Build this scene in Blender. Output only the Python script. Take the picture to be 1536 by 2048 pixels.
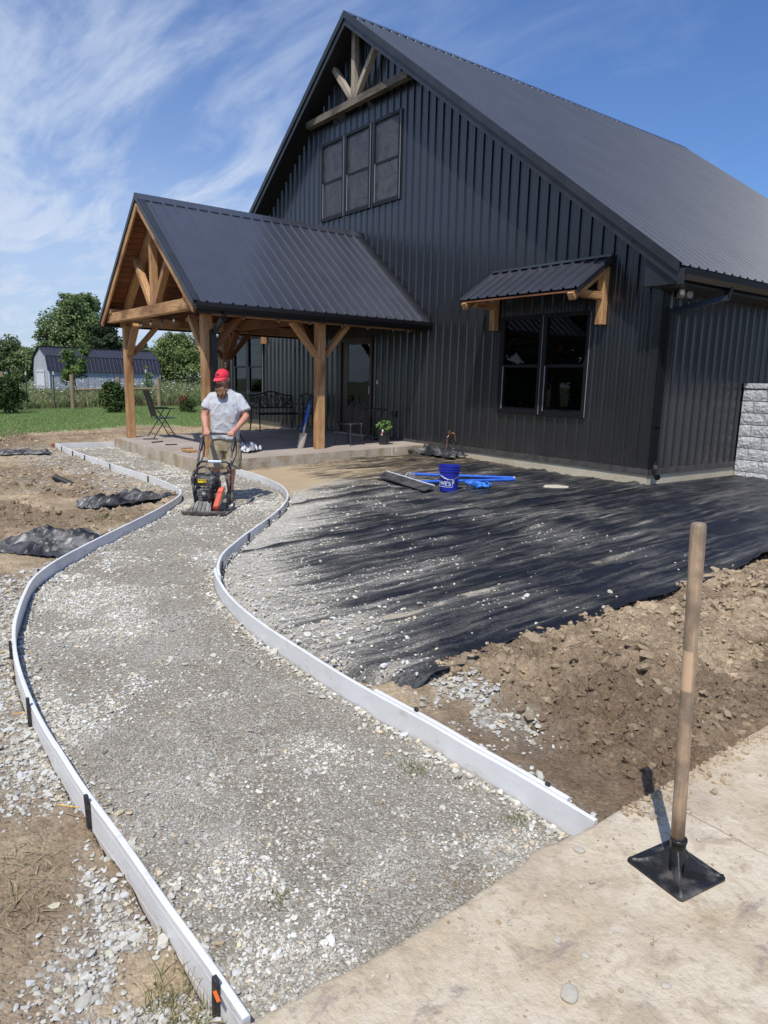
import bpy, math, random
import numpy as np
from mathutils import Matrix, Vector
for o in list(bpy.data.objects): bpy.data.objects.remove(o)
SC = bpy.context.scene
COL = SC.collection
R = math.radians
rng = np.random.default_rng(7)
random.seed(7)

# ------------------------------------------------------------------ camera
YAW, PITCH, ROLL = 0.92341, 0.18394, 0.02519
CAM = Vector((6.08791, -9.60297, 1.67))
F_ = Vector((-math.sin(YAW)*math.cos(PITCH), math.cos(YAW)*math.cos(PITCH), -math.sin(PITCH)))
R0 = Vector((math.cos(YAW), math.sin(YAW), 0)); U0 = R0.cross(F_)
R_ = R0*math.cos(ROLL)+U0*math.sin(ROLL); U_ = -R0*math.sin(ROLL)+U0*math.cos(ROLL)
cd = bpy.data.cameras.new('camera'); cam = bpy.data.objects.new('camera', cd); COL.objects.link(cam)
cam.matrix_world = Matrix(((R_.x, U_.x, -F_.x, CAM.x), (R_.y, U_.y, -F_.y, CAM.y), (R_.z, U_.z, -F_.z, CAM.z), (0, 0, 0, 1)))
cd.sensor_fit = 'HORIZONTAL'; cd.sensor_width = 36; cd.lens = 36*1404.93/1536
cd.clip_start = .05; cd.clip_end = 3000
SC.camera = cam

# ------------------------------------------------------------------ light
SUN_AZ, SUN_EL = R(37), R(60)          # light travels +Y turned SUN_AZ towards -X
to_sun = Vector((math.sin(SUN_AZ)*math.cos(SUN_EL), -math.cos(SUN_AZ)*math.cos(SUN_EL), math.sin(SUN_EL)))
sl = bpy.data.lights.new('sun', 'SUN'); sl.energy = 4.2; sl.angle = R(.53); sl.color = (1, .955, .88)
so = bpy.data.objects.new('sun', sl); COL.objects.link(so)
so.rotation_euler = to_sun.to_track_quat('Z', 'Y').to_euler(); so.location = (0, -20, 30)

W = bpy.data.worlds.new('World'); SC.world = W; W.use_nodes = True
nt = W.node_tree; nt.nodes.clear()
def wn(t, **k):
    n = nt.nodes.new(t)
    for a, b in k.items(): setattr(n, a, b)
    return n
wl = nt.links.new
sky = wn('ShaderNodeTexSky', sky_type='NISHITA', sun_disc=False, sun_elevation=SUN_EL, sun_rotation=math.atan2(to_sun.x, to_sun.y),
         altitude=200, air_density=1.15, dust_density=.6, ozone_density=3.0)
tc = wn('ShaderNodeTexCoord'); sep = wn('ShaderNodeSeparateXYZ'); wl(tc.outputs['Generated'], sep.inputs[0])
def wm(op, a, b=None, c=None, clamp=False):
    n = wn('ShaderNodeMath', operation=op, use_clamp=clamp)
    for i, v in enumerate((a, b, c)):
        if v is None: continue
        if isinstance(v, (int, float)): n.inputs[i].default_value = v
        else: wl(v, n.inputs[i])
    return n.outputs[0]
zz = wm('ADD', wm('MAXIMUM', sep.outputs[2], 0), .11)
px_ = wm('DIVIDE', sep.outputs[0], zz); py_ = wm('DIVIDE', sep.outputs[1], zz)
cmb = wn('ShaderNodeCombineXYZ'); wl(px_, cmb.inputs[0]); wl(py_, cmb.inputs[1])
def wnoise(scale, detail, rough, dist, rot, sc, off=(0, 0, 0)):
    m = wn('ShaderNodeMapping'); wl(cmb.outputs[0], m.inputs[0])
    m.inputs['Rotation'].default_value = (0, 0, rot); m.inputs['Scale'].default_value = sc; m.inputs['Location'].default_value = off
    n = wn('ShaderNodeTexNoise'); wl(m.outputs[0], n.inputs['Vector'])
    n.inputs['Scale'].default_value = scale; n.inputs['Detail'].default_value = detail
    n.inputs['Roughness'].default_value = rough; n.inputs['Distortion'].default_value = dist
    return n.outputs['Fac']
def ramp(v, a, b, smooth=True):
    n = wn('ShaderNodeMapRange'); n.interpolation_type = 'SMOOTHSTEP' if smooth else 'LINEAR'
    wl(v, n.inputs[0]); n.inputs[1].default_value = a; n.inputs[2].default_value = b
    return n.outputs[0]
big = wnoise(.8, 3, .5, .3, R(20), (1, 1, 1), (3.1, 1.7, 0))
fib = wnoise(1.9, 9, .62, .7, R(-58), (.55, 1.5, 1), (.4, 2.2, 0))
rip = wnoise(5.5, 6, .6, .5, R(38), (.35, 1.7, 1), (5, 1, 0))
# the cirrus bank lies to the camera's left and beyond; it thins out towards the right
bank = wm('ADD', wm('MULTIPLY', px_, -.80), wm('MULTIPLY', py_, -.60))     # >0 towards the left (-R)
bank = wm('ADD', wm('ADD', wm('MULTIPLY', px_, -.57), wm('MULTIPLY', py_, -.82)), wm('MULTIPLY', wm('SUBTRACT', big, .5), 1.0))
bk = ramp(bank, -.55, .50)
cl = wm('ADD', wm('MULTIPLY', fib, .75), wm('MULTIPLY', rip, .25))
cl = wm('MULTIPLY', ramp(cl, .36, .64), bk)
thin = wm('MULTIPLY', ramp(fib, .50, .75), .10)
cl = wm('ADD', wm('MULTIPLY', cl, .66), wm('ADD', thin, wm('MULTIPLY', bk, .10)), clamp=True)
hz = ramp(sep.outputs[2], .20, .0)                                            # pale air close to the horizon
veil = wm('MULTIPLY', ramp(sep.outputs[2], .42, .06), ramp(bank, -1.2, 1.2))
cl = wm('MAXIMUM', wm('ADD', cl, wm('MULTIPLY', veil, .22), clamp=True), wm('MAXIMUM', wm('MULTIPLY', hz, .35), wm('MULTIPLY', veil, .60)))
mx = wn('ShaderNodeMix', data_type='RGBA'); wl(cl, mx.inputs[0]); wl(sky.outputs[0], mx.inputs[6]); mx.inputs[7].default_value = (8.2, 7.3, 6.5, 1)
tint = wn('ShaderNodeMix', data_type='RGBA', blend_type='MULTIPLY'); tint.inputs[0].default_value = 1
wl(mx.outputs[2], tint.inputs[6]); tint.inputs[7].default_value = (.75, .975, 1.36, 1)
bg = wn('ShaderNodeBackground'); wl(tint.outputs[2], bg.inputs[0]); bg.inputs[1].default_value = .10
ow = wn('ShaderNodeOutputWorld'); wl(bg.outputs[0], ow.inputs[0])
vs = SC.view_settings; vs.view_transform = 'Standard'; vs.look = 'None'; vs.exposure = 0; vs.gamma = 1; vs.use_curve_mapping = False
SC.render.engine = 'CYCLES'

# ------------------------------------------------------------------ noise
def _hash(ix, iy, s):
    n = (ix.astype(np.int64)*374761393+iy.astype(np.int64)*668265263+s*974634777) & 0xffffffff
    n = ((n ^ (n >> 13))*1274126177) & 0xffffffff
    n = ((n ^ (n >> 16))*2246822519) & 0xffffffff
    return ((n ^ (n >> 15)) & 0xffff)/65535.0
def vnoise(x, y, s=0):
    x = np.asarray(x, float); y = np.asarray(y, float)
    ix = np.floor(x); iy = np.floor(y); fx = x-ix; fy = y-iy
    ux = fx*fx*fx*(fx*(fx*6-15)+10); uy = fy*fy*fy*(fy*(fy*6-15)+10)
    a = _hash(ix, iy, s); b = _hash(ix+1, iy, s); c = _hash(ix, iy+1, s); d = _hash(ix+1, iy+1, s)
    return a+(b-a)*ux+(c-a)*uy+(a-b-c+d)*ux*uy
def fbm(x, y, oct=4, s=0, gain=.5):
    t = 0; a = 1; n = 0
    for i in range(oct):
        t = t+a*vnoise(x*2**i+i*17.3, y*2**i-i*9.1, s+i); n += a; a *= gain
    return t/n
def sstep(x, a, b):
    t = np.clip((np.asarray(x, float)-a)/(b-a), 0, 1); return t*t*(3-2*t)
def lerp3(a, b, t): return np.asarray(a)[None, :]*(1-t[:, None])+np.asarray(b)[None, :]*t[:, None] if np.ndim(a) == 1 else a*(1-t[:, None])+np.asarray(b)[None, :]*t[:, None]

# ------------------------------------------------------------------ object helpers
MW = {}
def mw(o): return MW.get(o.name, Matrix.Identity(4)) if o else Matrix.Identity(4)
def tag(o, label=None, cat=None, group=None, kind=None):
    if label: o['label'] = label
    if cat: o['category'] = cat
    if group: o['group'] = group
    if kind: o['kind'] = kind
    return o
def empty(name, loc, label, cat, group=None, rz=0):
    o = bpy.data.objects.new(name, None); COL.objects.link(o); o.empty_display_size = .1
    o.location = loc; o.rotation_euler = (0, 0, rz)
    MW[o.name] = Matrix.Translation(loc) @ Matrix.Rotation(rz, 4, 'Z')
    return tag(o, label, cat, group)
def attach(o, parent, M=None):
    COL.objects.link(o)
    M = M or Matrix.Identity(4)
    if parent:
        o.parent = parent; o.matrix_basis = mw(parent).inverted() @ M
    else: o.matrix_basis = M
    MW[o.name] = M
    return o
def raw_mesh(name, V, F, smooth=False, col=None):
    """V (n,3) array, F (m,k) array of equal k"""
    me = bpy.data.meshes.new(name)
    V = np.ascontiguousarray(V, dtype=np.float32); F = np.ascontiguousarray(F, dtype=np.int32)
    m, k = F.shape
    me.vertices.add(len(V)); me.vertices.foreach_set('co', V.ravel())
    me.loops.add(m*k); me.loops.foreach_set('vertex_index', F.ravel())
    me.polygons.add(m); me.polygons.foreach_set('loop_start', np.arange(0, m*k, k, dtype=np.int32))
    try: me.polygons.foreach_set('loop_total', np.full(m, k, np.int32))
    except Exception: pass
    me.polygons.foreach_set('use_smooth', np.full(m, smooth))
    if col is not None:
        a = me.color_attributes.new('col', 'FLOAT_COLOR', 'POINT')
        c = np.ones((len(V), 4), np.float32); c[:, :3] = col; a.data.foreach_set('color', c.ravel())
    me.update(calc_edges=True)
    return me
def put(name, me, mat, parent=None, M=None):
    if mat: me.materials.append(mat)
    return attach(bpy.data.objects.new(name, me), parent, M)
def fast(name, V, F, mat, parent=None, smooth=False, col=None):
    V = np.asarray(V, float)
    if parent:
        I = np.array(mw(parent).inverted()); V = V @ I[:3, :3].T + I[:3, 3]
        me = raw_mesh(name, V, F, smooth, col); me.materials.append(mat)
        o = bpy.data.objects.new(name, me); COL.objects.link(o); o.parent = parent; MW[o.name] = mw(parent); return o
    return put(name, raw_mesh(name, V, F, smooth, col), mat)
def bevel(o, w=.005, seg=2):
    m = o.modifiers.new('bevel', 'BEVEL'); m.width = w; m.segments = seg; m.limit_method = 'ANGLE'; m.angle_limit = R(40); return o
def smooth(o):
    for p in o.data.polygons: p.use_smooth = True
    return o

class MB:
    def __init__(s): s.V = []; s.F = []
    def add(s, V, F):
        n = len(s.V); s.V += [tuple(v) for v in V]; s.F += [tuple(i+n for i in f) for f in F]; return s
    def box(s, c, d, M=None):
        x, y, z = (q/2 for q in d)
        V = [Vector(v) for v in ((-x, -y, -z), (x, -y, -z), (x, y, -z), (-x, y, -z), (-x, -y, z), (x, -y, z), (x, y, z), (-x, y, z))]
        if M is not None: V = [M @ v for v in V]
        c = Vector(c)
        return s.add([v+c for v in V], [(3, 2, 1, 0), (4, 5, 6, 7), (0, 1, 5, 4), (1, 2, 6, 5), (2, 3, 7, 6), (3, 0, 4, 7)])
    def b2(s, a, b):
        a, b = Vector(a), Vector(b); return s.box((a+b)/2, (abs(b.x-a.x), abs(b.y-a.y), abs(b.z-a.z)))
    def obox(s, a, b, w, h, up=(0, 0, 1)):
        a, b = Vector(a), Vector(b); x = (b-a); L = x.length; x.normalize(); u = Vector(up)
        y = u.cross(x).normalized(); z = x.cross(y)
        M = Matrix((x, y, z)).transposed()
        return s.box((a+b)/2, (L, w, h), M)
    def tube(s, pts, r, n=8, closed=False, cap=True, round_=False):
        P = [Vector(p) for p in pts]; m = len(P)
        rr = list(r) if hasattr(r, '__len__') else [r]*m
        if round_ and not closed:
            d0 = (P[0]-P[1]).normalized(); d1 = (P[-1]-P[-2]).normalized()
            P = [P[0]+d0*rr[0]*.95, P[0]+d0*rr[0]*.6]+P+[P[-1]+d1*rr[-1]*.6, P[-1]+d1*rr[-1]*.95]
            rr = [rr[0]*.25, rr[0]*.78]+rr+[rr[-1]*.78, rr[-1]*.25]; m += 4
        nrm = None; V = []
        for i in range(m):
            t = (P[(i+1) % m]-P[i-1]) if closed else (P[min(i+1, m-1)]-P[max(i-1, 0)])
            t.normalize()
            if nrm is None:
                nrm = t.orthogonal().normalized()
            else:
                nrm = (nrm-t*nrm.dot(t))
                nrm = nrm.normalized() if nrm.length > 1e-6 else t.orthogonal().normalized()
            b = t.cross(nrm)
            for k in range(n):
                a = 2*math.pi*k/n; V.append(P[i]+(nrm*math.cos(a)+b*math.sin(a))*rr[i])
        F = []
        for i in range(m if closed else m-1):
            j = (i+1) % m
            for k in range(n):
                l = (k+1) % n; F.append((i*n+k, i*n+l, j*n+l, j*n+k))
        if cap and not closed: F += [tuple(range(n))[::-1], tuple((m-1)*n+k for k in range(n))]
        return s.add(V, F)
    def loft(s, secs, n=24, cap=True, pw=2.0):
        """secs: (cx,cy,cz,rx,ry) horizontal superellipse sections"""
        V = []
        for cx, cy, cz, rx, ry in secs:
            for k in range(n):
                a = 2*math.pi*k/n; c, q = math.cos(a), math.sin(a)
                V.append((cx+rx*math.copysign(abs(c)**(2/pw), c), cy+ry*math.copysign(abs(q)**(2/pw), q), cz))
        F = []
        for i in range(len(secs)-1):
            for k in range(n):
                l = (k+1) % n; F.append((i*n+k, i*n+l, (i+1)*n+l, (i+1)*n+k))
        if cap: F += [tuple(range(n))[::-1], tuple((len(secs)-1)*n+k for k in range(n))]
        return s.add(V, F)
    def lathe(s, prof, c=(0, 0, 0), n=24, M=None, cap=True):
        V = []; c = Vector(c)
        for r, z in prof:
            for k in range(n):
                a = 2*math.pi*k/n; v = Vector((r*math.cos(a), r*math.sin(a), z))
                V.append((M @ v if M is not None else v)+c)
        F = []
        for i in range(len(prof)-1):
            for k in range(n):
                l = (k+1) % n; F.append((i*n+k, i*n+l, (i+1)*n+l, (i+1)*n+k))
        if cap: F += [tuple(range(n))[::-1], tuple((len(prof)-1)*n+k for k in range(n))]
        return s.add(V, F)
    def ball(s, c, r, n=12, m=8, M=None):
        r = r if hasattr(r, '__len__') else (r, r, r)
        V = []; F = []; c = Vector(c)
        for i in range(m+1):
            t = math.pi*i/m
            for k in range(n):
                a = 2*math.pi*k/n
                v = Vector((r[0]*math.sin(t)*math.cos(a), r[1]*math.sin(t)*math.sin(a), -r[2]*math.cos(t)))
                V.append((M @ v if M is not None else v)+c)
        for i in range(m):
            for k in range(n):
                l = (k+1) % n; F.append((i*n+k, i*n+l, (i+1)*n+l, (i+1)*n+k))
        return s.add(V, F)
    def prism(s, poly, axis, a, b):
        """poly 2D points; axis 'x','y','z' extrusion from a to b"""
        def f(p, t): return {'x': (t, p[0], p[1]), 'y': (p[0], t, p[1]), 'z': (p[0], p[1], t)}[axis]
        n = len(poly)
        V = [f(p, a) for p in poly]+[f(p, b) for p in poly]
        F = [tuple(range(n))[::-1], tuple(range(n, 2*n))]+[(i, (i+1) % n, n+(i+1) % n, n+i) for i in range(n)]
        return s.add(V, F)
    def mesh(s, name):
        me = bpy.data.meshes.new(name); me.from_pydata([tuple(v) for v in s.V], [], s.F); me.update(); return me
    def build(s, name, mat, parent=None, local=False, sm=False, bv=0):
        """vertices are world coordinates unless local (then in the parent's frame)"""
        if parent and not local:
            I = mw(parent).inverted(); s.V = [tuple(I @ Vector(v)) for v in s.V]
        me = s.mesh(name); me.materials.append(mat)
        import bmesh
        bm = bmesh.new(); bm.from_mesh(me); bmesh.ops.remove_doubles(bm, verts=bm.verts, dist=1e-6); (bmesh.ops.recalc_face_normals(bm, faces=bm.faces) if len(bm.faces) > 1 else None); bm.to_mesh(me); bm.free()
        o = bpy.data.objects.new(name, me); COL.objects.link(o)
        if parent: o.parent = parent; MW[o.name] = mw(parent)
        if sm: smooth(o)
        if bv: bevel(o, bv)
        return o
def beam(name, parent, a, b, w, hh, mat, up=(0, 0, 1), bv=.006):
    a, b = Vector(a), Vector(b); x = b-a; L = x.length; x.normalize(); y = Vector(up).cross(x).normalized(); z = x.cross(y)
    M = Matrix(((x.x, y.x, z.x, a.x), (x.y, y.y, z.y, a.y), (x.z, y.z, z.z, a.z), (0, 0, 0, 1)))
    q = MB().box((L/2, 0, 0), (L, w, hh)); me = q.mesh(name)
    o = put(name, me, mat, parent, M)
    if bv: bevel(o, bv)
    return o
def copy_tree(o, parent=None, loc=None, rz=None):
    c = o.copy(); COL.objects.link(c); c.parent = parent
    if loc is not None: c.location = loc
    if rz is not None: c.rotation_euler = (0, 0, rz)
    for ch in list(o.children): copy_tree(ch, c)
    return c
def remesh(o, vox, it=4, fac=.5):
    m = o.modifiers.new('r', 'REMESH'); m.mode = 'VOXEL'; m.voxel_size = vox
    m2 = o.modifiers.new('s', 'SMOOTH'); m2.iterations = it; m2.factor = fac
    dg = bpy.context.evaluated_depsgraph_get(); dg.update()
    me = bpy.data.meshes.new_from_object(o.evaluated_get(dg)); o.modifiers.clear()
    old = o.data; o.data = me; bpy.data.meshes.remove(old)
    return smooth(o)

# ------------------------------------------------------------------ materials
MATS = {}
def newmat(name):
    m = bpy.data.materials.new(name); m.use_nodes = True; n = m.node_tree; n.nodes.clear()
    out = n.nodes.new('ShaderNodeOutputMaterial'); b = n.nodes.new('ShaderNodeBsdfPrincipled'); n.links.new(b.outputs[0], out.inputs[0])
    MATS[name] = m
    return m, n, b, out
def N(n, t, **k):
    q = n.nodes.new(t)
    for a, b in k.items(): setattr(q, a, b)
    return q
def coords(n, src='Object', scale=(1, 1, 1), rot=(0, 0, 0)):
    if src == 'World': g = N(n, 'ShaderNodeNewGeometry'); o = g.outputs['Position']
    else: g = N(n, 'ShaderNodeTexCoord'); o = g.outputs[src]
    m = N(n, 'ShaderNodeMapping'); m.inputs['Scale'].default_value = scale; m.inputs['Rotation'].default_value = rot
    n.links.new(o, m.inputs[0]); return m.outputs[0]
def noise(n, vec, scale, detail=4, rough=.55, dist=0):
    q = N(n, 'ShaderNodeTexNoise'); n.links.new(vec, q.inputs['Vector'])
    q.inputs['Scale'].default_value = scale; q.inputs['Detail'].default_value = detail; q.inputs['Roughness'].default_value = rough; q.inputs['Distortion'].default_value = dist
    return q.outputs['Fac']
def mrange(n, v, a, b, c=0, d=1, sm=True):
    q = N(n, 'ShaderNodeMapRange'); q.interpolation_type = 'SMOOTHSTEP' if sm else 'LINEAR'
    n.links.new(v, q.inputs[0])
    for i, t in enumerate((a, b, c, d)): q.inputs[i+1].default_value = t
    return q.outputs[0]
def mixc(n, f, a, b, mode='MIX'):
    q = N(n, 'ShaderNodeMix', data_type='RGBA', blend_type=mode)
    if isinstance(f, (int, float)): q.inputs[0].default_value = f
    else: n.links.new(f, q.inputs[0])
    for i, v in ((6, a), (7, b)):
        if isinstance(v, tuple): q.inputs[i].default_value = (*v[:3], 1)
        else: n.links.new(v, q.inputs[i])
    return q.outputs[2]
def mth(n, op, a, b=None, clamp=False):
    q = N(n, 'ShaderNodeMath', operation=op, use_clamp=clamp)
    for i, v in enumerate((a, b)):
        if v is None: continue
        if isinstance(v, (int, float)): q.inputs[i].default_value = v
        else: n.links.new(v, q.inputs[i])
    return q.outputs[0]
def bump(n, b, hgt, dist=.01, strength=1):
    q = N(n, 'ShaderNodeBump'); q.inputs['Distance'].default_value = dist; q.inputs['Strength'].default_value = strength
    n.links.new(hgt, q.inputs['Height']); n.links.new(q.outputs[0], b.inputs['Normal'])
def simple(name, base, rough=.6, c2=None, sc=6, metallic=0, spec=.5, stretch=(1, 1, 1), lo=.35, hi=.65, bmp=0, bsc=40, src='Object', detail=5):
    m, n, b, out = newmat(name)
    b.inputs['Roughness'].default_value = rough; b.inputs['Metallic'].default_value = metallic; b.inputs['Specular IOR Level'].default_value = spec
    if c2:
        v = coords(n, src, stretch); f = mrange(n, noise(n, v, sc, detail), lo, hi)
        n.links.new(mixc(n, f, base, c2), b.inputs['Base Color'])
        if bmp: bump(n, b, noise(n, v, bsc, 4), bmp)
    else:
        b.inputs['Base Color'].default_value = (*base, 1)
        if bmp: bump(n, b, noise(n, coords(n, src, stretch), bsc, 4), bmp)
    return m
def wood(name, a, b_, dark, gray=None):
    m, n, b, out = newmat(name)
    v = coords(n, 'Object', (1.2, 14, 14)); g = noise(n, v, 3.5, 8, .6, 1.2)
    v2 = coords(n, 'Object', (.7, 2.2, 2.2)); g2 = noise(n, v2, 1.6, 3, .5, .5)
    kv = coords(n, 'Object', (2.2, 6, 6)); vo = N(n, 'ShaderNodeTexVoronoi'); n.links.new(kv, vo.inputs['Vector']); vo.inputs['Scale'].default_value = .9
    knot = mrange(n, vo.outputs['Distance'], .05, .16, 1, 0)
    oi = N(n, 'ShaderNodeObjectInfo')
    st = noise(n, coords(n, 'Object', (.8, 34, 34)), 2.0, 4, .6, .3)
    c = mixc(n, mrange(n, g, .36, .64), a, b_); c = mixc(n, mrange(n, g2, .46, .72, 0, .8), c, dark); c = mixc(n, mrange(n, st, .56, .72, 0, .45), c, dark)
    c = mixc(n, mth(n, 'MULTIPLY', knot, .55), c, dark)
    hs = N(n, 'ShaderNodeHueSaturation'); n.links.new(c, hs.inputs['Color']); n.links.new(mrange(n, oi.outputs['Random'], 0, 1, .8, 1.18, False), hs.inputs['Value'])
    n.links.new(hs.outputs[0], b.inputs['Base Color']); b.inputs['Roughness'].default_value = .62; b.inputs['Specular IOR Level'].default_value = .35
    bump(n, b, g, .004)
    return m
M_wood = wood('timber', (.38, .19, .075), (.56, .345, .175), (.16, .062, .024))
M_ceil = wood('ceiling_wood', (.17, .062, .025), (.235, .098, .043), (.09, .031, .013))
M_gray = wood('weathered_timber', (.31, .245, .175), (.50, .425, .345), (.11, .086, .066))
M_grayd = wood('weathered_beam', (.165, .13, .092), (.26, .215, .165), (.06, .047, .036))
def metal_wall():
    m, n, b, out = newmat('charcoal_steel')
    v = coords(n, 'World', (1, 1, .25)); g = noise(n, v, 2.2, 4)
    c = mixc(n, mrange(n, g, .3, .7), (.0120, .0126, .0155), (.0162, .0172, .021))
    # mud splashed up from the ground and a few scuffs
    geo = N(n, 'ShaderNodeNewGeometry'); sp = N(n, 'ShaderNodeSeparateXYZ'); n.links.new(geo.outputs['Position'], sp.inputs[0])
    low = mrange(n, sp.outputs[2], .40, 1.05, 1, 0)
    sv = coords(n, 'World', (1, 1, 1)); s1 = noise(n, sv, 38, 3, .7); s2 = noise(n, sv, 2.3, 3)
    mud = mth(n, 'MULTIPLY', mrange(n, mth(n, 'ADD', s1, mth(n, 'MULTIPLY', low, .10)), .735, .79), mrange(n, mth(n, 'ADD', s2, mth(n, 'MULTIPLY', low, .25)), .55, .75))
    dust = mth(n, 'MULTIPLY', mth(n, 'MULTIPLY', low, low), mrange(n, s2, .3, .8, .01, .09))
    c = mixc(n, mth(n, 'MAXIMUM', mth(n, 'MULTIPLY', mud, .8), dust), c, (.26, .22, .17))
    n.links.new(c, b.inputs['Base Color'])
    n.links.new(mrange(n, g, .2, .8, .24, .33, False), b.inputs['Roughness']); b.inputs['Specular IOR Level'].default_value = .78; b.inputs['Coat Weight'].default_value = .28; b.inputs['Coat Roughness'].default_value = .16
    w = noise(n, coords(n, 'World', (2.2, 2.2, .5)), 1.3, 2); bump(n, b, w, .006)
    return m
M_wall = metal_wall()
M_roof = simple('roof_steel', (.032, .035, .047), .30, (.040, .043, .057), 1.1, spec=1.0, stretch=(1, 1, 1), src='World', bmp=.004, bsc=1.2)
for _n in M_roof.node_tree.nodes:
    if _n.type == 'BSDF_PRINCIPLED': _n.inputs['Coat Weight'].default_value = .45; _n.inputs['Coat Roughness'].default_value = .22
M_trim = simple('black_trim', (.018, .019, .023), .36, (.028, .029, .034), 3, src='World')
M_soff = simple('soffit_black', (.012, .012, .014), .5)
M_gutter = simple('gutter_black', (.010, .010, .012), .35)
def glass():
    m, n, b, out = newmat('window_glass')
    n.nodes.remove(b)
    gl = N(n, 'ShaderNodeBsdfGlossy'); gl.inputs['Roughness'].default_value = .015; gl.inputs['Color'].default_value = (.9, .95, .95, 1)
    tr = N(n, 'ShaderNodeBsdfTransparent'); tr.inputs['Color'].default_value = (.55, .57, .58, 1)
    fr = N(n, 'ShaderNodeFresnel'); fr.inputs['IOR'].default_value = 1.45
    w = noise(n, coords(n, 'World', (1, 1, 1)), 2.2, 1); bp = N(n, 'ShaderNodeBump'); bp.inputs['Distance'].default_value = .0008; n.links.new(w, bp.inputs['Height']); n.links.new(bp.outputs[0], gl.inputs['Normal'])
    mx = N(n, 'ShaderNodeMixShader'); n.links.new(fr.outputs[0], mx.inputs[0]); n.links.new(tr.outputs[0], mx.inputs[1]); n.links.new(gl.outputs[0], mx.inputs[2])
    n.links.new(mx.outputs[0], out.inputs[0]); return m
M_glass = glass()
def screen():
    m, n, b, out = newmat('insect_screen')
    tr = N(n, 'ShaderNodeBsdfTransparent'); b.inputs['Base Color'].default_value = (.20, .19, .215, 1); b.inputs['Roughness'].default_value = .6
    mx = N(n, 'ShaderNodeMixShader')
    wv = noise(n, coords(n, 'World', (1.2, 1, 1)), 2.4, 2, .5, 1.5)  # wavy opacity imitates moire in the mesh
    n.links.new(mrange(n, wv, .3, .7, .20, .34), mx.inputs[0]); n.links.new(tr.outputs[0], mx.inputs[1]); n.links.new(b.outputs[0], mx.inputs[2]); n.links.new(mx.outputs[0], out.inputs[0]); return m
M_screen = screen()
M_screend = simple('dark_screen', (.010, .010, .011), .5)
M_frame = simple('black_vinyl', (.008, .008, .010), .42, spec=.3)
M_glint = simple('pale_glint', (.55, .55, .57), .35, metallic=.6)  # pale metal: painted sun glints on window frames, and the door handle
def blind_mat():  # wavy bands paint the screen's moire shimmer onto the blind
    m, n, b, out = newmat('moire_blind')
    v = coords(n, 'World', (1, 1, .45)); w = N(n, 'ShaderNodeTexWave'); n.links.new(v, w.inputs['Vector']); w.bands_direction = 'DIAGONAL'
    w.inputs['Scale'].default_value = 5; w.inputs['Distortion'].default_value = 14; w.inputs['Detail'].default_value = 2; w.inputs['Detail Scale'].default_value = .7
    n.links.new(mixc(n, mrange(n, w.outputs['Fac'], .2, .8), (.25, .22, .26), (.43, .39, .44)), b.inputs['Base Color']); b.inputs['Roughness'].default_value = .8; return m
M_blind = blind_mat()
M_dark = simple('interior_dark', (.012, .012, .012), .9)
M_curt = simple('curtain', (.45, .46, .47), .9, (.30, .31, .33), 9)
M_door = simple('door_brown', (.035, .016, .011), .42, (.05, .024, .016), 4)
def conc(name, a, b_, c_, sc=1.0):
    m, n, b, out = newmat(name)
    v = coords(n, 'World'); g = noise(n, v, 2.2*sc, 7, .62); g2 = noise(n, v, 26*sc, 5, .65); g3 = noise(n, v, .9*sc, 4)
    c = mixc(n, mrange(n, g, .32, .68), a, b_); c = mixc(n, mrange(n, g3, .5, .72, 0, .6), c, c_)
    c = mixc(n, mrange(n, g2, .3, .75, .0, .30), c, (.30, .25, .20))
    n.links.new(c, b.inputs['Base Color']); b.inputs['Roughness'].default_value = .9; b.inputs['Specular IOR Level'].default_value = .25
    bump(n, b, g2, .006); return m
M_found = conc('foundation_concrete', (.52, .46, .34), (.60, .54, .42), (.44, .37, .26))
def attr_mat(name, rough=.95, nsc=55, amt=.35, bd=.006, dark=(.5, .46, .42), spec=.2, vor=None):
    m, n, b, out = newmat(name)
    at = N(n, 'ShaderNodeVertexColor'); at.layer_name = 'col'
    v = coords(n, 'World'); g = noise(n, v, nsc, 6, .65); g2 = noise(n, v, nsc*.22, 4, .6)
    c = mixc(n, mrange(n, g, .3, .72, amt, 0), at.outputs[0], dark, 'MULTIPLY'); c = mixc(n, mrange(n, g2, .35, .7, amt*.7, 0), c, dark, 'MULTIPLY')
    n.links.new(c, b.inputs['Base Color']); b.inputs['Roughness'].default_value = rough; b.inputs['Specular IOR Level'].default_value = spec
    if vor:
        nd = N(n, 'ShaderNodeTexNoise'); n.links.new(v, nd.inputs['Vector']); nd.inputs['Scale'].default_value = vor[0]*.6
        vm = N(n, 'ShaderNodeVectorMath', operation='MULTIPLY_ADD'); n.links.new(nd.outputs['Color'], vm.inputs[0]); vm.inputs[1].default_value = (1.1/vor[0],)*3; n.links.new(v, vm.inputs[2])
        vo = N(n, 'ShaderNodeTexVoronoi'); n.links.new(vm.outputs[0], vo.inputs['Vector']); vo.inputs['Scale'].default_value = vor[0]
        wv = N(n, 'ShaderNodeSeparateColor'); n.links.new(vo.outputs['Color'], wv.inputs[0])
        c2 = mixc(n, mrange(n, wv.outputs[0], .15, .95, vor[1], 0), c, vor[2], 'MULTIPLY'); c2 = mixc(n, mrange(n, wv.outputs[1], .55, 1, 0, vor[3]), c2, vor[4])
        c2 = mixc(n, mrange(n, vo.outputs['Distance'], .35, .75, 0, vor[5]), c2, vor[2], 'MULTIPLY')
        n.links.new(c2, b.inputs['Base Color'])
        hgt = mth(n, 'ADD', mth(n, 'MULTIPLY', mth(n, 'SUBTRACT', 1, vo.outputs['Distance']), wv.outputs[2]), mth(n, 'MULTIPLY', g, .5)); bump(n, b, hgt, bd)
    elif bd: bump(n, b, g, bd)
    return m
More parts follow.
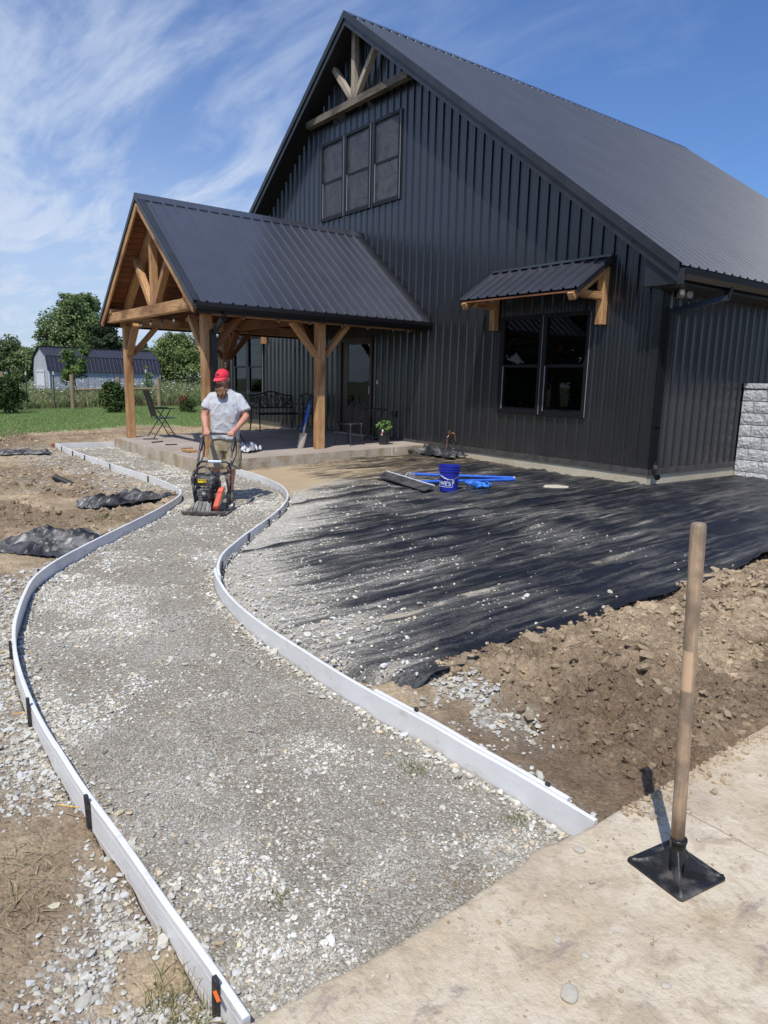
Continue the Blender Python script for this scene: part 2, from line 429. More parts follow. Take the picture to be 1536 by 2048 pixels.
M_soil = attr_mat('soil', amt=.6, nsc=40, bd=.012, vor=(75, .30, (.50, .45, .40), .12, (.46, .38, .29), 0))
M_bed = attr_mat('gravel_bed', amt=.4, nsc=120, bd=.010, vor=(115, .42, (.52, .48, .43), .65, (.62, .59, .53), .28))
M_stone = attr_mat('crushed_limestone', amt=.25, nsc=90, bd=.0, rough=.85)
M_clod = attr_mat('soil_clod', amt=.45, nsc=80, bd=.006)
def vinyl():
    m, n, b, out = newmat('white_vinyl')
    v = coords(n, 'World'); c = mixc(n, mrange(n, noise(n, v, 2.5, 4), .35, .65), (.76, .765, .775), (.69, .685, .68))
    sm = mrange(n, noise(n, coords(n, 'World', (1, 1, 2.5)), 6.5, 7, .7, .6), .53, .72, 0, .75); c = mixc(n, sm, c, (.50, .45, .37))
    sp = mrange(n, noise(n, v, 75, 3, .6), .68, .76, 0, .7); c = mixc(n, sp, c, (.36, .30, .23))
    n.links.new(c, b.inputs['Base Color']); b.inputs['Roughness'].default_value = .45; bump(n, b, noise(n, v, 9, 3), .002); return m
M_white = vinyl()
M_stake = simple('stake_black', (.014, .014, .015), .55, (.05, .048, .045), 30)
M_iron = simple('black_iron', (.012, .012, .013), .42)
M_bronze = simple('bronze_iron', (.055, .045, .042), .45, (.035, .028, .026), 12)
M_black = simple('black_plastic', (.014, .014, .016), .45, (.03, .03, .032), 14)
# ================================================================== terrain
def hz_(x, y): return -.105+np.clip(4.63-np.asarray(x, float), 0, 17)*.010+np.clip(np.asarray(y, float)+6.5, 0, 6.5)*.035
def hh(x, y): return float(hz_(x, y))
LF = np.array([(4.625, -8.90), (4.39, -8.91), (4.11, -8.93), (3.71, -8.95), (3.32, -8.98), (3.01, -8.99), (2.62, -9.0), (2.21, -8.99), (1.76, -8.96), (1.25, -8.89), (.8, -8.78), (.2, -8.6), (-.1, -8.46), (-.42, -8.26), (-.75, -8.0), (-1.21, -7.61), (-1.65, -7.22), (-2.19, -6.76), (-2.8, -6.31), (-3.21, -6.07), (-3.65, -5.95), (-4.51, -5.92), (-5.31, -5.96), (-6.28, -6.03), (-7.45, -6.09), (-8.53, -6.13), (-10.25, -6.15)])
RF = np.array([(4.625, -7.43), (4.2, -7.44), (3.98, -7.46), (3.68, -7.47), (3.33, -7.5), (2.93, -7.52), (2.46, -7.52), (2.1, -7.52), (1.69, -7.5), (1.3, -7.45), (1.0, -7.38), (.71, -7.3), (.43, -7.18), (.1, -6.99), (-.19, -6.75), (-.56, -6.43), (-1.12, -5.89), (-1.62, -5.44), (-2.08, -5.1), (-2.59, -4.8), (-3.17, -4.58), (-3.52, -4.5), (-4.01, -4.43), (-4.54, -4.4), (-5.12, -4.4)])
def catmull(P, k=8):
    out = []
    n = len(P)
    for i in range(n-1):
        p0, p1, p2, p3 = P[max(i-1, 0)], P[i], P[i+1], P[min(i+2, n-1)]
        for j in range(k):
            t = j/k
            out.append(.5*((2*p1)+(-p0+p2)*t+(2*p0-5*p1+4*p2-p3)*t*t+(-p0+3*p1-3*p2+p3)*t**3))
    out.append(P[-1]); return np.array(out)
LC, RC = catmull(LF), catmull(RF)
# light smoothing of the traced curves
def soften(Cv, it=12):
    Cv = Cv.copy()
    for _ in range(it): Cv[1:-1] = .5*Cv[1:-1]+.25*(Cv[:-2]+Cv[2:])
    return Cv
LC, RC = soften(LC), soften(RC)
yL = lambda x: np.interp(-np.asarray(x, float), -LC[:, 0], LC[:, 1])
def yR(x):
    x = np.asarray(x, float); a = np.interp(-x, -RC[:, 0], RC[:, 1])
    return np.where(x < -5.15, -4.92, a)
ztop = lambda x: .005+(4.63-np.asarray(x, float))*.0115
zpath = lambda x: ztop(x)-.116
SLABX = 4.63
def axis(*segs):
    v = []
    for a, b, st in segs: v += list(np.arange(a, b, st))
    return np.array(v+[segs[-1][1]])
gx = np.concatenate([-np.geomspace(600, 14.4, 46), axis((-14, -1, .06), (-1, 2.6, .032), (2.6, 4.7, .02)), np.geomspace(4.9, 500, 26)])
gy = np.concatenate([-np.geomspace(500, 11.0, 26), axis((-10.6, -9.6, .05), (-9.6, -4.2, .024), (-4.2, 3, .09)), np.geomspace(3.2, 600, 34)])
GX, GY = np.meshgrid(gx, gy); X = GX.ravel(); Y = GY.ravel()
def masks(x, y):
    """wet: 0 dry tan..1 dark moist; gr: crushed stone cover 0..1; rough: clod height"""
    n1 = fbm(x*1.1, y*1.1, 4, 3); n2 = fbm(x*3.1, y*3.1, 4, 11); n3 = fbm(x*.45, y*.45, 3, 21)
    left = y < yL(x)
    dl = yL(x)-y                       # distance outside the left form (approx.)
    dr = y-yR(x)
    # left side
    strip = sstep(dl+(n2-.5)*.35, .42, .08)*sstep(x, -4.5, 0.5)*sstep(x, 3.45, 2.9)
    patch = np.exp(-(((x-4.28)/.30)**2+((y+9.12)/.20)**2))*1.3+np.exp(-(((x-3.9)/.25)**2+((y+9.06)/.05)**2))
    farp = sstep(n1+n3*.3+.16*np.exp(-((y+6.6)/.5)**2), .60, .78)*sstep(x, -1.6, -3.6)*sstep(x, -13, -10)
    farp = np.maximum(farp, sstep(dl+(n2-.5)*.6, .62, .15)*sstep(x, -2.2, -3.8)*sstep(x, -11.5, -9.6))
    mid = sstep(n1*.6+n2*.4, .55, .68)*.55*sstep(x, -2.0, -.2)*sstep(x, 3, 1.5)
    farp = np.maximum(sstep(n1*.5+n2*.5, .58, .70)*.30, sstep(dl+(n1-.5)*1.2, 1.25, .25)*(.45+.55*sstep(n2, .35, .6)))*sstep(x, -2.6, -4.4)*sstep(x, -11.8, -9.8)
    grl = np.clip(np.maximum.reduce([strip, patch*sstep(n2, .28, .5), farp*.9, mid]), 0, 1)
    # right side
    p2 = np.exp(-(((x-3.50)/.34)**2+((y+6.98)/.17)**2))*1.5*sstep(n2, .25, .5)+np.exp(-(((x-4.1)/.45)**2+((y+7.30)/.07)**2))*.7*sstep(n2, .35, .6)
    edge = sstep(dr+(n2-.5)*.25, .30, .03)*sstep(x, 3.3, 2.4)*sstep(x, -5, -4)
    grr = np.clip(np.maximum(p2, edge), 0, 1)
    gr = np.where(left, grl, grr)
    mound = sstep(x, 2.75, 3.15)*sstep(y, -7.12, -6.75)*sstep(x, 4.75, 4.5)
    wet = np.where(left | (x < -10.3), sstep(n1*.7+n2*.3+.12*sstep(x, 2, 3.5)+.10*sstep(x, -9, -11), .44, .64)*.62, 0)
    tan = np.maximum(sstep(x-.16*(y+6.6)+(n1-.5)*.9, 3.95, 3.05), sstep(n1*.6+n2*.4, .52, .64)*sstep(y, -6.6, -5.4))
    wet = np.where((~left) & (x > 2.5), np.clip(.95-1.0*tan*sstep(n2, .2, .5)+(n2-.5)*.8, .0, 1), wet)
    wet = np.where((~left) & (x <= 2.5), .12+.3*sstep(n1, .5, .7), wet)
    rough = np.where(left, .014+.026*sstep(n1, .38, .6)*sstep(x, 1, -3)+.012*sstep(n1, .45, .7), .010)+mound*.030+.03*sstep(x, -10.2, -11)*sstep(y, -7.5, -6)
    return wet, gr, rough, mound, left
wet, gr, rough, mound, left = masks(X, Y)
near = sstep(np.hypot(X+2, Y+6), 26, 13)
clod = fbm(X*6.5, Y*6.5, 4, 31, .6); clod2 = np.abs(fbm(X*11, Y*11, 3, 41)-.5)*2; lump = fbm(X*1.9, Y*1.9, 3, 51)
Z = hz_(X, Y)
clod3 = np.abs(fbm(X*21, Y*21, 3, 45, .6)-.5)*2; crag = np.abs(fbm(X*4.5+2*clod, Y*4.5-2*clod, 4, 47, .6)-.5)*2
Z = Z+near*(rough*((clod-.5)*2.2+(.4-clod2)*1.3+(.35-clod3)*.9+mound*(.30-crag)*2.2))
mh = .10*np.exp(-((X-3.75)/.55)**2)*sstep(Y, -7.0, -6.1)+.10*np.exp(-(((X-3.22)/.28)**2+((Y+6.35)/.42)**2))
Z = Z+mound*(mh*(.6+.9*lump)+.035*(lump-.5))
Z = Z+near*(1-mound)*.045*(lump-.5)*np.where(left, sstep(yL(X)-Y, .05, .6), .3)
Z = Z+.10*np.exp(-(((X+11.5)/2.6)**2+((Y+5.9)/.55)**2))*lump*near*sstep(X, -9, -10.5)   # spoil ridge along the lawn
onpath = (X < SLABX+.05) & (Y > yL(X)-.02) & (Y < yR(X)+.02) & (X > -10.3)
Z = np.where(onpath, np.minimum(Z, zpath(X)-.10), Z)
fabz = (X > -4.95) & (X < 3.0) & (Y > yR(X)) & (Y < .1) | (X > -.1) & (X < 3.0) & (Y >= .1) & (Y < 2.7)
Z = np.where(fabz, np.minimum(Z, hz_(X, Y)-.02), Z)
Z = np.where((X > SLABX-.01), -.30, Z)
Z = np.where((X > SLABX-.16) & (X <= SLABX-.01), np.minimum(Z, -.012-.04*lump), Z)
Z = np.where((np.abs(X+7.7) < 2.45) & (Y > -4.85) & (Y < 0), -.1, Z)
dist = np.hypot(X-6, Y+9.6)
grassy = np.maximum(sstep(dist, 24, 32), sstep(Y, -10.3, -11.5))
cw = np.array((.225, .163, .108)); cdry = np.array((.64, .52, .355)); cmid = np.array((.46, .36, .245)); clime = np.array((.47, .44, .385))
t1 = fbm(X*2.3, Y*2.3, 3, 61)
base = lerp3(lerp3(cdry, cmid, sstep(t1, .3, .7)), cw, np.clip(wet, 0, 1))
base = lerp3(base, clime, np.clip(gr, 0, 1)*.85)
base = lerp3(base, np.array((.075, .105, .035)), grassy)
ny, nx = GX.shape
idx = np.arange(nx*ny).reshape(ny, nx)
Fq = np.stack([idx[:-1, :-1], idx[:-1, 1:], idx[1:, 1:], idx[1:, :-1]], -1).reshape(-1, 4)
ground = fast('ground', np.stack([X, Y, Z], 1), Fq, M_soil, smooth=True, col=base)
tag(ground, 'bare brown soil of the yard around the gravel path', kind='structure')
def ground_z(x, y):
    """height of the soil sheet (nearest grid vertex)"""
    i = np.clip(np.searchsorted(gx, x), 0, nx-1); j = np.clip(np.searchsorted(gy, y), 0, ny-1)
    return Z.reshape(ny, nx)[j, i]

# ---- gravel bed of the path
xs = np.concatenate([np.arange(4.63, 1, -.025), np.arange(1, -10.28, -.05)]); ts = np.linspace(0, 1, 60)
PX, PT = np.meshgrid(xs, ts)
PY = yL(PX)+.004+(yR(PX)-.004-yL(PX)-.004)*PT
n_a = fbm(PX*2.2, PY*2.2, 4, 71); n_b = fbm(PX*14, PY*14, 3, 75)
PZ = zpath(PX)+(n_a-.5)*.035+(n_b-.5)*.012
pc = lerp3(np.array((.405, .375, .308)), np.array((.51, .485, .418)), sstep(n_a.ravel(), .35, .66))
pc = lerp3(pc, np.array((.345, .302, .232)), .6*sstep(fbm(PX.ravel()*1.3, PY.ravel()*3, 3, 79), .50, .70))
q = np.arange(PX.size).reshape(PX.shape)
Fp = np.stack([q[:-1, :-1], q[1:, :-1], q[1:, 1:], q[:-1, 1:]], -1).reshape(-1, 4)
path = fast('path', np.stack([PX.ravel(), PY.ravel(), PZ.ravel()], 1), Fp, M_bed, smooth=True, col=pc)
tag(path, 'compacted crushed limestone path bed winding to the patio', kind='structure')

# ---- loose stones, each a small faceted solid, joined as stuff
def ico():
    t = (1+5**.5)/2
    V = np.array([(-1, t, 0), (1, t, 0), (-1, -t, 0), (1, -t, 0), (0, -1, t), (0, 1, t), (0, -1, -t), (0, 1, -t), (t, 0, -1), (t, 0, 1), (-t, 0, -1), (-t, 0, 1)], float)
    V /= np.linalg.norm(V[0])
    F = np.array([(0, 11, 5), (0, 5, 1), (0, 1, 7), (0, 7, 10), (0, 10, 11), (1, 5, 9), (5, 11, 4), (11, 10, 2), (10, 7, 6), (7, 1, 8), (3, 9, 4), (3, 4, 2), (3, 2, 6), (3, 6, 8), (3, 8, 9), (4, 9, 5), (2, 4, 11), (6, 2, 10), (8, 6, 7), (9, 8, 1)])
    return V, F
def cubev():
    V = np.array([(-1, -1, -1), (1, -1, -1), (1, 1, -1), (-1, 1, -1), (-1, -1, 1), (1, -1, 1), (1, 1, 1), (-1, 1, 1)], float)*.62
    F = np.array([(0, 2, 1), (0, 3, 2), (4, 5, 6), (4, 6, 7), (0, 1, 5), (0, 5, 4), (1, 2, 6), (1, 6, 5), (2, 3, 7), (2, 7, 6), (3, 0, 4), (3, 4, 7)])
    return V, F
def rocks(name, P, S, mat, col, flat=.55, jit=.28, kind='ico', label=None, tiltmax=.6, sm=False):
    V0, F0 = ico() if kind == 'ico' else cubev()
    n = len(P); k = len(V0)
    V = np.repeat(V0[None], n, 0)+rng.normal(0, jit, (n, k, 3))*.55
    asp = np.stack([rng.uniform(.75, 1.35, n), rng.uniform(.6, 1.05, n), rng.uniform(flat*.6, flat*1.35, n)], 1)
    V *= (asp*S[:, None])[:, None, :]
    a = rng.uniform(0, 2*np.pi, n); tl = rng.normal(0, tiltmax*.5, n); t2 = rng.normal(0, tiltmax*.5, n)
    ca, sa = np.cos(a), np.sin(a); ct, st = np.cos(tl), np.sin(tl); cu, su = np.cos(t2), np.sin(t2)
    x, y, z = V[..., 0].copy(), V[..., 1].copy(), V[..., 2].copy()
    y, z = y*ct[:, None]-z*st[:, None], y*st[:, None]+z*ct[:, None]
    x, z = x*cu[:, None]+z*su[:, None], -x*su[:, None]+z*cu[:, None]
    x, y = x*ca[:, None]-y*sa[:, None], x*sa[:, None]+y*ca[:, None]
    V = np.stack([x, y, z], -1)+P[:, None, :]
    Fs = (F0[None]+(np.arange(n)*k)[:, None, None]).reshape(-1, 3)
    o = fast(name, V.reshape(-1, 3), Fs, mat, col=np.repeat(col, k, 0), smooth=sm)
    if label: tag(o, label, kind='stuff')
    return o
def stone_cols(n, lo=.25, warm=.5):
    t = np.clip(rng.beta(1.6, 2.0, n)+lo*.3, 0, 1)
    c = lerp3(np.array((.31, .288, .232)), np.array((.76, .745, .675)), t)
    w = rng.random(n) < .12*warm*2
    c[w] *= np.array((1.05, .92, .76))
    b = rng.random(n) < .06; c[b] *= np.array((.90, .93, 1.0))
    return c
def sample(n, x0, x1, y0, y1, prob):
    x = rng.uniform(x0, x1, n); y = rng.uniform(y0, y1, n); k = rng.random(n) < prob(x, y); return x[k], y[k]
# path stones (denser and larger near the camera, where each can be seen)
def path_z(x, y): return zpath(x)+(fbm(x*2.2, y*2.2, 4, 71)-.5)*.035+(fbm(x*14, y*14, 3, 75)-.5)*.012
def pprob(x, y):
    inside = (y > yL(x)+.012) & (y < yR(x)-.012)
    return inside*(.14+.86*sstep(fbm(x*2.2, y*2.2, 4, 71)*.6+fbm(x*7, y*7, 3, 72)*.4, .44, .60))
allP, allS, allC = [], [], []
for x0, x1, dens, s0 in ((2.6, 4.62, 10500, .0048), (0, 2.6, 6000, .0060), (-3.5, 0, 2600, .0088), (-10.2, -3.5, 1000, .0115)):
    n = int(dens*(x1-x0)*5.2)
    x, y = sample(n, x0, x1, -9.05, -4.0, pprob)
    s = s0*np.exp(rng.normal(0, .42, len(x))); s = np.clip(s, .003, .022)
    allP.append(np.stack([x, y, path_z(x, y)+s*.22], 1)); allS.append(s); allC.append(np.clip(stone_cols(len(x))*(.80+.42*sstep(fbm(x*1.7, y*1.7, 4, 73), .38, .66))[:, None], 0, .76))
# strays piled against the forms
x = rng.uniform(-3, 4.6, 2600); side = rng.random(2600) < .5
y = np.where(side, yL(x)+.02+rng.exponential(.03, 2600), yR(x)-.02-rng.exponential(.03, 2600)); s = .010*np.exp(rng.normal(0, .4, 2600))
allP.append(np.stack([x, y, path_z(x, y)+s*.4], 1)); allS.append(s); allC.append(stone_cols(2600, .2))
rocks('gravel', np.concatenate(allP), np.concatenate(allS), M_stone, np.concatenate(allC), kind='ico', flat=.48, jit=.24, tiltmax=.45, label='pale crushed limestone gravel spread over the path')
# stones spilled outside the forms
def sprob(x, y):
    _, g, _, m, lf = masks(x, y)
    ok = ((y < yL(x)-.03) | (y > yR(x)+.03)) & (x < SLABX-.03)
    return ok*np.clip(g*1.05-.05, 0, 1)
P, S = [], []
for x0, x1, y0, y1, dens, s0 in ((2.6, 4.6, -9.75, -8.9, 12000, .0064), (-1, 2.6, -9.6, -8.0, 4200, .0090), (-11, -1, -9.2, -5.9, 1000, .0105), (2.4, 4.6, -7.5, -6.6, 4200, .010), (-1.5, 3.2, -7.5, -4.9, 1500, .010)):
    x, y = sample(int(dens*(x1-x0)*(y1-y0)), x0, x1, y0, y1, sprob)
    s = np.clip(s0*np.exp(rng.normal(0, .45, len(x))), .004, .045)
    P.append(np.stack([x, y, ground_z(x, y)+s*.25], 1)); S.append(s)
P = np.concatenate(P); S = np.concatenate(S)
rocks('spilled_gravel', P, S, M_stone, np.clip(stone_cols(len(P), .55)*.92, 0, .60), kind='ico', flat=.5, jit=.22, label='light grey crushed stone spilled on the soil outside the forms')
# soil clods on the dug-up ground
def cprob(x, y):
    w, g, r, m, lf = masks(x, y)
    ok = ((y < yL(x)-.05) | (y > yR(x)+.06)) & (x < SLABX-.05) & ~((x > -4.9) & (x < 2.85) & (y > yR(x)))
    return ok*np.where(m > .5, .85, .5*sstep(r, .014, .034))*(1-.8*np.clip(g, 0, 1))
P, S = [], []
for x0, x1, y0, y1, dens, s0 in ((2.8, 4.6, -7.4, -4.2, 620, .0095), (2.8, 4.6, -4.2, 1, 500, .012), (1.5, 4.6, -9.8, -8.9, 900, .009), (-3, 1.5, -9.6, -6.4, 420, .015), (-15, -3, -9.5, -4.5, 130, .026)):
    x, y = sample(int(dens*(x1-x0)*(y1-y0)), x0, x1, y0, y1, cprob)
    s = np.clip(s0*np.exp(rng.normal(0, .65, len(x))), .003, .05)
    P.append(np.stack([x, y, ground_z(x, y)-s*.10], 1)); S.append(s)
x, y = sample(1500, 2.95, 4.55, -6.9, -2.5, lambda x, y: .12+.5*sstep(fbm(x*2.2, y*2.2, 3, 155), .5, .7)); s = np.clip(.020*np.exp(rng.normal(0, .4, len(x))), .01, .05)
P.append(np.stack([x, y, ground_z(x, y)-s*.05], 1)); S.append(s); x, y = sample(900, -12, -2, -8.6, -6.3, lambda x, y: (y < yL(x)-.1)*.35*sstep(fbm(x*1.4, y*1.4, 3, 157), .48, .66)); s = np.clip(.026*np.exp(rng.normal(0, .4, len(x))), .01, .06)
P.append(np.stack([x, y, ground_z(x, y)-s*.05], 1)); S.append(s)
P = np.concatenate(P); S = np.concatenate(S)
w, g, r, m, lf = masks(P[:, 0], P[:, 1])
cc = lerp3(lerp3(cdry, cmid, rng.random(len(P))), cw, np.clip(w+rng.normal(0, .2, len(P)), 0, 1))
rocks('soil_clods', P, S, M_clod, cc, kind='ico', jit=.44, flat=.75, label='loose brown soil clods on the dug ground', sm=False)

# ---- near concrete slab with ragged edge
def slab_near():
    ys = np.concatenate([np.linspace(-16, -9.6, 20), np.arange(-9.6, -4, .02), np.linspace(-4, 9, 30)])
    ex = SLABX+(fbm(ys*3.3, ys*0+.5, 4, 91)-.5)*.05+.022*np.maximum(0, np.sin(ys*2.1+.5))**8-.03*np.exp(-((ys+7.75)/.07)**2)
    xo = np.array([0, .006, .02, .05, .12, .25, .5, 1, 1.6, 2.4, 4.5, 9])
    V = []; F = []
    m = len(xo)+1
    for y, e in zip(ys, ex):
        V.append((e+.004, y, -.30))
        for k, q in enumerate(xo): V.append((e+q, y, [-.010, -.002, 0][min(k, 2)]))
    n = len(ys)
    for i in range(n-1):
        for k in range(m-1): F.append((i*m+k, i*m+k+1, (i+1)*m+k+1, (i+1)*m+k))
    V = np.array(V); V[:, 2] += np.where(V[:, 2] > -.1, (fbm(V[:, 0]*4, V[:, 1]*4, 3, 95)-.5)*.006, 0)
    return fast('concrete_slab', V, np.array(F), M_slab, smooth=True)
def slab_mat():
    m, n, b, out = newmat('dusty_concrete')
    v = coords(n, 'World'); g = noise(n, v, 1.7, 7, .62, .3); g2 = noise(n, v, 34, 6, .68); g3 = noise(n, v, 5.5, 6, .62, .6); g4 = noise(n, v, .8, 3)
    c = mixc(n, mrange(n, g, .36, .64), (.50, .405, .28), (.62, .54, .415))
    c = mixc(n, mrange(n, g3, .50, .66, 0, .75), c, (.42, .335, .235))
    c = mixc(n, mrange(n, g4, .52, .66, 0, .45), c, (.33, .27, .225))
    c = mixc(n, mrange(n, noise(n, coords(n, 'World', (1.6, .8, 1)), 3.4, 7, .70, .5), .56, .66, 0, .72), c, (.255, .205, .195))
    c = mixc(n, mrange(n, g3, .40, .26, 0, .6), c, (.62, .575, .50))
    g5 = noise(n, v, 13, 7, .72, .4); c = mixc(n, mrange(n, g5, .50, .70, 0, .55), c, (.34, .265, .185)); c = mixc(n, mrange(n, g5, .44, .30, 0, .5), c, (.64, .57, .46))
    sp = mrange(n, noise(n, v, 120, 2, .5), .66, .75); c = mixc(n, mth(n, 'MULTIPLY', sp, .5), c, (.68, .64, .57))
    c = mixc(n, mrange(n, g2, .3, .5, .35, 0), c, (.30, .235, .165))
    n.links.new(c, b.inputs['Base Color']); b.inputs['Roughness'].default_value = .92; b.inputs['Specular IOR Level'].default_value = .2
    bump(n, b, mth(n, 'ADD', g2, mth(n, 'MULTIPLY', g3, 1.6)), .010); return m
M_slab = slab_mat()
slab = slab_near(); tag(slab, 'dusty tan concrete slab in the foreground', kind='structure')
ck = MB()
pts = [(4.80+i*.02, -7.075+.0015*math.sin(i*1.3)+.003*random.random(), .0035) for i in range(60)]
for a, b in zip(pts[:-1], pts[1:]): ck.obox(a, b, .0016, .0006)
ck.build('joint', simple('crack_dark', (.27, .21, .15), .9), slab)
# soil spilled over the slab's edge
n_ = 1500; y = rng.uniform(-7.3, -4.2, n_); x = 4.64+rng.exponential(.045, n_); s = np.clip(.0045*np.exp(rng.normal(0, .6, n_)), .0015, .018)
rocks('spilled_soil', np.stack([x, y, s*.3], 1), s, M_clod, lerp3(cmid, cdry, rng.random(n_)), kind='ico', jit=.4, flat=.7, label='soil crumbs spilled from the dirt heap onto the slab edge')
# crumbs on the slab
x, y = sample(5200, 4.66, 6.4, -9.4, -6.2, lambda x, y: .10+.90*sstep(fbm(x*2.6, y*2.6, 4, 101), .5, .68))
s = np.clip(.0036*np.exp(rng.normal(0, .5, len(x))), .0015, .012)
rocks('grit', np.stack([x, y, s*.35+.001], 1), s, M_stone, lerp3(np.array((.40, .31, .21)), np.array((.60, .55, .47)), rng.random(len(x))), kind='ico', label='fine grit and crumbs scattered over the concrete slab')
for (sx, sy, ss, lb) in ((5.08, -8.15, .026, 'largest flat pale stone lying on the concrete slab near the bottom edge'), (4.93, -8.02, .013, 'small beige stone lying above the largest stone on the slab'), (5.22, -7.90, .012, 'small white stone on the slab below the tamper'), (4.70, -7.62, .017, 'grey stone resting on the slab edge beside the gravel'), (5.02, -8.0, .011, 'tiny grey stone on the slab between larger stones')):
    mb = MB().ball((0, 0, 0), 1, 14, 9); V0 = np.array(mb.V); F0 = np.array(mb.F); ph = rng.uniform(0, 9)
    V0 = V0*(1+.30*(fbm(V0[:, 0]*1.6+ph, V0[:, 1]*1.6+V0[:, 2], 3, 77)-.5))[:, None]; V0 = np.sign(V0)*np.abs(V0)**.8*np.array((1.2, .95, .40))*ss
    me = raw_mesh('stone', V0, F0, False, np.tile(np.array([(.50, .46, .39)]), (len(V0), 1))); o = put('stone', me, M_stone, None, Matrix.Translation((sx, sy, ss*.3)) @ Matrix.Rotation(random.random()*6, 4, 'Z'))
    tag(o, lb, 'stone', 'stones on the slab')

# ---- white form boards
def ribbon(name, Cv, off, prof, zf, label, group):
    """sweep profile (outward n, dz) along curve Cv; off = outward sign"""
    Cv = np.asarray(Cv); T = np.gradient(Cv, axis=0); T /= np.linalg.norm(T, axis=1)[:, None]
    Nn = np.stack([-T[:, 1], T[:, 0]], 1)*off
    V = []; m = len(prof); k = len(Cv)
    for i in range(k):
        z = float(zf(Cv[i, 0]))
        for a, dz in prof: V.append((Cv[i, 0]+Nn[i, 0]*a, Cv[i, 1]+Nn[i, 1]*a, z+dz))
    F = [(i*m+j, i*m+(j+1) % m, (i+1)*m+(j+1) % m, (i+1)*m+j) for i in range(k-1) for j in range(m)]
    F += [tuple(range(m))[::-1], tuple((k-1)*m+j for j in range(m))]
    b = MB().add(V, F); o = b.build(name, M_white); tag(o, label, 'form board', group); return o
PROF = [(0, 0), (.004, .002), (.018, .002), (.022, 0), (.022, -.022), (.0214, -.023), (.0214, -.027), (.022, -.028), (.022, -.105), (.0212, -.107), (.0212, -.112), (.022, -.114), (.022, -.20), (0, -.20)]
def cut(Cv, x1, x0):
    k = (Cv[:, 0] <= x1+1e-6) & (Cv[:, 0] >= x0-1e-6); return Cv[k]
GF = 'white form boards edging the path'
# LC runs with decreasing x (travelling -X): outward (south, -Y) normal = (-Ty,Tx)*+1 ; for the right side it is -1
wob = lambda f: (lambda x: ztop(x)+f*.006*math.sin(x*2.3))
ribbon('form_board', cut(LC, 4.7, 2.85), 1, PROF, wob(.3), 'straight white form board at lower left running to the concrete slab', GF)
ribbon('form_board', cut(LC, 2.95, -3.6)+np.array((0, 0)), 1, [(a+.001, z-.003) for a, z in PROF], wob(.6), 'long curved white form board along the left edge of the path', GF)
ribbon('form_board', cut(LC, -3.55, -10.4)+np.array((0, -.002)), 1, [(a, z-.001) for a, z in PROF], wob(.5), 'white form board with black stakes at the far left end of the path', GF)
ribbon('form_board', cut(RC, 4.7, .52), -1, PROF, wob(.3), 'white form board along the right edge from the slab to the bend', GF)
ribbon('form_board', cut(RC, .80, -5.3), -1, [(a+.024, z+.003) for a, z in PROF], wob(.8), 'curved white form board behind the worker, bending towards the patio', GF)
ribbon('form_board', cut(RC, 4.52, 3.2), -1, [(a+.024, z+.006) for a, z in PROF], wob(.3), 'short white board lapped behind the right form near the slab', GF)
ribbon('form_board', np.stack([np.full(20, -10.27), np.linspace(-6.16, -4.93, 20)], 1), 1, PROF, ztop, 'short white board closing the far end of the path at the patio corner', GF)
cl_ = MB().box((-10.3, -6.2, .13), (.09, .05, .10)); o = cl_.build('wood_block', simple('red_wood', (.36, .11, .05), .6, (.25, .08, .04), 20)); tag(o, 'small reddish wood block at the far left corner of the form', 'wood block')
# stakes
def stake(x, y, side, htop, lb, w=.022, ln=.30):
    o = MB().box((0, 0, htop-ln/2), (w, w*.7, ln)).build('form_stake', M_stake, None, bv=.003)
    z = float(ztop(x)); o.location = (x, y, z); o.rotation_euler = (random.uniform(-.05, .05), random.uniform(-.05, .05), math.atan2(side[1], side[0])+1.57)
    tag(o, lb, 'stake', 'black stakes holding the form boards'); return o
def tang(Cv, x):
    i = int(np.argmin(abs(Cv[:, 0]-x))); t = Cv[min(i+1, len(Cv)-1)]-Cv[max(i-1, 0)]; t /= np.linalg.norm(t); return Cv[i], np.array((-t[1], t[0]))
for x, ht, lb in ((4.50, .03, 'stake with orange tape at the bottom end of the left form'), (3.40, .035, 'black stake nearest the camera on the left form'), (2.42, .04, 'black stake second from the camera on the left form'), (1.50, .02, 'black stake third from the camera at the left picture edge'), (-.1, .01, 'low black stake at the left bend of the form'),
                  (-4.95, .0, 'black stake on the far left form just before the bend'), (-6.6, .005, 'tall black stake midway along the far left form'), (-7.95, .0, 'black stake third from the far corner of the left form'), (-8.7, .0, 'black stake second from the far corner of the left form'), (-9.75, .0, 'black stake closest to the far corner of the left form')):
    p_, n_ = tang(LC, x); q_ = p_+n_*.034; stake(q_[0], q_[1], n_, ht, lb)
for x, ht, lb in ((4.36, .02, 'black stake by the slab end of the right form'), (3.56, .03, 'short black stake top above the right form beside the gravel patch'), (.52, .0, 'black stake at the sharp bend of the right form'), (.30, -.01, 'black stake just past the sharp bend of the right form'), (-.55, .0, 'black stake on the inner curve nearest the bend'), (-1.1, .0, 'black stake second along the inner curve'), (-1.5, .0, 'black stake third along the inner curve')):
    p_, n_ = tang(RC, x); q_ = p_-n_*(.034 if x > .6 else .062); stake(q_[0], q_[1], -n_, ht, lb)
tp = MB()
for i in range(5): tp.obox((4.50+.010*i, -8.947-.002*i, .004+.003*i), (4.512+.010*i, -8.949-.002*i, .007+.003*i), .010, .002)
o = tp.build('marking_tape', simple('orange_tape', (.85, .16, .03), .5)); tag(o, 'bit of orange marking tape on the bottom stake', 'tape')
ys = MB()
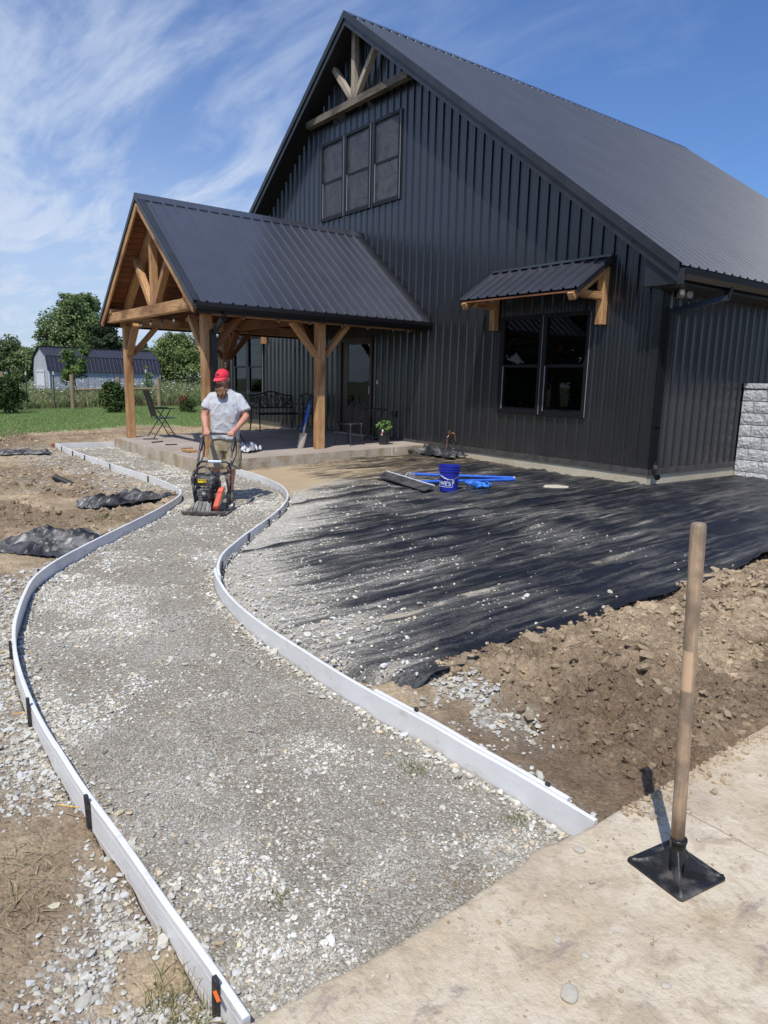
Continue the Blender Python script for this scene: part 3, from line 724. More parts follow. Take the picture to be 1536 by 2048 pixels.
for k, (x0, y0, dx, dy) in enumerate(((3.40, -9.03, -.10, -.06), (2.42, -9.04, -.06, -.05), (1.5, -9.0, -.12, -.06))):
    o = MB().tube([(x0, y0, .0), (x0+dx*.5, y0+dy*.5, -.012), (x0+dx, y0+dy, -.02)], .0022, 5).build('string', simple('mason_string_%d' % k, (.75, .42, .06), .7)); tag(o, ['end of yellow string tied to the nearest left stake', 'end of yellow string tied to the second left stake', 'orange string tied to the stake at the picture edge'][k], 'string', 'string ends on the stakes')

# ---- landscape fabric, three overlapping rolls
def fabric_mat():
    m, n, b, out = newmat('landscape_fabric')
    at = N(n, 'ShaderNodeVertexColor'); at.layer_name = 'col'; sp = N(n, 'ShaderNodeSeparateColor'); n.links.new(at.outputs[0], sp.inputs[0])
    fine = noise(n, coords(n, 'World'), 55, 6, .75); streak = noise(n, coords(n, 'World', (26, 1.2, 1)), 3.0, 5, .7, .2); blot = noise(n, coords(n, 'World'), 7, 6, .7, .5)
    d = mth(n, 'ADD', sp.outputs[0], mth(n, 'MULTIPLY', mth(n, 'SUBTRACT', fine, .5), 1.0)); d = mth(n, 'ADD', d, mth(n, 'MULTIPLY', mth(n, 'SUBTRACT', streak, .5), .85)); d = mth(n, 'ADD', d, mth(n, 'MULTIPLY', mth(n, 'SUBTRACT', blot, .5), .60))
    film = mth(n, 'ADD', mth(n, 'MULTIPLY', mrange(n, d, .12, 1.05, 0, 1, False), .40), mrange(n, d, .46, .98, 0, .52))
    film = mth(n, 'MULTIPLY', film, mth(n, 'SUBTRACT', 1, mth(n, 'MULTIPLY', sp.outputs[2], .94)))
    weave = N(n, 'ShaderNodeTexWave'); n.links.new(coords(n, 'World', (1, 1, 1)), weave.inputs['Vector']); weave.inputs['Scale'].default_value = 1.05; weave.bands_direction = 'X'; weave.inputs['Distortion'].default_value = .3
    line = mrange(n, weave.outputs['Fac'], .996, .9996)
    c = mixc(n, mth(n, 'MULTIPLY', line, .3), (.0125, .0140, .0195), (.07, .13, .11))
    lime = mixc(n, mrange(n, blot, .35, .65), (.58, .555, .49), (.45, .42, .355)); lime = mixc(n, sp.outputs[1], lime, (.47, .355, .215))
    lime = mixc(n, mrange(n, fine, .32, .6, .6, 0), lime, (.27, .24, .19))
    n.links.new(mixc(n, film, c, lime), b.inputs['Base Color'])
    n.links.new(mrange(n, film, .05, .55, .32, .95), b.inputs['Roughness']); b.inputs['Specular IOR Level'].default_value = .45
    bump(n, b, mth(n, 'ADD', mth(n, 'MULTIPLY', streak, .7), mth(n, 'ADD', mth(n, 'MULTIPLY', fine, .5), mth(n, 'MULTIPLY', film, .35))), .012); return m
M_fab = fabric_mat()
def dust(x, y):
    """0 clean fabric .. 1 buried in limestone dust"""
    dr = y-yR(x); n1 = fbm(x*1.1, y*.5, 4, 111); n2 = fbm(x*4.6, y*1.1, 4, 117); s1 = fbm(x*10, y*.8, 3, 113); s2 = fbm(x*24, y*1.7, 3, 115); bl = fbm(x*2.1, y*1.7, 4, 119)
    base = .31+.76*sstep(dr+(n1-.5)*.9+(n2-.5)*.6, 1.35, .05)*sstep(x, 3.7, 2.2)+.16*sstep(dr, 3.2, .6)*sstep(x, 2.8, 1.4)
    base = base+.30*sstep(x+(n2-.5)*1.4, -1.2, -3.6)-.13*sstep(y, -2.2, -.6)-.05*sstep(x, 1.4, 2.6)
    return base+.28*(s1-.5)+.85*(s2-.5)+.50*(bl-.5)+.30*(n2-.5)
def fab_z(x, y):
    r1 = 1-np.abs(fbm(x*3.6+.6*fbm(x, y, 2, 127), y*.55, 3, 121)-.5)*2; r2 = 1-np.abs(fbm(x*8+.4, y*1.3, 3, 129)-.5)*2
    w = (r1**4-.4)*.026+(r2**5-.3)*.012+(fbm(x*1.5, y*1.5, 3, 125)-.5)*.045
    return hz_(x, y)+.030+w*sstep(y-yR(x), -.05, .5)
def fabric(x0, x1, lift, ylo, yhi, label):
    a = np.arange(x0, x1+.001, .018); t = np.linspace(0, 1, 420)
    A, T = np.meshgrid(a, t)
    lo = ylo(A); hi = yhi(A); Yv = lo+(hi-lo)*T
    e0 = .03*np.sin(Yv*1.7+x0)+.05*(fbm(Yv*1.6, Yv*0, 3, 131)-.5)
    Xv = A+e0*sstep(A, x0+.5, x0)
    if x1 > 3: Xv = Xv+(.10*(fbm(Yv*2.4, Yv*0+4, 4, 135)-.5)-.05*sstep(Yv, -6.6, -5.6))*sstep(A, 2.7, 3.1)
    edge = sstep(A, x0+.13, x0+.07)
    Zv = fab_z(Xv, Yv)+lift+edge*(.016+.040*sstep(fbm(Yv*1.3, Yv*0+x0, 3, 133), .42, .7))
    if x1 > 3: Zv = Zv+sstep(A, 3.02, 3.14)*(.018+.05*sstep(fbm(Yv*1.9, Yv*0+2, 3, 143), .5, .72))
    Zv = Zv-.07*(1-sstep(T, 0, .016))
    k = np.arange(A.size).reshape(A.shape)
    Fk = np.stack([k[:-1, :-1], k[:-1, 1:], k[1:, 1:], k[1:, :-1]], -1).reshape(-1, 4)
    xr, yr = Xv.ravel(), Yv.ravel()
    d = dust(xr, yr)
    bandm = np.exp(-((xr-2.2)/.045)**2)*sstep(fbm(xr*3, yr*2.5, 3, 139), .42, .6)*sstep(yr, -3.2, -4.6)
    tanm = sstep(xr+(fbm(xr*2, yr*2, 3, 137)-.5)*2, -2.0, -3.6)+.8*bandm
    d = d+.6*bandm
    er = edge.ravel()*sstep(yr, -.3, -.8) if x0 > -4 else 0*d  # dark seam band: clean fabric plus painted shadow of the lifted edge
    if x1 > 3: er = np.maximum(er, .8*sstep(A.ravel(), 2.96, 3.06))
    c = np.stack([np.clip(d, 0, 1.3), np.clip(tanm, 0, 1), er], 1)
    o = fast('landscape_fabric', np.stack([xr, yr, Zv.ravel()], 1), Fk, M_fab, smooth=True, col=c)
    sd = o.modifiers.new('thick', 'SOLIDIFY'); sd.thickness = .002; sd.offset = -1
    tag(o, label, 'landscape fabric', 'rolls of black landscape fabric'); return o
ylo = lambda x: yR(x)+.035+.03*fbm(x*3, x*0, 3, 141)+np.where(np.asarray(x) > 2.6, (np.asarray(x)-2.6)*.62, 0)
fabric(-4.85, -1.84, 0, ylo, lambda x: -.10+0*x, 'dusty black landscape fabric strip beside the patio, under the bucket')
fabric(-1.92, -.05, .008, ylo, lambda x: -.10+0*x, 'middle strip of black landscape fabric below the window pair')
fabric(-.13, 3.16, .016, ylo, lambda x: np.where(np.asarray(x) < .12, -.10, 2.52+0*np.asarray(x)), 'widest strip of black landscape fabric at right, bordering the dirt heap')
# a scatter of limestone crumbs on the fabric next to the path
x, y = sample(34000, -2.6, 3.1, -7.5, -3.2, lambda x, y: (y > yR(x)+.05)*np.clip(dust(x, y)*1.5-.60, .005, 1)*(.5+.5*sstep(x, -1, .8)))
s = np.clip(.0062*np.exp(rng.normal(0, .5, len(x))), .0025, .03)
rocks('fabric_gravel', np.stack([x, y, fab_z(x, y)+.016*(x > -.1)+s*.3+.004], 1), s, M_stone, np.clip(stone_cols(len(x), .9), 0, .7), kind='ico', label='pale stone crumbs strewn over the black fabric by the path')
# ================================================================== house
PITCH_R = .2286
HW = 15.68; RX = -7.84; RZ = 9.36; EZ = 3.345; EO = .467; OV = .45; SLP = (RZ-EZ)/(EO-RX); HL = 12.74
def profile(u0, u1, extra=()):
    us = {round(u0, 5), round(u1, 5)} | {round(e, 5) for e in extra if u0 < e < u1}
    k0 = math.floor(u0/PITCH_R)-1; k1 = math.ceil(u1/PITCH_R)+1
    for k in range(k0, k1):
        c = k*PITCH_R
        for d in (-.030, -.013, .013, .030): us.add(round(c+d, 5))
        for mcen in (PITCH_R/3, 2*PITCH_R/3):
            for d in (-.011, -.005, .005, .011): us.add(round(c+mcen+d, 5))
    us = sorted(u for u in us if u0-1e-6 <= u <= u1+1e-6)
    return us
def prof_h(u):
    t = (u+PITCH_R/2) % PITCH_R-PITCH_R/2; a = abs(t)
    if a < .013: return .029
    if a < .030: return .029*(.030-a)/.017
    t = u % PITCH_R; b = min(abs(t-PITCH_R/3), abs(t-2*PITCH_R/3))
    if b < .005: return .0028
    if b < .011: return .0028*(.011-b)/.006
    return 0
def ribbed(name, parent, org, ud, vd, nd, u0, u1, lo, hi, mat, holes=(), breaks=(), width=.9144):
    org, ud, vd, nd = (np.array(q, float) for q in (org, ud, vd, nd))
    k = math.floor(u0/width)
    while k*width < u1-1e-4:
        a, b = max(u0, k*width), min(u1, (k+1)*width); k += 1
        if b-a < .01: continue
        us = profile(a, b, [e for hle in holes for e in hle[:2]]+list(breaks))
        V = []; F = []; parts = {}; counts = []
        for x, y in zip(us[:-1], us[1:]):
            mid = (x+y)/2; segs = [(lo(x), hi(x), lo(y), hi(y))]
            hs = sorted((hl[2], hl[3]) for hl in holes if hl[0] < mid < hl[1])
            cuts = []; cur = None
            pl, pr_ = lo(x), lo(y); segs = []
            for z0, z1 in hs:
                if z0 > pl+1e-4: segs.append((pl, z0, pr_, z0))
                pl = pr_ = z1
            if hi(x) > pl+1e-4 or hi(y) > pr_+1e-4: segs.append((pl, max(hi(x), pl), pr_, max(hi(y), pr_)))
            counts.append(len(segs))
            for si, (x0, x1, y0, y1) in enumerate(segs):
                parts.setdefault(si, []).append(len(F)); n = len(V)
                for u, v in ((x, x0), (y, y0), (y, y1), (x, x1)): V.append(org+ud*u+vd*v+nd*prof_h(u))
                F.append((n, n+1, n+2, n+3))
        if F:
            V = np.array(V); F = np.array(F)
            if min(counts) >= 2 and max(counts) == min(counts):
                for si, ids in parts.items():
                    Vs = V[F[ids].ravel()]; fast(name, Vs, np.arange(len(Vs)).reshape(-1, 4), mat, parent)
            else: fast(name, V, F, mat, parent)
house = empty('house', (RX, 6, .2), 'black ribbed steel house with tall gable and dark metal roof', 'house')
zr = lambda x: RZ-.12-SLP*abs(x-RX)
WL0, WL1, WZ0, WZ1 = -3.135, -1.230, 1.165, 2.847
LL0, LL1 = 2*RX-WL1, 2*RX-WL0
UW = [(-9.391, -8.460), (-8.353, -7.402), (-7.266, -6.339)]; UZ0, UZ1 = 5.442, 7.170
DX0, DX1, DZ0, DZ1 = -8.53, -7.15, .42, 2.66
holes = [(WL0+.02, WL1-.02, WZ0+.02, WZ1-.02), (LL0+.02, LL1-.02, WZ0+.02, WZ1-.02), (DX0+.02, DX1-.02, DZ0, DZ1-.02)]+[(a+.02, b-.02, UZ0+.02, UZ1-.02) for a, b in UW]
ribbed('wall_panel', house, (0, 0, 0), (1, 0, 0), (0, 0, 1), (0, -1, 0), -HW, 0, lambda u: .42, zr, M_wall, holes, (RX,))
ribbed('wall_panel', house, (0, 0, 0), (0, 1, 0), (0, 0, 1), (1, 0, 0), 0, 12.3, lambda u: .42, lambda u: 3.16, M_wall)
# back and left walls: plain backing (never seen from the photograph's side)
q = MB(); q.b2((-HW, .03, .3), (-HW+.1, 12.3, 3.2)); q.b2((-HW, 12.2, .3), (0, 12.3, 3.2)); q.build('rear_wall', M_wall, house)
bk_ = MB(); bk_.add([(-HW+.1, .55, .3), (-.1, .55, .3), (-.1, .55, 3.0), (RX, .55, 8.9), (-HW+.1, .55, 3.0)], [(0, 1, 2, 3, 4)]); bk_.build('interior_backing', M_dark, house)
slv = np.array((-(EO-RX), 0, RZ-EZ)); sll = float(np.linalg.norm(slv)); sd_ = slv/sll; sn = np.array((RZ-EZ, 0, EO-RX))/sll
ribbed('roof_panel', house, (EO+.03, 0, EZ-.022), (0, 1, 0), sd_, sn, -OV-.01, HL, lambda u: 0, lambda u: sll+.0, M_roof)
slvL = np.array((EO-RX, 0, RZ-EZ))/sll; snL = np.array((-(RZ-EZ), 0, EO-RX))/sll
ribbed('roof_panel', house, (2*RX-EO-.03, 0, EZ-.022), (0, 1, 0), slvL, snL, -OV-.01, HL, lambda u: 0, lambda u: sll, M_roof)
rc = MB()
for s_ in (1, -1):
    p0 = Vector((RX, 0, RZ+.035)); d = Vector((s_*(EO-RX), 0, -(RZ-EZ))).normalized()
    e = p0+d*.20
    rc.add([(p0.x, -OV-.02, p0.z), (p0.x, HL, p0.z), (e.x, HL, e.z), (e.x, -OV-.02, e.z)], [(0, 1, 2, 3)])
    rc.add([(e.x, -OV-.02, e.z), (e.x, HL, e.z), (e.x, HL, e.z-.014), (e.x, -OV-.02, e.z-.014)], [(0, 1, 2, 3)])
rc.build('ridge_cap', M_roof, house)
# roof body, soffits, rake trims
for s_, nm in ((1, 'right'), (-1, 'left')):
    ap = Vector((RX, 0, RZ-.03)); ee = Vector((RX+s_*(EO-RX), 0, EZ-.03))
    dn = Vector((0, 0, -.20))
    q = MB()
    A0, A1 = Vector((ap.x, -OV+.03, ap.z)), Vector((ee.x, -OV+.03, ee.z))
    q.add([A0, A1, A1+dn, A0+dn, A0+Vector((0, HL+OV-.06, 0)), A1+Vector((0, HL+OV-.06, 0)), A1+dn+Vector((0, HL+OV-.06, 0)), A0+dn+Vector((0, HL+OV-.06, 0))], [(0, 1, 2, 3), (7, 6, 5, 4), (0, 4, 5, 1), (3, 2, 6, 7), (1, 5, 6, 2), (0, 3, 7, 4)])
    q.build('soffit', M_soff, house)
    for (y0, top, hgt, th, mt) in ((-OV-.035, .040, .145, .03, M_trim), (-OV-.005, -.105, .14, .034, M_trim)):
        q = MB(); a = Vector((RX, y0, RZ+top)); b = Vector((RX+s_*(EO-RX+.02), y0, EZ+top-.012)); d = Vector((0, 0, -hgt)); t = Vector((0, th, 0))
        q.add([a, b, b+d, a+d, a+t, b+t, b+d+t, a+d+t], [(0, 1, 2, 3), (7, 6, 5, 4), (0, 4, 5, 1), (3, 2, 6, 7), (1, 5, 6, 2), (0, 3, 7, 4)])
        q.build('rake_trim', mt, house)
    # screws on the lower trim
q = MB()
for i in range(1, 22):
    t = i/22; x = RX+(EO-RX)*t; q.box((x, -OV-.010, RZ-.17-(RZ-EZ)*t), (.012, .01, .012))
q.build('trim_screws', M_soff, house)['kind'] = 'stuff'
q = MB(); q.prism([(-.06, 3.085), (EO-.03, 3.085), (EO-.03, EZ-.05), (-.06, EZ-.05+SLP*(EO+.03))], 'y', -OV+.035, -.002); q.build('eave_return', M_trim, house)
# eave soffit, fascia, gutter at the right side
MB().b2((.0, .0, 3.08), (EO-.02, HL-.1, 3.105)).build('eave_soffit', M_soff, house)
MB().b2((EO-.02, -OV+.04, 3.08), (EO+.0, HL-.1, 3.29)).build('fascia', M_trim, house)
q = MB(); gp = [(EO+.002, 3.28), (EO+.002, 3.13), (EO+.085, 3.13), (EO+.10, 3.16), (EO+.12, 3.20), (EO+.125, 3.285), (EO+.115, 3.285), (EO+.105, 3.20), (EO+.02, 3.145), (EO+.015, 3.28)]
q.prism(gp, 'y', -OV+.02, HL); q.prism([(EO+.002, 3.28), (EO+.002, 3.13), (EO+.085, 3.13), (EO+.12, 3.20), (EO+.125, 3.285)], 'y', -OV+.018, -OV+.024); q.build('gutter', M_gutter, house)
q = MB(); q.b2((EO-.0, -OV-.01, 3.06), (EO+.10, -OV+.02, 3.27)); q.build('gutter_end', M_trim, house, bv=.006)
def rect_tube(q, pts, w, d):
    for a, b in zip(pts[:-1], pts[1:]): q.obox(a, b, w, d, up=(0, 1, 0) if abs(b[2]-a[2]) > 1e-3 or abs(b[0]-a[0]) > 1e-3 else (0, 0, 1))
q = MB(); rect_tube(q, [(EO+.06, .86, 3.14), (EO+.06, .80, 2.98)], .075, .06); rect_tube(q, [(EO+.07, .82, 3.0), (.085, .13, 2.78)], .07, .06); rect_tube(q, [(.065, .11, 2.82), (.065, .11, .52)], .085, .07)
q.tube([(.065, .11, .56), (.07, .10, .50), (.10, .055, .43), (.17, -.02, .375), (.22, -.06, .355)], [.045, .046, .047, .046, .047], 10)
for z in (2.2, 1.1): q.b2((.018, .06, z), (.11, .16, z+.03))
q.build('downspout', M_gutter, house)
# corner, base trims, foundation
q = MB(); q.b2((-.11, -.026, .38), (.026, -.021, 3.2)); q.b2((.021, -.026, .38), (.026, .11, 3.2)); q.build('corner_trim', M_wall, house)
M_base = simple('base_trim', (.05, .047, .045), .6, (.09, .08, .07), 7, src='World')
q = MB(); q.b2((-HW, -.034, .365), (.034, -.004, .45)); q.b2((.005, -.030, .365), (.034, 12.3, .45)); q.build('base_trim', M_base, house)
q = MB(); q.b2((-HW, -.012, -.2), (.012, .3, .363)); q.b2((-.3, .31, -.2), (.010, 12.3, .362)); q.build('foundation', M_found, house)
# screw rows across the gable wall
q = MB()
for z in np.arange(.75, 9, .6):
    for k in range(int(-HW/PITCH_R), 0):
        x = k*PITCH_R+.038
        if z > zr(x)-.15 or any(h_[0]-.06 < x < h_[1]+.06 and h_[2]-.06 < z < h_[3]+.06 for h_ in holes): continue
        q.box((x, -.004, z), (.011, .008, .011))
q.build('screws', M_trim, house)['kind'] = 'stuff'
# ---- windows
def window(x0, x1, z0, z1, up=False, nm='window'):
    w = MB()
    t = .05
    w.b2((x0-.015, -.045, z1-t), (x1+.015, .02, z1+.015)); w.b2((x0-.015, -.052, z0-.015), (x1+.015, .02, z0+t+.02)); w.b2((x0-.015, -.044, z0+t), (x0+t, .02, z1-t)); w.b2((x1-t, -.044, z0+t), (x1+.015, .02, z1-t))
    root = w.build('window', M_frame, house, bv=.004)
    zm = (z0+z1)/2-.01
    a0, a1 = x0+t, x1-t
    q = MB(); q.b2((a0, -.022, zm-.025), (a1, .015, zm+.025)); q.b2((a0, -.012, z0+t+.02), (a0+.03, .015, zm-.025)); q.b2((a1-.03, -.012, z0+t+.02), (a1, .015, zm-.025)); q.b2((a0+.03, -.012, z0+t+.02), (a1-.03, .015, z0+t+.055)); q.build('sash', M_frame, root)
    MB().add([(a0, -.002, zm+.025), (a1, -.002, zm+.025), (a1, -.002, z1-t), (a0, -.002, z1-t)], [(0, 1, 2, 3)]).build('pane', M_glass, root)
    MB().add([(a0, .004, z0+t), (a1, .004, z0+t), (a1, .004, zm-.025), (a0, .004, zm-.025)], [(0, 1, 2, 3)]).build('pane', M_glass, root)
    MB().add([(a0, -.016, z0+t+.02), (a1, -.016, z0+t+.02), (a1, -.016, z1-t if up else zm), (a0, -.016, z1-t if up else zm)], [(0, 1, 2, 3)]).build('insect_screen', M_screen, root) if up else None
    MB().b2((a0-.0, -.040, z0+t+.02), (a0+.011, -.026, zm)).build('pale_glint', M_glint, root)  # bright strip painted as a glint along the lower sash
    MB().b2((x1+.0155, -.046, z0), (x1+.021, -.030, z1)).build('edge_glint', M_glint, root)  # bright strip painted as a glint down the outer jamb
    bl = MB(); k = 0; zz_ = z0+.05
    if up:
        bl.b2((a0, .10, z0), (a1, .105, z1)); bl.build('blind', M_blind, root)
        MB().b2((a0, .075, z0+.02), (a0+.16, .09, z1-.35)).build('curtain', M_curt, root)
        gm = MB()
        for i in range(1, 6): gm.b2((a0+.16, .09, z0+(z1-z0)*i/6), (a1, .096, z0+(z1-z0)*i/6+.018))
        gm.build('muntin_shadow', M_dark, root)  # muntin shadows on the blind, modelled as dark bars
    else:
        while zz_ < z1: bl.obox((a0, .07, zz_), (a1, .07, zz_), .032, .003, up=(0, -.5, 1)); zz_ += .038
        bl.build('blind', simple('dark_blind', (.012, .012, .013), .6), root)
    return root
for a, b in UW: window(a, b, UZ0, UZ1, True)
wm_ = .9305
for a0 in (WL0, LL0): window(a0, a0+wm_-.005, WZ0, WZ1); window(a0+1.905-wm_+.005, a0+1.905, WZ0, WZ1)
# ---- door
dr_ = MB(); dr_.b2((DX0, -.05, DZ0), (DX0+.11, .03, DZ1)); dr_.b2((DX1-.09, -.05, DZ0), (DX1, .03, DZ1)); dr_.b2((DX0+.11, -.05, DZ1-.10), (DX1-.09, .03, DZ1))
door = dr_.build('door', M_door, house, bv=.005)
GX0, GX1, GZ0, GZ1 = -8.16, -7.29, 1.06, 2.50
q = MB(); q.b2((DX0+.11, -.015, DZ0+.02), (GX0, .03, DZ1-.10)); q.b2((GX1, -.015, DZ0+.02), (DX1-.09, .03, DZ1-.10)); q.b2((GX0, -.015, GZ1), (GX1, .03, DZ1-.10)); q.b2((GX0, -.015, DZ0+.02), (GX1, .03, GZ0)); q.build('door_leaf', M_door, door)
MB().add([(GX0, -.006, GZ0), (GX1, -.006, GZ0), (GX1, -.006, GZ1), (GX0, -.006, GZ1)], [(0, 1, 2, 3)]).build('pane', M_glass, door)
MB().b2((GX1+.03, -.05, 1.38), (GX1+.06, -.016, 1.55)).build('handle', M_glint, door)
MB().b2((DX0-.02, -.14, .40), (DX1+.02, -.02, .425)).build('threshold', simple('threshold', (.45, .42, .37), .5), door)
q = MB(); q.b2((-6.965, -.05, 1.60), (-6.915, -.021, 1.69)); q.build('doorbell', simple('doorbell_white', (.7, .72, .74), .4), house)
q = MB(); q.b2((-6.31, -.07, .90), (-6.19, -.021, 1.03)); q.build('outlet_cover', M_black, house, bv=.01)
# ---- gable truss
GB = .17
beam('gable_beam', house, (RX-1.95, -GB, 7.665), (RX+1.93, -GB, 7.665), .14, .15, M_grayd)
beam('gable_king_post', house, (RX, -GB, 7.741), (RX, -GB, 9.12), .125, .12, M_gray, up=(0, 1, 0))
for s_ in (-1, 1): beam('gable_strut', house, (RX+s_*.06, -GB-.003, 7.745), (RX+s_*.80, -GB-.003, 8.56), .12, .12, M_gray, up=(0, 1, 0))
# ---- security light and hose bib
q = MB(); Mx = Matrix.Rotation(R(90), 3, 'Y') @ Matrix.Rotation(R(-35), 3, 'X')
q.lathe([(.02, 0), (.05, .03), (.058, .09), (.05, .095)], (.07, .26, 3.05), 16, Mx.to_3x3()); q.lathe([(.02, 0), (.05, .03), (.058, .09), (.05, .095)], (.07, .47, 3.04), 16, Matrix.Rotation(R(90), 3, 'Y') @ Matrix.Rotation(R(20), 3, 'X')); q.b2((.02, .30, 2.99), (.06, .42, 3.07))
sl_ = q.build('security_light', simple('lamp_grey', (.35, .35, .36), .4), house)
q = MB(); q.ball((.165, .20, 3.06), (.03, .052, .052), 14, 8); q.build('lens', simple('lens_white', (.8, .8, .78), .3), sl_)
q = MB(); q.tube([(-4.40, -.02, .64), (-4.40, -.09, .64), (-4.40, -.13, .60), (-4.40, -.13, .56)], .014, 8); q.lathe([(.0, 0), (.04, .0), (.04, .012), (0, .012)], (-4.40, -.08, .70), 10, Matrix.Rotation(R(70), 3, 'X')); sp_ = q.build('hose_bib', simple('brass', (.20, .13, .07), .45, metallic=.7), house)
q = MB(); q.tube([(-4.36, -.09, .66), (-4.30, -.10, .70), (-4.25, -.08, .68), (-4.24, -.06, .60), (-4.25, -.05, .52)], .009, 6); q.tube([(-4.40, -.13, .56), (-4.41, -.14, .45), (-4.40, -.15, .28)], .008, 6); q.build('copper_pipe', simple('copper', (.42, .2, .12), .4, metallic=.6), sp_)

# ================================================================== patio slab
def patio_mat():
    m, n, b, out = newmat('patio_concrete')
    geo = N(n, 'ShaderNodeNewGeometry'); sp = N(n, 'ShaderNodeSeparateXYZ'); n.links.new(geo.outputs['Normal'], sp.inputs[0])
    v = coords(n, 'World'); g = noise(n, v, 1.8, 6); g2 = noise(n, v, 30, 5, .65)
    top = mixc(n, mrange(n, g, .3, .7), (.34, .285, .245), (.43, .375, .33))
    side = mixc(n, mrange(n, noise(n, coords(n, 'World', (1.3, 1.3, 1.0)), 3.2, 6), .35, .65), (.50, .44, .35), (.36, .27, .175))
    side = mixc(n, mrange(n, noise(n, coords(n, 'World', (1, 1, .35)), 4.5, 4), .60, .68, 0, .8), side, (.68, .63, .55))
    c = mixc(n, mrange(n, sp.outputs[2], .4, .7), side, top); c = mixc(n, mrange(n, g2, .3, .6, .3, 0), c, (.15, .11, .085))
    n.links.new(c, b.inputs['Base Color']); b.inputs['Roughness'].default_value = .8; bump(n, b, g2, .008); return m
M_patio = patio_mat()
zp = lambda y: .275+(y+4.9)*.025
def patio():
    ex = []
    for x in np.arange(-10.27, -5.15, .06): ex.append((x, -4.92))
    for y in np.arange(-4.92, -.02, .06): ex.append((-5.13, y))
    ex += [(-5.13, -.02), (-10.27, -.02)]
    for y in np.arange(-.1, -4.92, -.12): ex.append((-10.27, y))
    ex = np.array(ex); n = len(ex); c = ex.mean(0)
    j = (fbm(ex[:, 0]*3, ex[:, 1]*3, 4, 151)-.5)*.05
    d = ex-c; d /= np.linalg.norm(d, axis=1)[:, None]
    V = []; F = []
    for k, (off, dz, ab) in enumerate(((.01, -.45, 1), (.006, -.09, 1), (.0, -.010, 1), (-.012, 0, 0))):
        q = ex+d*(off+j[:, None]*(1 if ab else .5))
        q[:, 1] = np.minimum(q[:, 1], -.014)
        for p_ in q: V.append((p_[0], p_[1], zp(p_[1])+dz))
    for k in range(3):
        for i in range(n): F.append((k*n+i, k*n+(i+1) % n, (k+1)*n+(i+1) % n, (k+1)*n+i))
    F.append(tuple(3*n+i for i in range(n)))
    b = MB().add(V, F); o = b.build('patio_slab', M_patio); tag(o, 'raised stained concrete patio slab under the timber porch', kind='structure')
patio()

# ================================================================== porch
porch = empty('timber_porch', (-7.86, -2.6, .3), 'open timber-framed gable porch with dark metal roof over the patio', 'porch')
PRX, PRZ, PEX, PEZ, PFY = -7.86, 4.955, -5.22, 2.885, -5.03
PS = (PRZ-PEZ)/(PEX-PRX); psl = math.hypot(PEX-PRX, PRZ-PEZ)
for s_ in (1, -1):
    d = np.array((-s_*(PEX-PRX), 0, PRZ-PEZ))/psl; n_ = np.array((s_*(PRZ-PEZ), 0, PEX-PRX))/psl
    ribbed('roof_panel', porch, (PRX+s_*(PEX-PRX+.02), 0, PEZ-.012), (0, 1, 0), d, n_, PFY, -.02, lambda u: 0, lambda u: psl, M_roof)
    # rake trim at the front and sidewall flashing
    a, b = Vector((PRX, PFY-.022, PRZ+.03)), Vector((PRX+s_*(PEX-PRX+.03), PFY-.022, PEZ+.005))
    q = MB(); dz = Vector((0, 0, -.10)); t = Vector((0, .03, 0)); q.add([a, b, b+dz, a+dz, a+t, b+t, b+dz+t, a+dz+t], [(0, 1, 2, 3), (7, 6, 5, 4), (0, 4, 5, 1), (3, 2, 6, 7), (1, 5, 6, 2), (0, 3, 7, 4)]); q.build('rake_trim', M_trim, porch)
    q = MB(); a2, b2_ = Vector((PRX, PFY, PRZ+.028)), Vector((PRX+s_*(PEX-PRX+.03), PFY, PEZ+.003)); w = Vector((0, .12, 0)); up_ = Vector((0, 0, .012))
    q.add([a2, b2_, b2_+w, a2+w], [(0, 1, 2, 3)]); q.build('rake_trim', M_trim, porch)
    beam('barge_board', porch, (PRX+s_*.02, PFY+.02, PRZ-.16), (PRX+s_*(PEX-PRX-.01), PFY+.02, PEZ-.13), .035, .15, M_wood, bv=.004)
    # ceiling boards along Y under the roof
    nb = 22
    for i in range(nb):
        t0 = (i+.5)/nb; x = PRX+s_*(PEX-PRX)*t0; z = PRZ-(PRZ-PEZ)*t0-.055
        up = Vector((s_*(PRZ-PEZ), 0, PEX-PRX)).normalized()
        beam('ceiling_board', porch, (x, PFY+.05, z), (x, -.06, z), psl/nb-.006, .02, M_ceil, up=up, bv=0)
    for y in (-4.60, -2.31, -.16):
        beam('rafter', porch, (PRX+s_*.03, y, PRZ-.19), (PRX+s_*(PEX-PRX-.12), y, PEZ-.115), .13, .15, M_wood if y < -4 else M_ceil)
q = MB()
for s_ in (1, -1):
    e = Vector((PRX+s_*.15, 0, PRZ+.03-.15*PS)); q.add([(PRX, PFY-.02, PRZ+.045), (PRX, -.02, PRZ+.045), (e.x, -.02, e.z), (e.x, PFY-.02, e.z)], [(0, 1, 2, 3)])
    q.add([(e.x, PFY-.02, e.z), (e.x, -.02, e.z), (e.x, -.02, e.z-.012), (e.x, PFY-.02, e.z-.012)], [(0, 1, 2, 3)])
q.build('ridge_cap', M_roof, porch)
q = MB(); a = Vector((PRX, -.035, PRZ+.10)); b = Vector((PEX+.03, -.035, PEZ+.075)); c_ = Vector((0, 0, -.09))
q.add([a, b, b+c_, a+c_, a+c_+Vector((0, -.09, 0)), b+c_+Vector((0, -.09, 0))], [(0, 1, 2, 3), (3, 2, 5, 4)]); q.build('flashing', M_trim, porch)
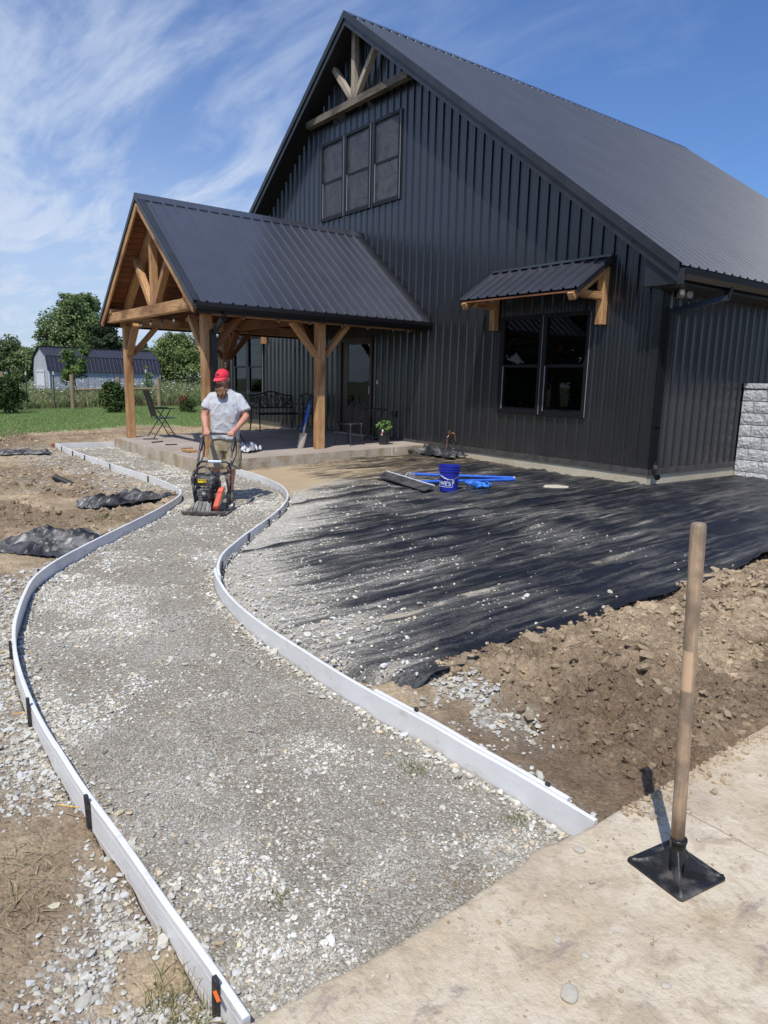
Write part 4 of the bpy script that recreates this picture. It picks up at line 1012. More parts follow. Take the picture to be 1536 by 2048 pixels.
# posts
PW = .165
posts = {}
for nm, x, y in (('fl', -10.017, -4.617), ('fr', -5.703, -4.617), ('mr', -5.703, -2.328), ('ml', -10.017, -2.328)):
    posts[nm] = beam('post', porch, (x, y, zp(y)-.005), (x, y, 2.72), PW, PW, M_wood, up=(0, 1, 0), bv=.008)
beam('tie_beam', porch, (-10.34, -4.88, 2.872), (-5.40, -4.88, 2.872), .15, .19, M_wood)
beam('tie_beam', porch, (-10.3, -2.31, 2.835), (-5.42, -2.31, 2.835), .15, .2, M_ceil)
for x in (-10.0, -5.725): beam('side_beam', porch, (x, -4.58, 2.815), (x, -.03, 2.815), .15, .19, M_wood)
for x in (-9.99, -5.735): beam('purlin_end', porch, (x, -4.98, 3.00), (x, -4.60, 3.00), .14, .10, M_wood)
beam('king_post', porch, (PRX, -4.74, 2.93), (PRX, -4.74, 4.66), .13, .13, M_wood, up=(0, 1, 0))
for s_ in (-1, 1): beam('strut', porch, (PRX+s_*.05, -4.743, 2.93), (PRX+s_*.98, -4.743, 3.93), .12, .12, M_wood, up=(0, 1, 0))
def brace(x, y, dx, dy, mat=M_wood):
    beam('brace', porch, (x+dx*.09, y+dy*.09, 2.12), (x+dx*.62, y+dy*.62, 2.72), .10, .13, mat, up=(-dy, dx, 0) if True else (0, 0, 1))
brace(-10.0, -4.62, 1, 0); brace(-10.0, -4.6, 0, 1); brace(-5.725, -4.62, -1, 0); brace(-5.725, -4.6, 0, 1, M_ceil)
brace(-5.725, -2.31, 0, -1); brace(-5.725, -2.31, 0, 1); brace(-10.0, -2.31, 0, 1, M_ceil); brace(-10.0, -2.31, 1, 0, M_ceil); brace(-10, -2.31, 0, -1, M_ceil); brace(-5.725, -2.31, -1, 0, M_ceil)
# gutters and downspout
for s_ in (1, -1):
    x0 = PRX+s_*(PEX-PRX)
    q = MB(); gp = [(x0+s_*.0, 2.865), (x0, 2.745), (x0+s_*.075, 2.745), (x0+s_*.10, 2.80), (x0+s_*.105, 2.865)]
    q.prism(gp, 'y', PFY+.02, -.03); q.build('gutter', M_gutter, porch)
    MB().b2((x0-s_*.02, PFY+.05, 2.70), (x0-s_*.0, -.03, 2.86)).build('fascia', M_soff, porch)
q = MB(); rect_tube(q, [(-5.19, -4.50, 2.75), (-5.24, -4.50, 2.60)], .08, .06); rect_tube(q, [(-5.22, -4.52, 2.63), (-5.54, -4.55, 2.42)], .08, .06); rect_tube(q, [(-5.57, -4.55, 2.46), (-5.57, -4.55, .34)], .085, .095)
q.build('downspout', M_gutter, porch)
q = MB(); q.b2((-9.83, -2.425, 1.90), (-9.75, -2.413, 2.02)); oc = q.build('outlet', simple('outlet_white', (.6, .58, .54), .5), porch); MB().b2((-9.805, -2.428, 1.93), (-9.775, -2.424, 1.99)).build('socket', M_black, oc)
# string lights
strl = empty('string_light', (-5.5, -2.5, 2.7), 'string of clear bulbs hung under the porch beams', 'string light')
M_bulb = simple('bulb_glass', (.22, .20, .17), .10); M_wire = simple('wire_black', (.012, .012, .012), .6)
bl_ = [(-5.5, y, 2.735) for y in (-4.01, -3.32, -2.67, -1.95, -1.35, -.72, -.33)]+[(x, -4.52, 2.735) for x in (-9.35, -8.75, -8.10, -7.45, -6.8, -6.3)]
for ch in (bl_[:7], bl_[7:]):
    pts = []
    for a, b in zip(ch[:-1], ch[1:]):
        for k in range(5):
            t = k/5; pts.append((a[0]+(b[0]-a[0])*t, a[1]+(b[1]-a[1])*t, 2.79-.03*math.sin(math.pi*t)))
    pts.append((*ch[-1][:2], 2.79)); MB().tube(pts, .005, 5).build('cable', M_wire, strl)
for x, y, z in bl_:
    q = MB(); q.lathe([(.004, -.075), (.02, -.068), (.030, -.045), (.026, -.02), (.014, 0)], (x, y, z), 10); bb = q.build('bulb', M_bulb, strl, sm=True)
    MB().lathe([(.014, 0), (.017, .004), (.017, .045), (.008, .05)], (x, y, z), 8).build('bulb_socket', M_wire, bb)

# ================================================================== window awnings
def awning(x0, x1, label):
    a = empty('window_awning', ((x0+x1)/2, -.1, 2.6), label, 'awning', 'timber awnings over window pairs')
    zt, zb_, pr_ = 3.615, 3.085, .80
    sl_ = math.hypot(pr_, zt-zb_); d = np.array((0, pr_, zt-zb_))/sl_; n_ = np.array((0, -(zt-zb_), pr_))/sl_
    ribbed('roof_panel', a, (0, -pr_-.05, zb_+.02), (1, 0, 0), d, n_, x0, x1, lambda u: 0, lambda u: sl_+.03, M_roof)
    q = MB(); q.b2((x0, -.10, zt+.025), (x1, -.035, zt+.06)); q.build('head_flashing', M_roof, a)
    q = MB(); A = Vector((x0+.01, -pr_-.03, zb_)); B = Vector((x1-.01, -pr_-.03, zb_)); Cc = Vector((x1-.01, -.03, zt)); D = Vector((x0+.01, -.03, zt)); dn = Vector((0, 0, -.03))
    q.add([A, B, Cc, D, A+dn, B+dn, Cc+dn, D+dn], [(0, 1, 2, 3), (7, 6, 5, 4), (0, 4, 5, 1), (1, 5, 6, 2), (2, 6, 7, 3), (3, 7, 4, 0)]); q.build('deck', M_soff, a)
    for xx, s_ in ((x0+.02, -1), (x1-.02, 1)):
        q = MB(); P0 = Vector((xx, -pr_-.04, zb_+.035)); P1 = Vector((xx, -.035, zt+.035)); dn = Vector((0, 0, -.10)); t = Vector((s_*.012, 0, 0))
        q.add([P0, P1, P1+dn, P0+dn, P0+t, P1+t, P1+dn+t, P0+dn+t], [(0, 1, 2, 3), (7, 6, 5, 4), (0, 4, 5, 1), (3, 2, 6, 7), (1, 5, 6, 2), (0, 3, 7, 4)]); q.build('rake_trim', M_trim, a)
    for xx in (x0+.10, x1-.12):
        beam('wall_post', a, (xx, -.085, 2.625), (xx, -.085, 3.50), .125, .125, M_wood, up=(0, 1, 0))
        beam('rafter', a, (xx, -.84, 2.985), (xx, -.05, 3.51), .115, .12, M_wood)
        beam('lookout', a, (xx, -.56, 3.055), (xx, -.15, 3.055), .10, .11, M_wood)
    beam('eave_strip', a, (x0+.05, -.835, 3.062), (x1-.05, -.835, 3.062), .02, .022, M_ceil, bv=0)
    return a
awning(-3.42, -.88, 'dark metal awning on timber brackets over the window pair near the house corner')
awning(2*RX+.88, 2*RX+3.42, 'timber-bracketed awning mostly hidden behind the porch at left')

# ================================================================== block wall
M_block = simple('split_face_block', (.50, .50, .51), .9, (.66, .66, .665), 9, bmp=.03, bsc=22, src='World')
M_mort = simple('mortar', (.36, .355, .345), .95)
bw = empty('block_wall', (.6, 2.7, .2), 'grey split-face concrete block wall against the right side of the house', 'block wall')
MB().b2((.06, 2.66, .0), (4.4, 2.86, 1.70)).build('mortar_core', M_mort, bw)
hb = .2
def rough_block(w, d, hgt, nseg=7):
    V = []; F = []
    nx_, nz_ = max(2, int(w/.06)), max(2, int(hgt/.05))
    for j in range(nz_+1):
        for i in range(nx_+1):
            e = min(i, nx_-i, j, nz_-j); V.append((w*i/nx_, -(.004+rng.uniform(.002, .012) if e > 0 else 0), hgt*j/nz_))
    for j in range(nz_):
        for i in range(nx_):
            k = j*(nx_+1)+i; F.append((k, k+1, k+nx_+2, k+nx_+1))
    n = len(V); V += [(0, d, 0), (w, d, 0), (w, d, hgt), (0, d, hgt)]
    bot = list(range(nx_+1)); top = [nz_*(nx_+1)+i for i in range(nx_+1)]; lf = [j*(nx_+1) for j in range(nz_+1)]; rt = [j*(nx_+1)+nx_ for j in range(nz_+1)]
    F += [tuple(bot[::-1]+[n, n+1]), tuple(top+[n+2, n+3]), tuple(lf+[n+3, n]), tuple(rt[::-1]+[n+1, n+2])]
    return MB().add(V, F).mesh('block')
fulls = [rough_block(.388, .06, .188) for _ in range(4)]; halfs = [rough_block(.188, .06, .188) for _ in range(3)]
for r_ in range(8):
    x = .035; z = .10+r_*hb; first = r_ % 2 == 0
    while x < 4.3:
        if first and x < .1: me = random.choice(halfs); w_ = .2
        else: me = random.choice(fulls); w_ = .4
        if not me.materials: me.materials.append(M_block)
        attach(bpy.data.objects.new('block', me), bw, Matrix.Translation((x, 2.60+random.uniform(-.004, .004), z))); x += w_
x = .035
for k in range(11):
    m_ = MB().box((.195, .13, .045), (.392, .30, .085)); o = put('cap_block', m_.mesh('cap_block'), M_block, bw, Matrix.Translation((x, 2.60, 1.70))); bevel(o, .008); x += .4
# ================================================================== hand tamper
tam = empty('hand_tamper', (4.965, -7.427, 0), 'hand tamper with long wooden handle and black steel plate standing on the slab', 'tamper', rz=R(-7.5))
M_cast = simple('tamper_steel', (.013, .013, .014), .42, (.16, .15, .14), 11, lo=.48, hi=.80, bmp=.003, bsc=60)
q = MB(); s0 = .118
# plate with rounded corners
def rrect(s, r, n=4):
    out = []
    for cx, cy, a0 in ((s-r, s-r, 0), (-s+r, s-r, 90), (-s+r, -s+r, 180), (s-r, -s+r, 270)):
        for k in range(n+1):
            a = R(a0+90*k/n); out.append((cx+r*math.cos(a), cy+r*math.sin(a)))
    return out
q.prism(rrect(s0, .014), 'z', .001, .011)
q.build('plate', M_cast, tam, local=True, bv=.002)
q = MB()
q.lathe([(.030, .009), (.0295, .05), (.026, .09), (.026, .115), (.0285, .118), (.0285, .128), (.024, .128)], (0, 0, 0), 20)
q.build('socket', M_cast, tam, local=True, sm=True)
for a in (45, 135, 225, 315):
    c, s_ = math.cos(R(a)), math.sin(R(a)); q = MB(); L = .155; rows = []
    for k in range(9):
        t = k/8; r = .022+(L-.022)*t; hgt = .011+.075*(1-t)**2.2; rows.append((r, hgt, .0045+.006*(1-t)**3))
    V = []; F = []
    for r, hgt, w in rows:
        for e in (-1, 1):
            V.append((r*c-e*w*1.8*s_, r*s_+e*w*1.8*c, .0105)); V.append((r*c-e*w*.6*s_, r*s_+e*w*.6*c, .009+hgt))
    for k in range(8):
        a0 = 4*k; b0 = 4*(k+1); F += [(a0, a0+1, b0+1, b0), (a0+1, a0+3, b0+3, b0+1), (a0+3, a0+2, b0+2, b0+3)]
    F += [(32, 33, 35, 34)]
    q.add(V, F).build('rib', M_cast, tam, local=True, sm=True)
def handle_mat():
    m, n, b, out = newmat('ash_handle')
    v = coords(n, 'Object', (30, 30, 2)); g = noise(n, v, 3, 6, .6, .4); g2 = noise(n, coords(n, 'Object', (3, 3, 2.5)), 2.4, 4, .6)
    c = mixc(n, mrange(n, g, .3, .7), (.33, .225, .14), (.47, .34, .225)); c = mixc(n, mrange(n, g2, .42, .62, 0, .8), c, (.16, .125, .095))
    geo = N(n, 'ShaderNodeTexCoord'); sp = N(n, 'ShaderNodeSeparateXYZ'); n.links.new(geo.outputs['Object'], sp.inputs[0])
    band = mth(n, 'MULTIPLY', mrange(n, sp.outputs[2], .66, .67), mrange(n, sp.outputs[2], .80, .81, 1, 0)); side = mrange(n, sp.outputs[1], .0, -.004)
    c = mixc(n, mth(n, 'MULTIPLY', mth(n, 'MULTIPLY', band, side), .75), c, (.62, .43, .27))
    n.links.new(c, b.inputs['Base Color']); b.inputs['Roughness'].default_value = .55; bump(n, b, g, .001); return m
q = MB(); hx, hy = -.064, .012
pr = [(.10, .0235), (.3, .0232), (.6, .0228), (.9, .0232), (1.08, .0245), (1.20, .0258), (1.226, .0255), (1.236, .022), (1.239, .014)]
q.tube([(hx*z/1.2, hy*z/1.2, z) for z, _ in pr], [r for _, r in pr], 20); q.build('handle', handle_mat(), tam, local=True, sm=True)

# ================================================================== person
O_MAN = (-3.0, -5.47, float(zpath(-3.0))+.012)
RZM = math.atan2(.797, .603)
man = empty('person', O_MAN, 'bearded person in red cap, grey t-shirt and khaki shorts pushing the plate compactor', 'person', rz=RZM); man.scale = (1.03, 1.03, 1.03)
M_skin = simple('skin', (.56, .27, .185), .5, (.48, .20, .13), 9, lo=.35, hi=.75)
M_shirt = simple('grey_shirt', (.52, .53, .56), .9, (.40, .37, .33), 3.2, lo=.46, hi=.78, bmp=.004, bsc=18)
M_short = simple('khaki', (.40, .335, .225), .9, (.31, .255, .165), 5, bmp=.004, bsc=20)
M_hair = simple('beard_brown', (.13, .066, .034), .8, (.26, .14, .07), 40, stretch=(1, 1, .25), bmp=.012, bsc=60)
M_red = simple('red_cap', (.72, .028, .060), .75, (.60, .02, .045), 8)
M_shoe = simple('shoe_grey', (.06, .06, .065), .8, (.26, .235, .20), 14, lo=.4, hi=.7)
M_sock = simple('sock_dark', (.03, .03, .035), .9)
b = MB()
# hips/torso core + neck
b.loft([(-.04, .02, .74, .13, .09), (-.04, .02, .86, .165, .115), (-.035, .0, 1.0, .160, .115), (-.035, -.005, 1.15, .172, .118), (-.03, .0, 1.30, .175, .115), (-.03, .01, 1.40, .14, .09), (-.03, .01, 1.45, .075, .065)], 24)
b.tube([(-.03, .015, 1.40), (-.035, -.005, 1.48), (-.042, -.03, 1.55)], [.066, .06, .058], 14, round_=True)
HC = Vector((-.050, -.045, 1.615)); HM = Matrix.Rotation(R(-20), 3, 'Z') @ Matrix.Rotation(R(16), 3, 'X')
def hp(*v): return HC+HM @ Vector(v)
b.ball(HC, (.078, .098, .112), 18, 12, HM); b.ball(hp(0, -.035, -.06), (.060, .060, .055), 14, 8, HM)
b.ball(hp(0, -.102, -.022), (.014, .020, .024), 10, 6, HM); b.ball(hp(0, -.088, .008), (.045, .014, .012), 10, 6, HM)
for s_ in (-1, 1):
    b.ball(hp(s_*.080, .010, -.015), (.012, .022, .032), 10, 6, HM); b.ball(hp(s_*.036, -.078, -.035), (.020, .014, .015), 8, 6, HM)
def arm(sh, el, wr, hd, sx):
    b.tube([sh, tuple((Vector(sh)*.5+Vector(el)*.5)), el], [.046, .050, .043], 14, round_=True)
    e, w = Vector(el), Vector(wr); b.tube([el, tuple(e+(w-e)*.3), tuple(e+(w-e)*.7), wr], [.043, .046, .036, .029], 14, round_=True)
    w, h_ = Vector(wr), Vector(hd); d = (h_-w)
    # palm on top of the bar, knuckles forward
    b.tube([wr, tuple(w+d*.45), tuple(h_+Vector((0, .012, .014)))], [.030, .036, .034], 12, round_=True)
    for i in range(4):
        fx = h_.x+(-.033+i*.022); L = (.95, 1.05, 1.0, .85)[i if sx > 0 else 3-i]
        k0 = Vector((fx, h_.y+.004, h_.z+.020)); k1 = Vector((fx, h_.y-.030*L, h_.z+.016)); k2 = Vector((fx, h_.y-.036*L, h_.z-.014)); k3 = Vector((fx, h_.y-.010, h_.z-.027))
        b.tube([k0, k1, k2, k3], [.0115, .0110, .0100, .0088], 8, round_=True)
    b.tube([tuple(h_+Vector((-sx*.030, .03, .008))), tuple(h_+Vector((-sx*.046, .012, -.006))), tuple(h_+Vector((-sx*.040, -.014, -.022)))], [.0135, .012, .010], 8, round_=True)
HANDZ = .915
arm((-.190, .012, 1.360), (-.305, -.045, 1.125), (-.225, -.285, .985), (-.185, -.375, HANDZ), 1)
arm((.128, .012, 1.352), (.255, -.025, 1.125), (.180, -.285, .985), (.125, -.375, HANDZ), -1)
def leg(hip, kn, an):
    h_, k, a = Vector(hip), Vector(kn), Vector(an)
    b.tube([h_, h_.lerp(k, .5), k, k.lerp(a, .28), k.lerp(a, .65), a], [.085, .075, .056, .058, .042, .036], 14, round_=True)
leg((-.125, .02, .82), (-.165, -.05, .46), (-.170, .04, .10)); leg((.055, .02, .82), (.045, -.045, .45), (.022, .015, .10))
body = b.build('body', M_skin, man, local=True); remesh(body, .0065, 5)
# eyes, beard, cap
q = MB()
for s_ in (-1, 1): q.ball(hp(s_*.032, -.090, .004), (.010, .006, .006), 8, 6, HM)
q.build('eyes', simple('eye_dark', (.03, .02, .015), .3), man, local=True)
q = MB()
q.ball((-.066, -.108, 1.492), (.072, .058, .036), 14, 10); q.ball((-.056, -.130, 1.462), (.078, .056, .050), 14, 10); q.ball((-.044, -.148, 1.420), (.068, .048, .055), 12, 8); q.ball((-.032, -.152, 1.383), (.038, .030, .036), 10, 8)
q.ball(hp(0, -.100, -.056), (.034, .014, .010), 10, 6, HM)
for s_ in (-1, 1): q.ball(hp(s_*.068, -.005, -.070), (.016, .034, .050), 10, 8, HM)
brd = q.build('beard', M_hair, man, local=True); remesh(brd, .005, 3)
co = np.array([v.co for v in brd.data.vertices]); nn = np.array([v.normal for v in brd.data.vertices])
co += nn*((fbm(co[:, 0]*90, co[:, 2]*28, 3, 5)-.5)*.018)[:, None]; brd.data.vertices.foreach_set('co', co.ravel().astype(np.float32))
q = MB(); q.ball(hp(0, .055, -.03), (.070, .055, .075), 14, 8, HM); hr = q.build('hair', M_hair, man, local=True, sm=True)
q = MB(); V = []; F = []; nA, nB = 24, 9
for i in range(nB+1):
    t = math.pi/2*i/nB
    for k in range(nA):
        a = 2*math.pi*k/nA; V.append(hp(.088*math.cos(t)*math.cos(a), .006+.108*math.cos(t)*math.sin(a), .028+.098*math.sin(t)))
for i in range(nB):
    for k in range(nA): F.append((i*nA+k, i*nA+(k+1) % nA, (i+1)*nA+(k+1) % nA, (i+1)*nA+k))
q.add(V, F); q.ball(hp(0, .005, .127), (.009, .009, .005), 8, 4, HM)
cap = q.build('cap', M_red, man, local=True, sm=True)
q = MB(); V = []; F = []; m_ = 14
for lay, dz in ((0, 0), (1, -.006)):
    for i in range(m_+1):
        a = math.pi*(1+i/m_)
        for r in (0, .5, 1):
            x = .083*math.cos(a)*(1+.04*r); y = -.012+(.100+.078*r*(-math.sin(a))**.6)*math.sin(a) if math.sin(a) < -1e-6 else -.012
            V.append(hp(x, y, .034-.012*r-.020*r*abs(math.cos(a))**1.5+dz))
for lay in (0, 1):
    o0 = lay*(m_+1)*3
    for i in range(m_):
        for r in (0, 1): F.append((o0+i*3+r, o0+i*3+r+1, o0+(i+1)*3+r+1, o0+(i+1)*3+r))
for i in range(m_): F.append((i*3+2, (i+1)*3+2, (m_+1)*3+(i+1)*3+2, (m_+1)*3+i*3+2))
q.add(V, F).build('cap_brim', M_red, cap, local=False) if False else q.add(V, F)
bo = q.build('cap_brim', simple('red_brim', (.78, .05, .09), .75), man, local=True, sm=True)
# emblem on the cap front: two interlocking arcs
q = MB()
def capfront(x, z):
    t = max(0, min(1, (z-.028)/.098)); rr = math.sqrt(max(0, 1-t*t)); cx = x/(.088*max(rr, .2)); y = -math.sqrt(max(0, 1-cx*cx))*.108*rr+.006
    return hp(x, y-.003, z)
for sg in (1, -1):
    pts = []
    for k in range(13):
        u = -1+2*k/12; pts.append(capfront(-.004+.019*u, .077+sg*(.0135*u*u-.0045)))
    q.tube(pts, [.0028+.0012*abs(-1+2*k/12) for k in range(13)], 6)
q.build('cap_emblem', M_black, man, local=True)
# shirt
b = MB()
b.loft([(-.045, .0, .815, .195, .140), (-.042, .0, .86, .195, .142), (-.04, -.005, 1.0, .188, .142), (-.035, -.008, 1.15, .200, .140), (-.03, .0, 1.28, .205, .135), (-.030, .008, 1.385, .190, .108), (-.030, .010, 1.432, .150, .088), (-.030, .010, 1.462, .100, .078), (-.032, .006, 1.484, .078, .072)], 28, pw=2.3)
b.tube([(-.12, .012, 1.385), (-.20, .012, 1.372), (-.250, -.005, 1.300), (-.290, -.025, 1.215)], [.062, .070, .072, .078], 16); b.tube([(.06, .012, 1.385), (.14, .012, 1.366), (.192, .0, 1.290), (.236, -.012, 1.195)], [.062, .070, .072, .078], 16)
sh = b.build('shirt', M_shirt, man, local=True); remesh(sh, .010, 14)
co = np.array([v.co for v in sh.data.vertices]); nn = np.array([v.normal for v in sh.data.vertices])
cre = 1-np.abs(fbm(co[:, 0]*9+np.abs(co[:, 0]+.03)*10*(co[:, 2]-1.0), co[:, 2]*4.2+np.abs(co[:, 0]+.03)*5, 3, 9)-.5)*2; cre2 = 1-np.abs(fbm(co[:, 0]*14+3, co[:, 2]*9, 2, 19)-.5)*2
fold = ((cre**5-.35)*.013+(cre2**6-.3)*.006)*sstep(co[:, 2], 1.47, 1.3)+.006*np.sin(co[:, 2]*46+co[:, 0]*20)*sstep(co[:, 2], 1.0, .86)
co += nn*fold[:, None]; sh.data.vertices.foreach_set('co', co.ravel().astype(np.float32))
q = MB(); q.tube([(-.030+.083*math.cos(a), .004+.077*math.sin(a)-.004, 1.484-.016*(1-math.sin(a))*.9) for a in np.linspace(0, 2*math.pi, 25)[:-1]], .0085, 6, closed=True); q.build('collar', M_shirt, man, local=True, sm=True)
# shorts
b = MB()
b.loft([(-.045, .015, .66, .185, .125), (-.045, .015, .76, .190, .130), (-.04, .012, .88, .178, .128)], 24)
b.tube([(-.130, .015, .76), (-.155, -.01, .60), (-.172, -.035, .425)], [.108, .108, .112], 18); b.tube([(.05, .015, .76), (.062, -.005, .60), (.062, -.03, .415)], [.108, .108, .112], 18)
st_ = b.build('shorts', M_short, man, local=True); remesh(st_, .008, 4)
co = np.array([v.co for v in st_.data.vertices]); nn = np.array([v.normal for v in st_.data.vertices])
co += nn*((fbm(co[:, 0]*14, co[:, 2]*9, 3, 15)-.5)*.026)[:, None]; st_.data.vertices.foreach_set('co', co.ravel().astype(np.float32))
for sx, cx, cy in ((-1, -.26, -.01), (1, .165, .0)):
    q = MB(); q.box((cx, cy, .60), (.016, .10, .14)); q.build('cargo_pocket', M_short, man, local=True, bv=.006)
def shoe(ax, ay, dx):
    q = MB(); q.loft([(ax+dx*.5, ay-.085, .004, .046, .135), (ax+dx*.5, ay-.085, .03, .047, .136), (ax+dx*.45, ay-.075, .055, .043, .120), (ax+dx*.2, ay-.035, .080, .040, .075), (ax, ay-.005, .105, .040, .050)], 20, pw=2.4)
    o = q.build('shoe', M_shoe, man, local=True, sm=True); q = MB(); q.lathe([(.041, .085), (.041, .135)], (ax, ay, 0), 14); q.build('sock', M_sock, man, local=True, sm=True)
    q = MB(); q.loft([(ax+dx*.5, ay-.085, .0, .049, .139), (ax+dx*.5, ay-.085, .018, .049, .139)], 20, pw=2.4); q.build('shoe_sole', simple('sole', (.30, .27, .23), .9), man, local=True)
shoe(.022, .015, .03); shoe(-.170, .04, -.02)

# ================================================================== plate compactor
O_M = (-2.3, -6.05, float(zpath(-2.3))+.006)
mc = empty('plate_compactor', O_M, 'petrol plate compactor with orange belt guard and black tube handle on the path', 'compactor', rz=RZM)
L_ = dict(local=True)
M_stl = simple('worn_steel', (.13, .125, .115), .5, (.28, .265, .24), 12, metallic=.35); M_blk = simple('dusty_black', (.016, .016, .018), .5, (.19, .185, .175), 12, lo=.42, hi=.70)
M_eng = simple('engine_grey', (.10, .10, .105), .5, (.25, .245, .235), 18, metallic=.3); M_or = simple('orange_guard', (.70, .085, .035), .5, (.55, .12, .07), 20); M_tube = simple('tube_black', (.020, .020, .022), .4, (.26, .25, .235), 16, lo=.50, hi=.70)
q = MB(); V = []; F = []
prof = [(-.31, .065), (-.285, .028), (-.255, .012), (0, .010), (.22, .012), (.26, .030), (.29, .075)]
for y, z in prof:
    for x in (-.285, -.262, .24, .262): V.append((x, y, z+(.016 if abs(x) > .25 and abs(x) != .24 and x in (-.285, .262) else 0)))
for y, z in prof:
    for x in (-.285, -.262, .24, .262): V.append((x, y, z-.016+(.016 if x in (-.285, .262) else 0)))
n7 = len(prof)
for lay in (0, 1):
    o0 = lay*n7*4
    for i in range(n7-1):
        for k in range(3): F.append((o0+i*4+k, o0+i*4+k+1, o0+(i+1)*4+k+1, o0+(i+1)*4+k))
for i in range(n7-1):
    for k in (0, 3): F.append((i*4+k, (i+1)*4+k, n7*4+(i+1)*4+k, n7*4+i*4+k))
for i in (0, n7-1):
    for k in range(3): F.append((i*4+k, i*4+k+1, n7*4+i*4+k+1, n7*4+i*4+k))
q.add(V, F); q.b2((-.13, -.26, .012), (-.07, -.20, .035)); q.b2((.05, -.25, .012), (.23, -.19, .04)); q.build('base_plate', M_stl, mc, **L_)
q = MB(); q.add([(-.20, -.235, .035), (.06, -.235, .035), (.06, -.15, .16), (-.17, -.15, .16), (-.20, .2, .035), (.06, .2, .035), (.06, .16, .16), (-.17, .16, .16)], [(0, 1, 2, 3), (1, 5, 6, 2), (5, 4, 7, 6), (4, 0, 3, 7), (3, 2, 6, 7)])
for i in range(5): q.obox((-.165+i*.05, -.232, .05), (-.15+i*.05, -.156, .155), .008, .012)
q.build('engine_bed', M_blk, mc, bv=.006, **L_)
q = MB(); q.b2((-.10, -.10, .16), (.03, .10, .31))
for i in range(7): q.b2((-.115+0*i, -.13, .165+i*.021), (.045, .11, .175+i*.021))
q.build('engine_block', M_eng, mc, bv=.003, **L_)
q = MB(); q.lathe([(.0, 0), (.035, .0), (.037, .03), (.02, .05), (.012, .05), (.010, .065), (0, .065)], (-.035, -.135, .245), 16, Matrix.Rotation(R(90), 3, 'X')); q.tube([(-.035, -.15, .29), (-.02, -.165, .33), (.03, -.12, .35)], .006, 6); q.build('spark_plug', M_eng, mc, sm=True, **L_)
q = MB(); q.lathe([(.0, 0), (.085, 0), (.092, .02), (.092, .05), (.07, .07), (.03, .075), (0, .075)], (-.115, 0, .235), 22, Matrix.Rotation(R(-90), 3, 'Y')); q.build('recoil_starter', M_blk, mc, sm=False, **L_)
q = MB(); q.loft([(-.035, 0, .345, .130, .105), (-.035, 0, .36, .150, .122), (-.035, 0, .43, .150, .122), (-.035, 0, .462, .135, .108), (-.035, 0, .472, .10, .08)], 28, pw=4.5); tk = q.build('fuel_tank', M_blk, mc, sm=False, **L_)
q = MB(); q.lathe([(.034, 0), (.036, .004), (.036, .022), (.03, .028), (0, .028)], (-.02, -.01, .470), 16); q.build('fuel_cap', M_eng, mc, **L_)
q = MB(); q.b2((-.115, -.128, .388), (-.010, -.1235, .432)); stk = q.build('warning_label', simple('label_yellow', (.80, .55, .02), .5), mc, **L_)
q = MB()
for i, (a, c) in enumerate(((.000, .020), (.026, .012), (.044, .016), (.066, .022))): q.b2((-.105+a, -.1302, .418), (-.105+a+c, -.1285, .427))
q.b2((-.045, -.1302, .394), (-.018, -.1285, .404)); q.build('label_print', M_black, mc, **L_)
q = MB(); q.b2((.04, -.06, .30), (.13, .08, .40)); q.build('air_filter', M_blk, mc, bv=.014, **L_)
q = MB(); q.b2((-.01, .06, .28), (.11, .16, .38)); q.tube([(.02, .05, .22), (.06, .10, .24), (.07, .11, .29)], .018, 8); q.build('muffler', M_stl, mc, bv=.008, **L_)
# belt guard: tall rounded slab leaning outwards
q = MB(); out = []
for k in range(13): a = math.pi*k/12; out.append((.06*math.cos(a)+.02, .255+.075*math.sin(a)))
for k in range(13): a = math.pi+math.pi*k/12; out.append((.095*math.cos(a)-.01, .105+.085*math.sin(a)))
V = [(.055+.24*(z-.02), y-.06, z) for y, z in out]+[(.128+.24*(z-.02), y*1.0-.06, z) for y, z in out]; n_ = len(out)
q.add(V, [tuple(range(n_))[::-1], tuple(range(n_, 2*n_))]+[(i, (i+1) % n_, n_+(i+1) % n_, n_+i) for i in range(n_)]); q.build('belt_guard', M_or, mc, bv=.012, **L_)
V = [(.131+.24*(z-.02), (y-.01)*.80+.01-.06, .17+(z-.17)*.84) for y, z in out]; V = [(x+.24*((z-.17)*.0), y, z) for x, y, z in V]; q = MB(); q.add(V+[(x+.006, y, z) for x, y, z in V], [tuple(range(n_))[::-1], tuple(range(n_, 2*n_))]+[(i, (i+1) % n_, n_+(i+1) % n_, n_+i) for i in range(n_)]); q.build('guard_plate', M_stl, mc, **L_)
# roll cage and handle
q = MB()
q.tube([(-.145, -.16, .16), (-.165, -.165, .33), (-.185, -.15, .47), (-.15, -.14, .53), (-.08, -.12, .585), (-.02, -.12, .595), (.03, -.12, .575), (.09, -.13, .505), (.115, -.13, .475)], .0145, 10)
q.tube([(.03, -.16, .15), (.045, -.17, .30), (.075, -.16, .43), (.115, -.13, .478), (.20, .0, .50), (.225, .12, .50)], .0145, 10); q.tube([(-.185, -.15, .47), (-.20, .02, .49), (-.205, .16, .50)], .0145, 10); q.tube([(-.18, -.02, .487), (.215, .06, .50)], .011, 8); q.tube([(.20, .0, .50), (.235, .02, .30), (.22, -.02, .06)], .0145, 10); q.tube([(-.2, .02, .49), (-.215, .05, .30), (-.20, .05, .06)], .0145, 10)
q.build('roll_cage', M_tube, mc, sm=True, **L_)
q = MB()
